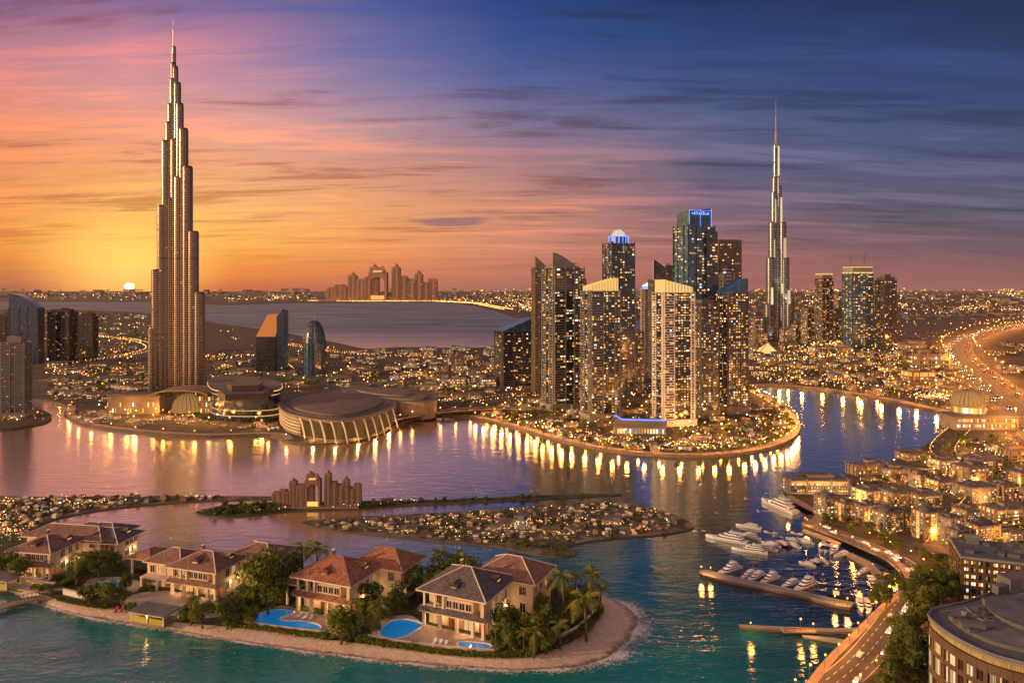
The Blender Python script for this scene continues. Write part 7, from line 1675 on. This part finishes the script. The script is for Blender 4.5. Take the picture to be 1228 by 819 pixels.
def cabin(mb, x0, x1, b, z0, z1, mat, rake=.5):
    h = z1 - z0; n0 = x1 - (x1 - x0) * .16
    bot = [(x0, -b), (n0, -b), (x1, -b * .45), (x1, b * .45), (n0, b), (x0, b)]; k = .9
    top = [(x0 + h * .15, -b * k), (n0 - h * rake, -b * k), (x1 - h * (rake + .5), -b * .4), (x1 - h * (rake + .5), b * .4), (n0 - h * rake, b * k), (x0 + h * .15, b * k)]
    mb.add([(x, y, z0) for x, y in bot] + [(x, y, z1) for x, y in top], [(i, (i + 1) % 6, 6 + (i + 1) % 6, 6 + i) for i in range(6)] + [tuple(range(6, 12))], mat)
def yacht_proto(kind, label):
    r = thing('motor_yacht' if kind != 'open' else 'motor_boat', label, 'yacht' if kind != 'open' else 'boat'); L = 10.0
    B = 2.5; Hh = .85 if kind != 'open' else .6
    m = MB(); hull(m, L, B, Hh, M['gel'] if kind != 'navy' else M['gel_b']); m.obj('hull', r)
    m = MB(); m.box(-.6, 0, Hh * .98, L * .62, B * .8, .05, M['deck']); m.obj('deck', r)
    if kind == 'open':
        m = MB(); cabin(m, -1.2, 2.2, .75, Hh, Hh + .55, M['tint'], .9); m.obj('windscreen', r); m = MB(); m.box(-2.6, 0, Hh, 1.2, 1.5, .3, M['white']); m.obj('seat', r); return r
    tiers = 3 if kind == 'big' else 2
    x0, x1, b, z = -3.4, 2.6, 1.05, Hh
    for t in range(tiers):
        m = MB(); cabin(m, x0, x1, b, z, z + .22, M['gel'], .1); m.obj('cabin', r)
        m = MB(); cabin(m, x0 + .15, x1 - .12, b * .97, z + .2, z + .56, M['tint'], .7); m.obj('window_band', r)
        m = MB(); cabin(m, x0 - .5, x1 - .55, b * .98, z + .54, z + .68, M['gel'], .2); m.obj('deck_house_roof', r)
        z += .66; x0 += .5; x1 -= 1.25; b *= .86
    m = MB(); m.tube([(-.9, -.5, z), (-1.2, -.4, z + .6), (-1.2, .4, z + .6), (-.9, .5, z)], .06, 4, M['gel']); m.tube([(-1.2, 0, z + .6), (-1.3, 0, z + 1.5)], .035, 4, M['steel']); m.obj('mast', r)
    m = MB(); P = [(1.0 + i * .62, -1.2 * (1 - (i / 6) ** 2.2) * 1.0, Hh * 1.1 + .06 * i + .32) for i in range(7)]; m.tube(P + [(x, -y, z_) for x, y, z_ in P[::-1]], .025, 4, M['steel']); m.obj('rail', r)
    return r
PROT = {}
BO = [  # bow, stern, kind, label
 ((914, 601), (954, 617), 'big', 'largest white yacht with three decks, moored at the terminal quay'),
 ((847, 644), (897, 653), 'big', 'long white yacht with a sharp bow, leading the group in the open harbour'),
 ((884, 640), (911, 648), 'cab', 'white yacht tucked behind the stern of the long leading yacht'),
 ((878, 659), (921, 664.5), 'big', 'white yacht with a dark window stripe, below the long leading yacht'),
 ((898, 655), (933, 662), 'cab', 'white yacht overlapping the stern of the dark striped yacht'),
 ((883, 630), (913, 635), 'cab', 'slim white yacht alone above the group in the open harbour'),
 ((916, 637), (932, 640), 'open', 'small cream boat near the slim white yacht'),
 ((926, 643), (939, 645), 'open', 'small white boat right of the cream boat'),
 ((912, 650), (936, 657), 'cab', 'bluish yacht at the left of the middle cluster'),
 ((924, 649), (948, 657), 'navy', 'yacht with a navy hull in the middle cluster'),
 ((936, 651), (960, 658), 'cab', 'yacht at the right end of the middle cluster'),
 ((942, 645), (957, 649), 'cab', 'white boat above the right end of the middle cluster'),
 ((955, 646), (976, 653), 'cab', 'white cruiser with a rounded bow nearest the orange plaza'),
 ((958, 674), (978, 679), 'cab', 'leftmost cruiser of the small raft of boats inside the harbour'),
 ((967, 671), (985, 677), 'navy', 'navy boat in the small raft inside the harbour'),
 ((977, 670), (993, 676), 'cab', 'third cruiser of the small raft inside the harbour'),
 ((985, 669), (1000, 675), 'open', 'last low boat of the small raft inside the harbour'),
 ((983, 663), (990, 654), 'open', 'first narrow boat in the row moored nose out under the quay'),
 ((989, 664), (996, 655), 'open', 'second narrow boat in the row moored nose out under the quay'),
 ((996, 666), (1003, 657), 'cab', 'third boat in the row moored nose out under the quay'),
 ((1000, 669), (1017, 664), 'cab', 'cruiser moored beside the row under the quay'),
 ((1027, 689), (1043, 684), 'cab', 'cream cruiser at the pontoon with an orange reflection beside it'),
 ((1040, 691), (1068, 693), 'open', 'long thin white boat at the lower pontoon end'),
 ((1042, 694.5), (1071, 696.5), 'open', 'second long thin white boat at the lower pontoon end'),
 ((1027, 671), (1040, 675), 'open', 'small white boat at the upper pontoon berth'),
 ((1030, 674.5), (1044, 678.5), 'open', 'small white boat in the next pontoon berth'),
 ((1034, 678), (1048, 682), 'open', 'small white boat in the third pontoon berth'),
 ((860, 690), (888, 681), 'big', 'tall white yacht at the outer end of the stone pier'),
 ((888, 695), (906, 687), 'cab', 'cream cruiser second along the stone pier'),
 ((896, 698), (916, 689), 'cab', 'white cruiser third along the stone pier'),
 ((911, 701), (934, 692), 'big', 'white flybridge yacht at the middle of the stone pier'),
 ((937, 705), (958, 698), 'cab', 'pale blue cruiser right of the pier middle'),
 ((952, 710), (978, 699), 'big', 'white flybridge yacht with a flag mast near the inner pier end'),
 ((1034, 735), (1030, 720), 'cab', 'white motor boat moored end on beyond the pier head'),
 ((1043, 736), (1038, 720.5), 'cab', 'twin motor boat moored end on next to the stone pier head'),
 ((831, 637), (846, 637), 'open', 'small orange lit boat out in the open water left of the yachts'),
 ((948, 638), (962, 641), 'open', 'dark small boat beside the plaza steps'),
 ((985, 649), (1001, 655), 'open', 'low dinghy on the narrow upper pontoon'),
]
for bow, stern, kind, lb in BO:
    A, B = G(*bow), G(*stern); L = (A - B).length; c = (A + B) / 2; rz = atan2((A - B).y, (A - B).x); s = L / 10.0; sc = (s, max(s, .55) if kind != 'big' else s, s * (1.0 if kind == 'open' else .86))
    if kind not in PROT: PROT[kind] = yacht_proto(kind, lb); o = PROT[kind]; o.location = (c.x, c.y, 0); o.rotation_euler.z = rz; o.scale = sc; o['group'] = 'boats in the harbour'
    else: o = dup(PROT[kind], (c.x, c.y, 0), rz, sc, lb, 'boats in the harbour')
# dark work boat at the pier head
A = G(1008, 716); root = thing('work_boat', 'dark work boat with a crane at the inner end of the stone pier', 'boat', (A.x, A.y, 0), -.5)
m = MB(); hull(m, 5.5, 1.7, .6, M['dark_metal']); m.obj('hull', root); m = MB(); m.box(-.9, 0, .6, 1.3, 1.1, .9, M['white']); m.box(-.9, 0, 1.5, 1.5, 1.3, .12, M['roof_d']); m.obj('wheelhouse', root)
m = MB(); m.tube([(.6, 0, .6), (.6, 0, 2.0)], .08, 5, M['dark_metal']); m.tube([(.6, 0, 1.9), (1.9, 0, 2.7)], .06, 5, M['dark_metal']); m.obj('crane', root); m = MB(); m.ball((-.9, 0, 1.8), .12, M['lamp_bulb'], 6, 4); m.obj('deck_lamp', root)
for (x, y, h, lb) in ((903, 690, 3.4, 'thin flag mast behind the cruisers on the stone pier'), (976, 704, 3.6, 'flag mast with a small orange flag near the inner pier end')):
    q_ = G(x, y, .7); r = thing('flag_mast', lb, 'mast', tuple(q_)); m = MB(); m.tube([(0, 0, 0), (0, 0, h)], .05, 5, M['steel']); m.obj('pole', r)
    m = MB(); m.add([(0.05, 0, h - .5), (.7, .05, h - .55), (.7, .05, h - .1), (.05, 0, h)], [(0, 1, 2, 3)], M['red']); m.obj('flag', r)

# ------------------------------------------------------------------ cars
def car_proto(lit=True):
    r = thing('car', '', 'car'); m = MB()
    P = [(-2.1, .35), (-2.1, .85), (-1.5, .95), (-.9, 1.4), (.6, 1.42), (1.2, .95), (2.0, .82), (2.15, .4)]
    m.add([(x, -.85, z) for x, z in P] + [(x, .85, z) for x, z in P], [tuple(range(8))[::-1], tuple(range(8, 16))] + [(i, (i + 1) % 8, 8 + (i + 1) % 8, 8 + i) for i in range(8)], M['gel']); m.obj('body', r)
    m = MB(); m.box(-.15, 0, .98, 1.7, 1.74, .34, M['tint'], 0, .82); m.obj('glazing', r)
    for x in (-1.3, 1.3):
        for y in (-.8, .8):
            m = MB(); m.add([(x + .33 * cos(t * pi / 5), y + dy, .33 + .33 * sin(t * pi / 5)) for dy in (-.11, .11) for t in range(10)], [(i, (i + 1) % 10, 10 + (i + 1) % 10, 10 + i) for i in range(10)] + [tuple(range(10))[::-1], tuple(range(10, 20))], M['tint']); m.obj('wheel', r)
    for y in (-.6, .6):
        m = MB(); m.box(2.14, y, .55, .12, .42, .22, M['head']); m.obj('headlight', r); m = MB(); m.box(-2.12, y, .65, .1, .4, .2, M['tail']); m.obj('tail_light', r)
    return r
def along(P, dist):
    for a_, b_ in zip(P, P[1:]):
        L = (b_ - a_).length
        if dist <= L: return a_.lerp(b_, dist / L), atan2((b_ - a_).y, (b_ - a_).x)
        dist -= L
    return None
car0 = car_proto(); first = True; rnd = random.Random(31)
def lane(P, off, dists, flip, label, group, sc):
    global first
    Q = offset_pts(P, off)
    for s in dists:
        t = along(Q, s)
        if not t: continue
        q, an = t; an += pi if flip else 0
        if first: car0.location = (q.x, q.y, ZL + .03); car0.rotation_euler.z = an; car0.scale = (sc,) * 3; car0['label'] = label; car0['group'] = group; first = False
        else: dup(car0, (q.x, q.y, ZL + .03), an, sc, label, group)
lane(blvd, -.7, [44 + i * 2.6 for i in range(11)], True, 'car with bright headlights in the queue on the boulevard by the jetty', 'queue of cars on the boulevard', .5)
lane(blvd, .8, [30, 52, 66, 71, 83, 90, 97, 112], False, 'car driving up the orange lit boulevard', 'cars driving up the boulevard', .5)
lane(blvd, -.7, [80, 84, 93, 96, 104, 118], True, 'car coming down the orange lit boulevard', 'cars coming down the boulevard', .5)
lane(blvd, -2.4, [20, 34], True, 'car coming down the near end of the boulevard', 'cars on the near boulevard', .5)
HL = sum((b_ - a_).length for a_, b_ in zip(hwy, hwy[1:]))
def small_car():
    m = MB(); P = [(-2.1, .35), (-2.1, .85), (-.9, 1.4), (.6, 1.42), (1.2, .95), (2.1, .8), (2.15, .4)]
    m.add([(x, -.85, z) for x, z in P] + [(x, .85, z) for x, z in P], [tuple(range(7))[::-1], tuple(range(7, 14))] + [(i, (i + 1) % 7, 7 + (i + 1) % 7, 7 + i) for i in range(7)], M['gel_b'])
    for y in (-.6, .6): m.box(2.16, y, .5, .2, .32, .25, M['head']); m.box(-2.14, y, .6, .2, .5, .35, M['tail'])
    return m.mesh('car')
scar = small_car()
for off, flip, lb, grp in ((10.5, False, 'car with red tail lights on the outer carriageway of the curving highway', 'cars on the outer carriageway'), (6.8, False, 'car in the second lane of the outer highway carriageway', 'cars in the second outer lane'), (-6.8, True, 'car with white headlights on the inner carriageway of the curving highway', 'cars on the inner carriageway'), (-10.5, True, 'car in the far lane of the inner highway carriageway', 'cars in the far inner lane')):
    Q = offset_pts(hwy, off); s = rnd.uniform(0, 20)
    while s < HL * .98:
        t = along(Q, s)
        if t and t[0].y < 2200: tag(put('car', scar, None, (t[0].x, t[0].y, ZL + .03), t[1] + (0 if flip else pi) + (pi if off > 0 else 0) * 0, 1.3), lb, 'car', grp)
        s += rnd.uniform(18, 70)
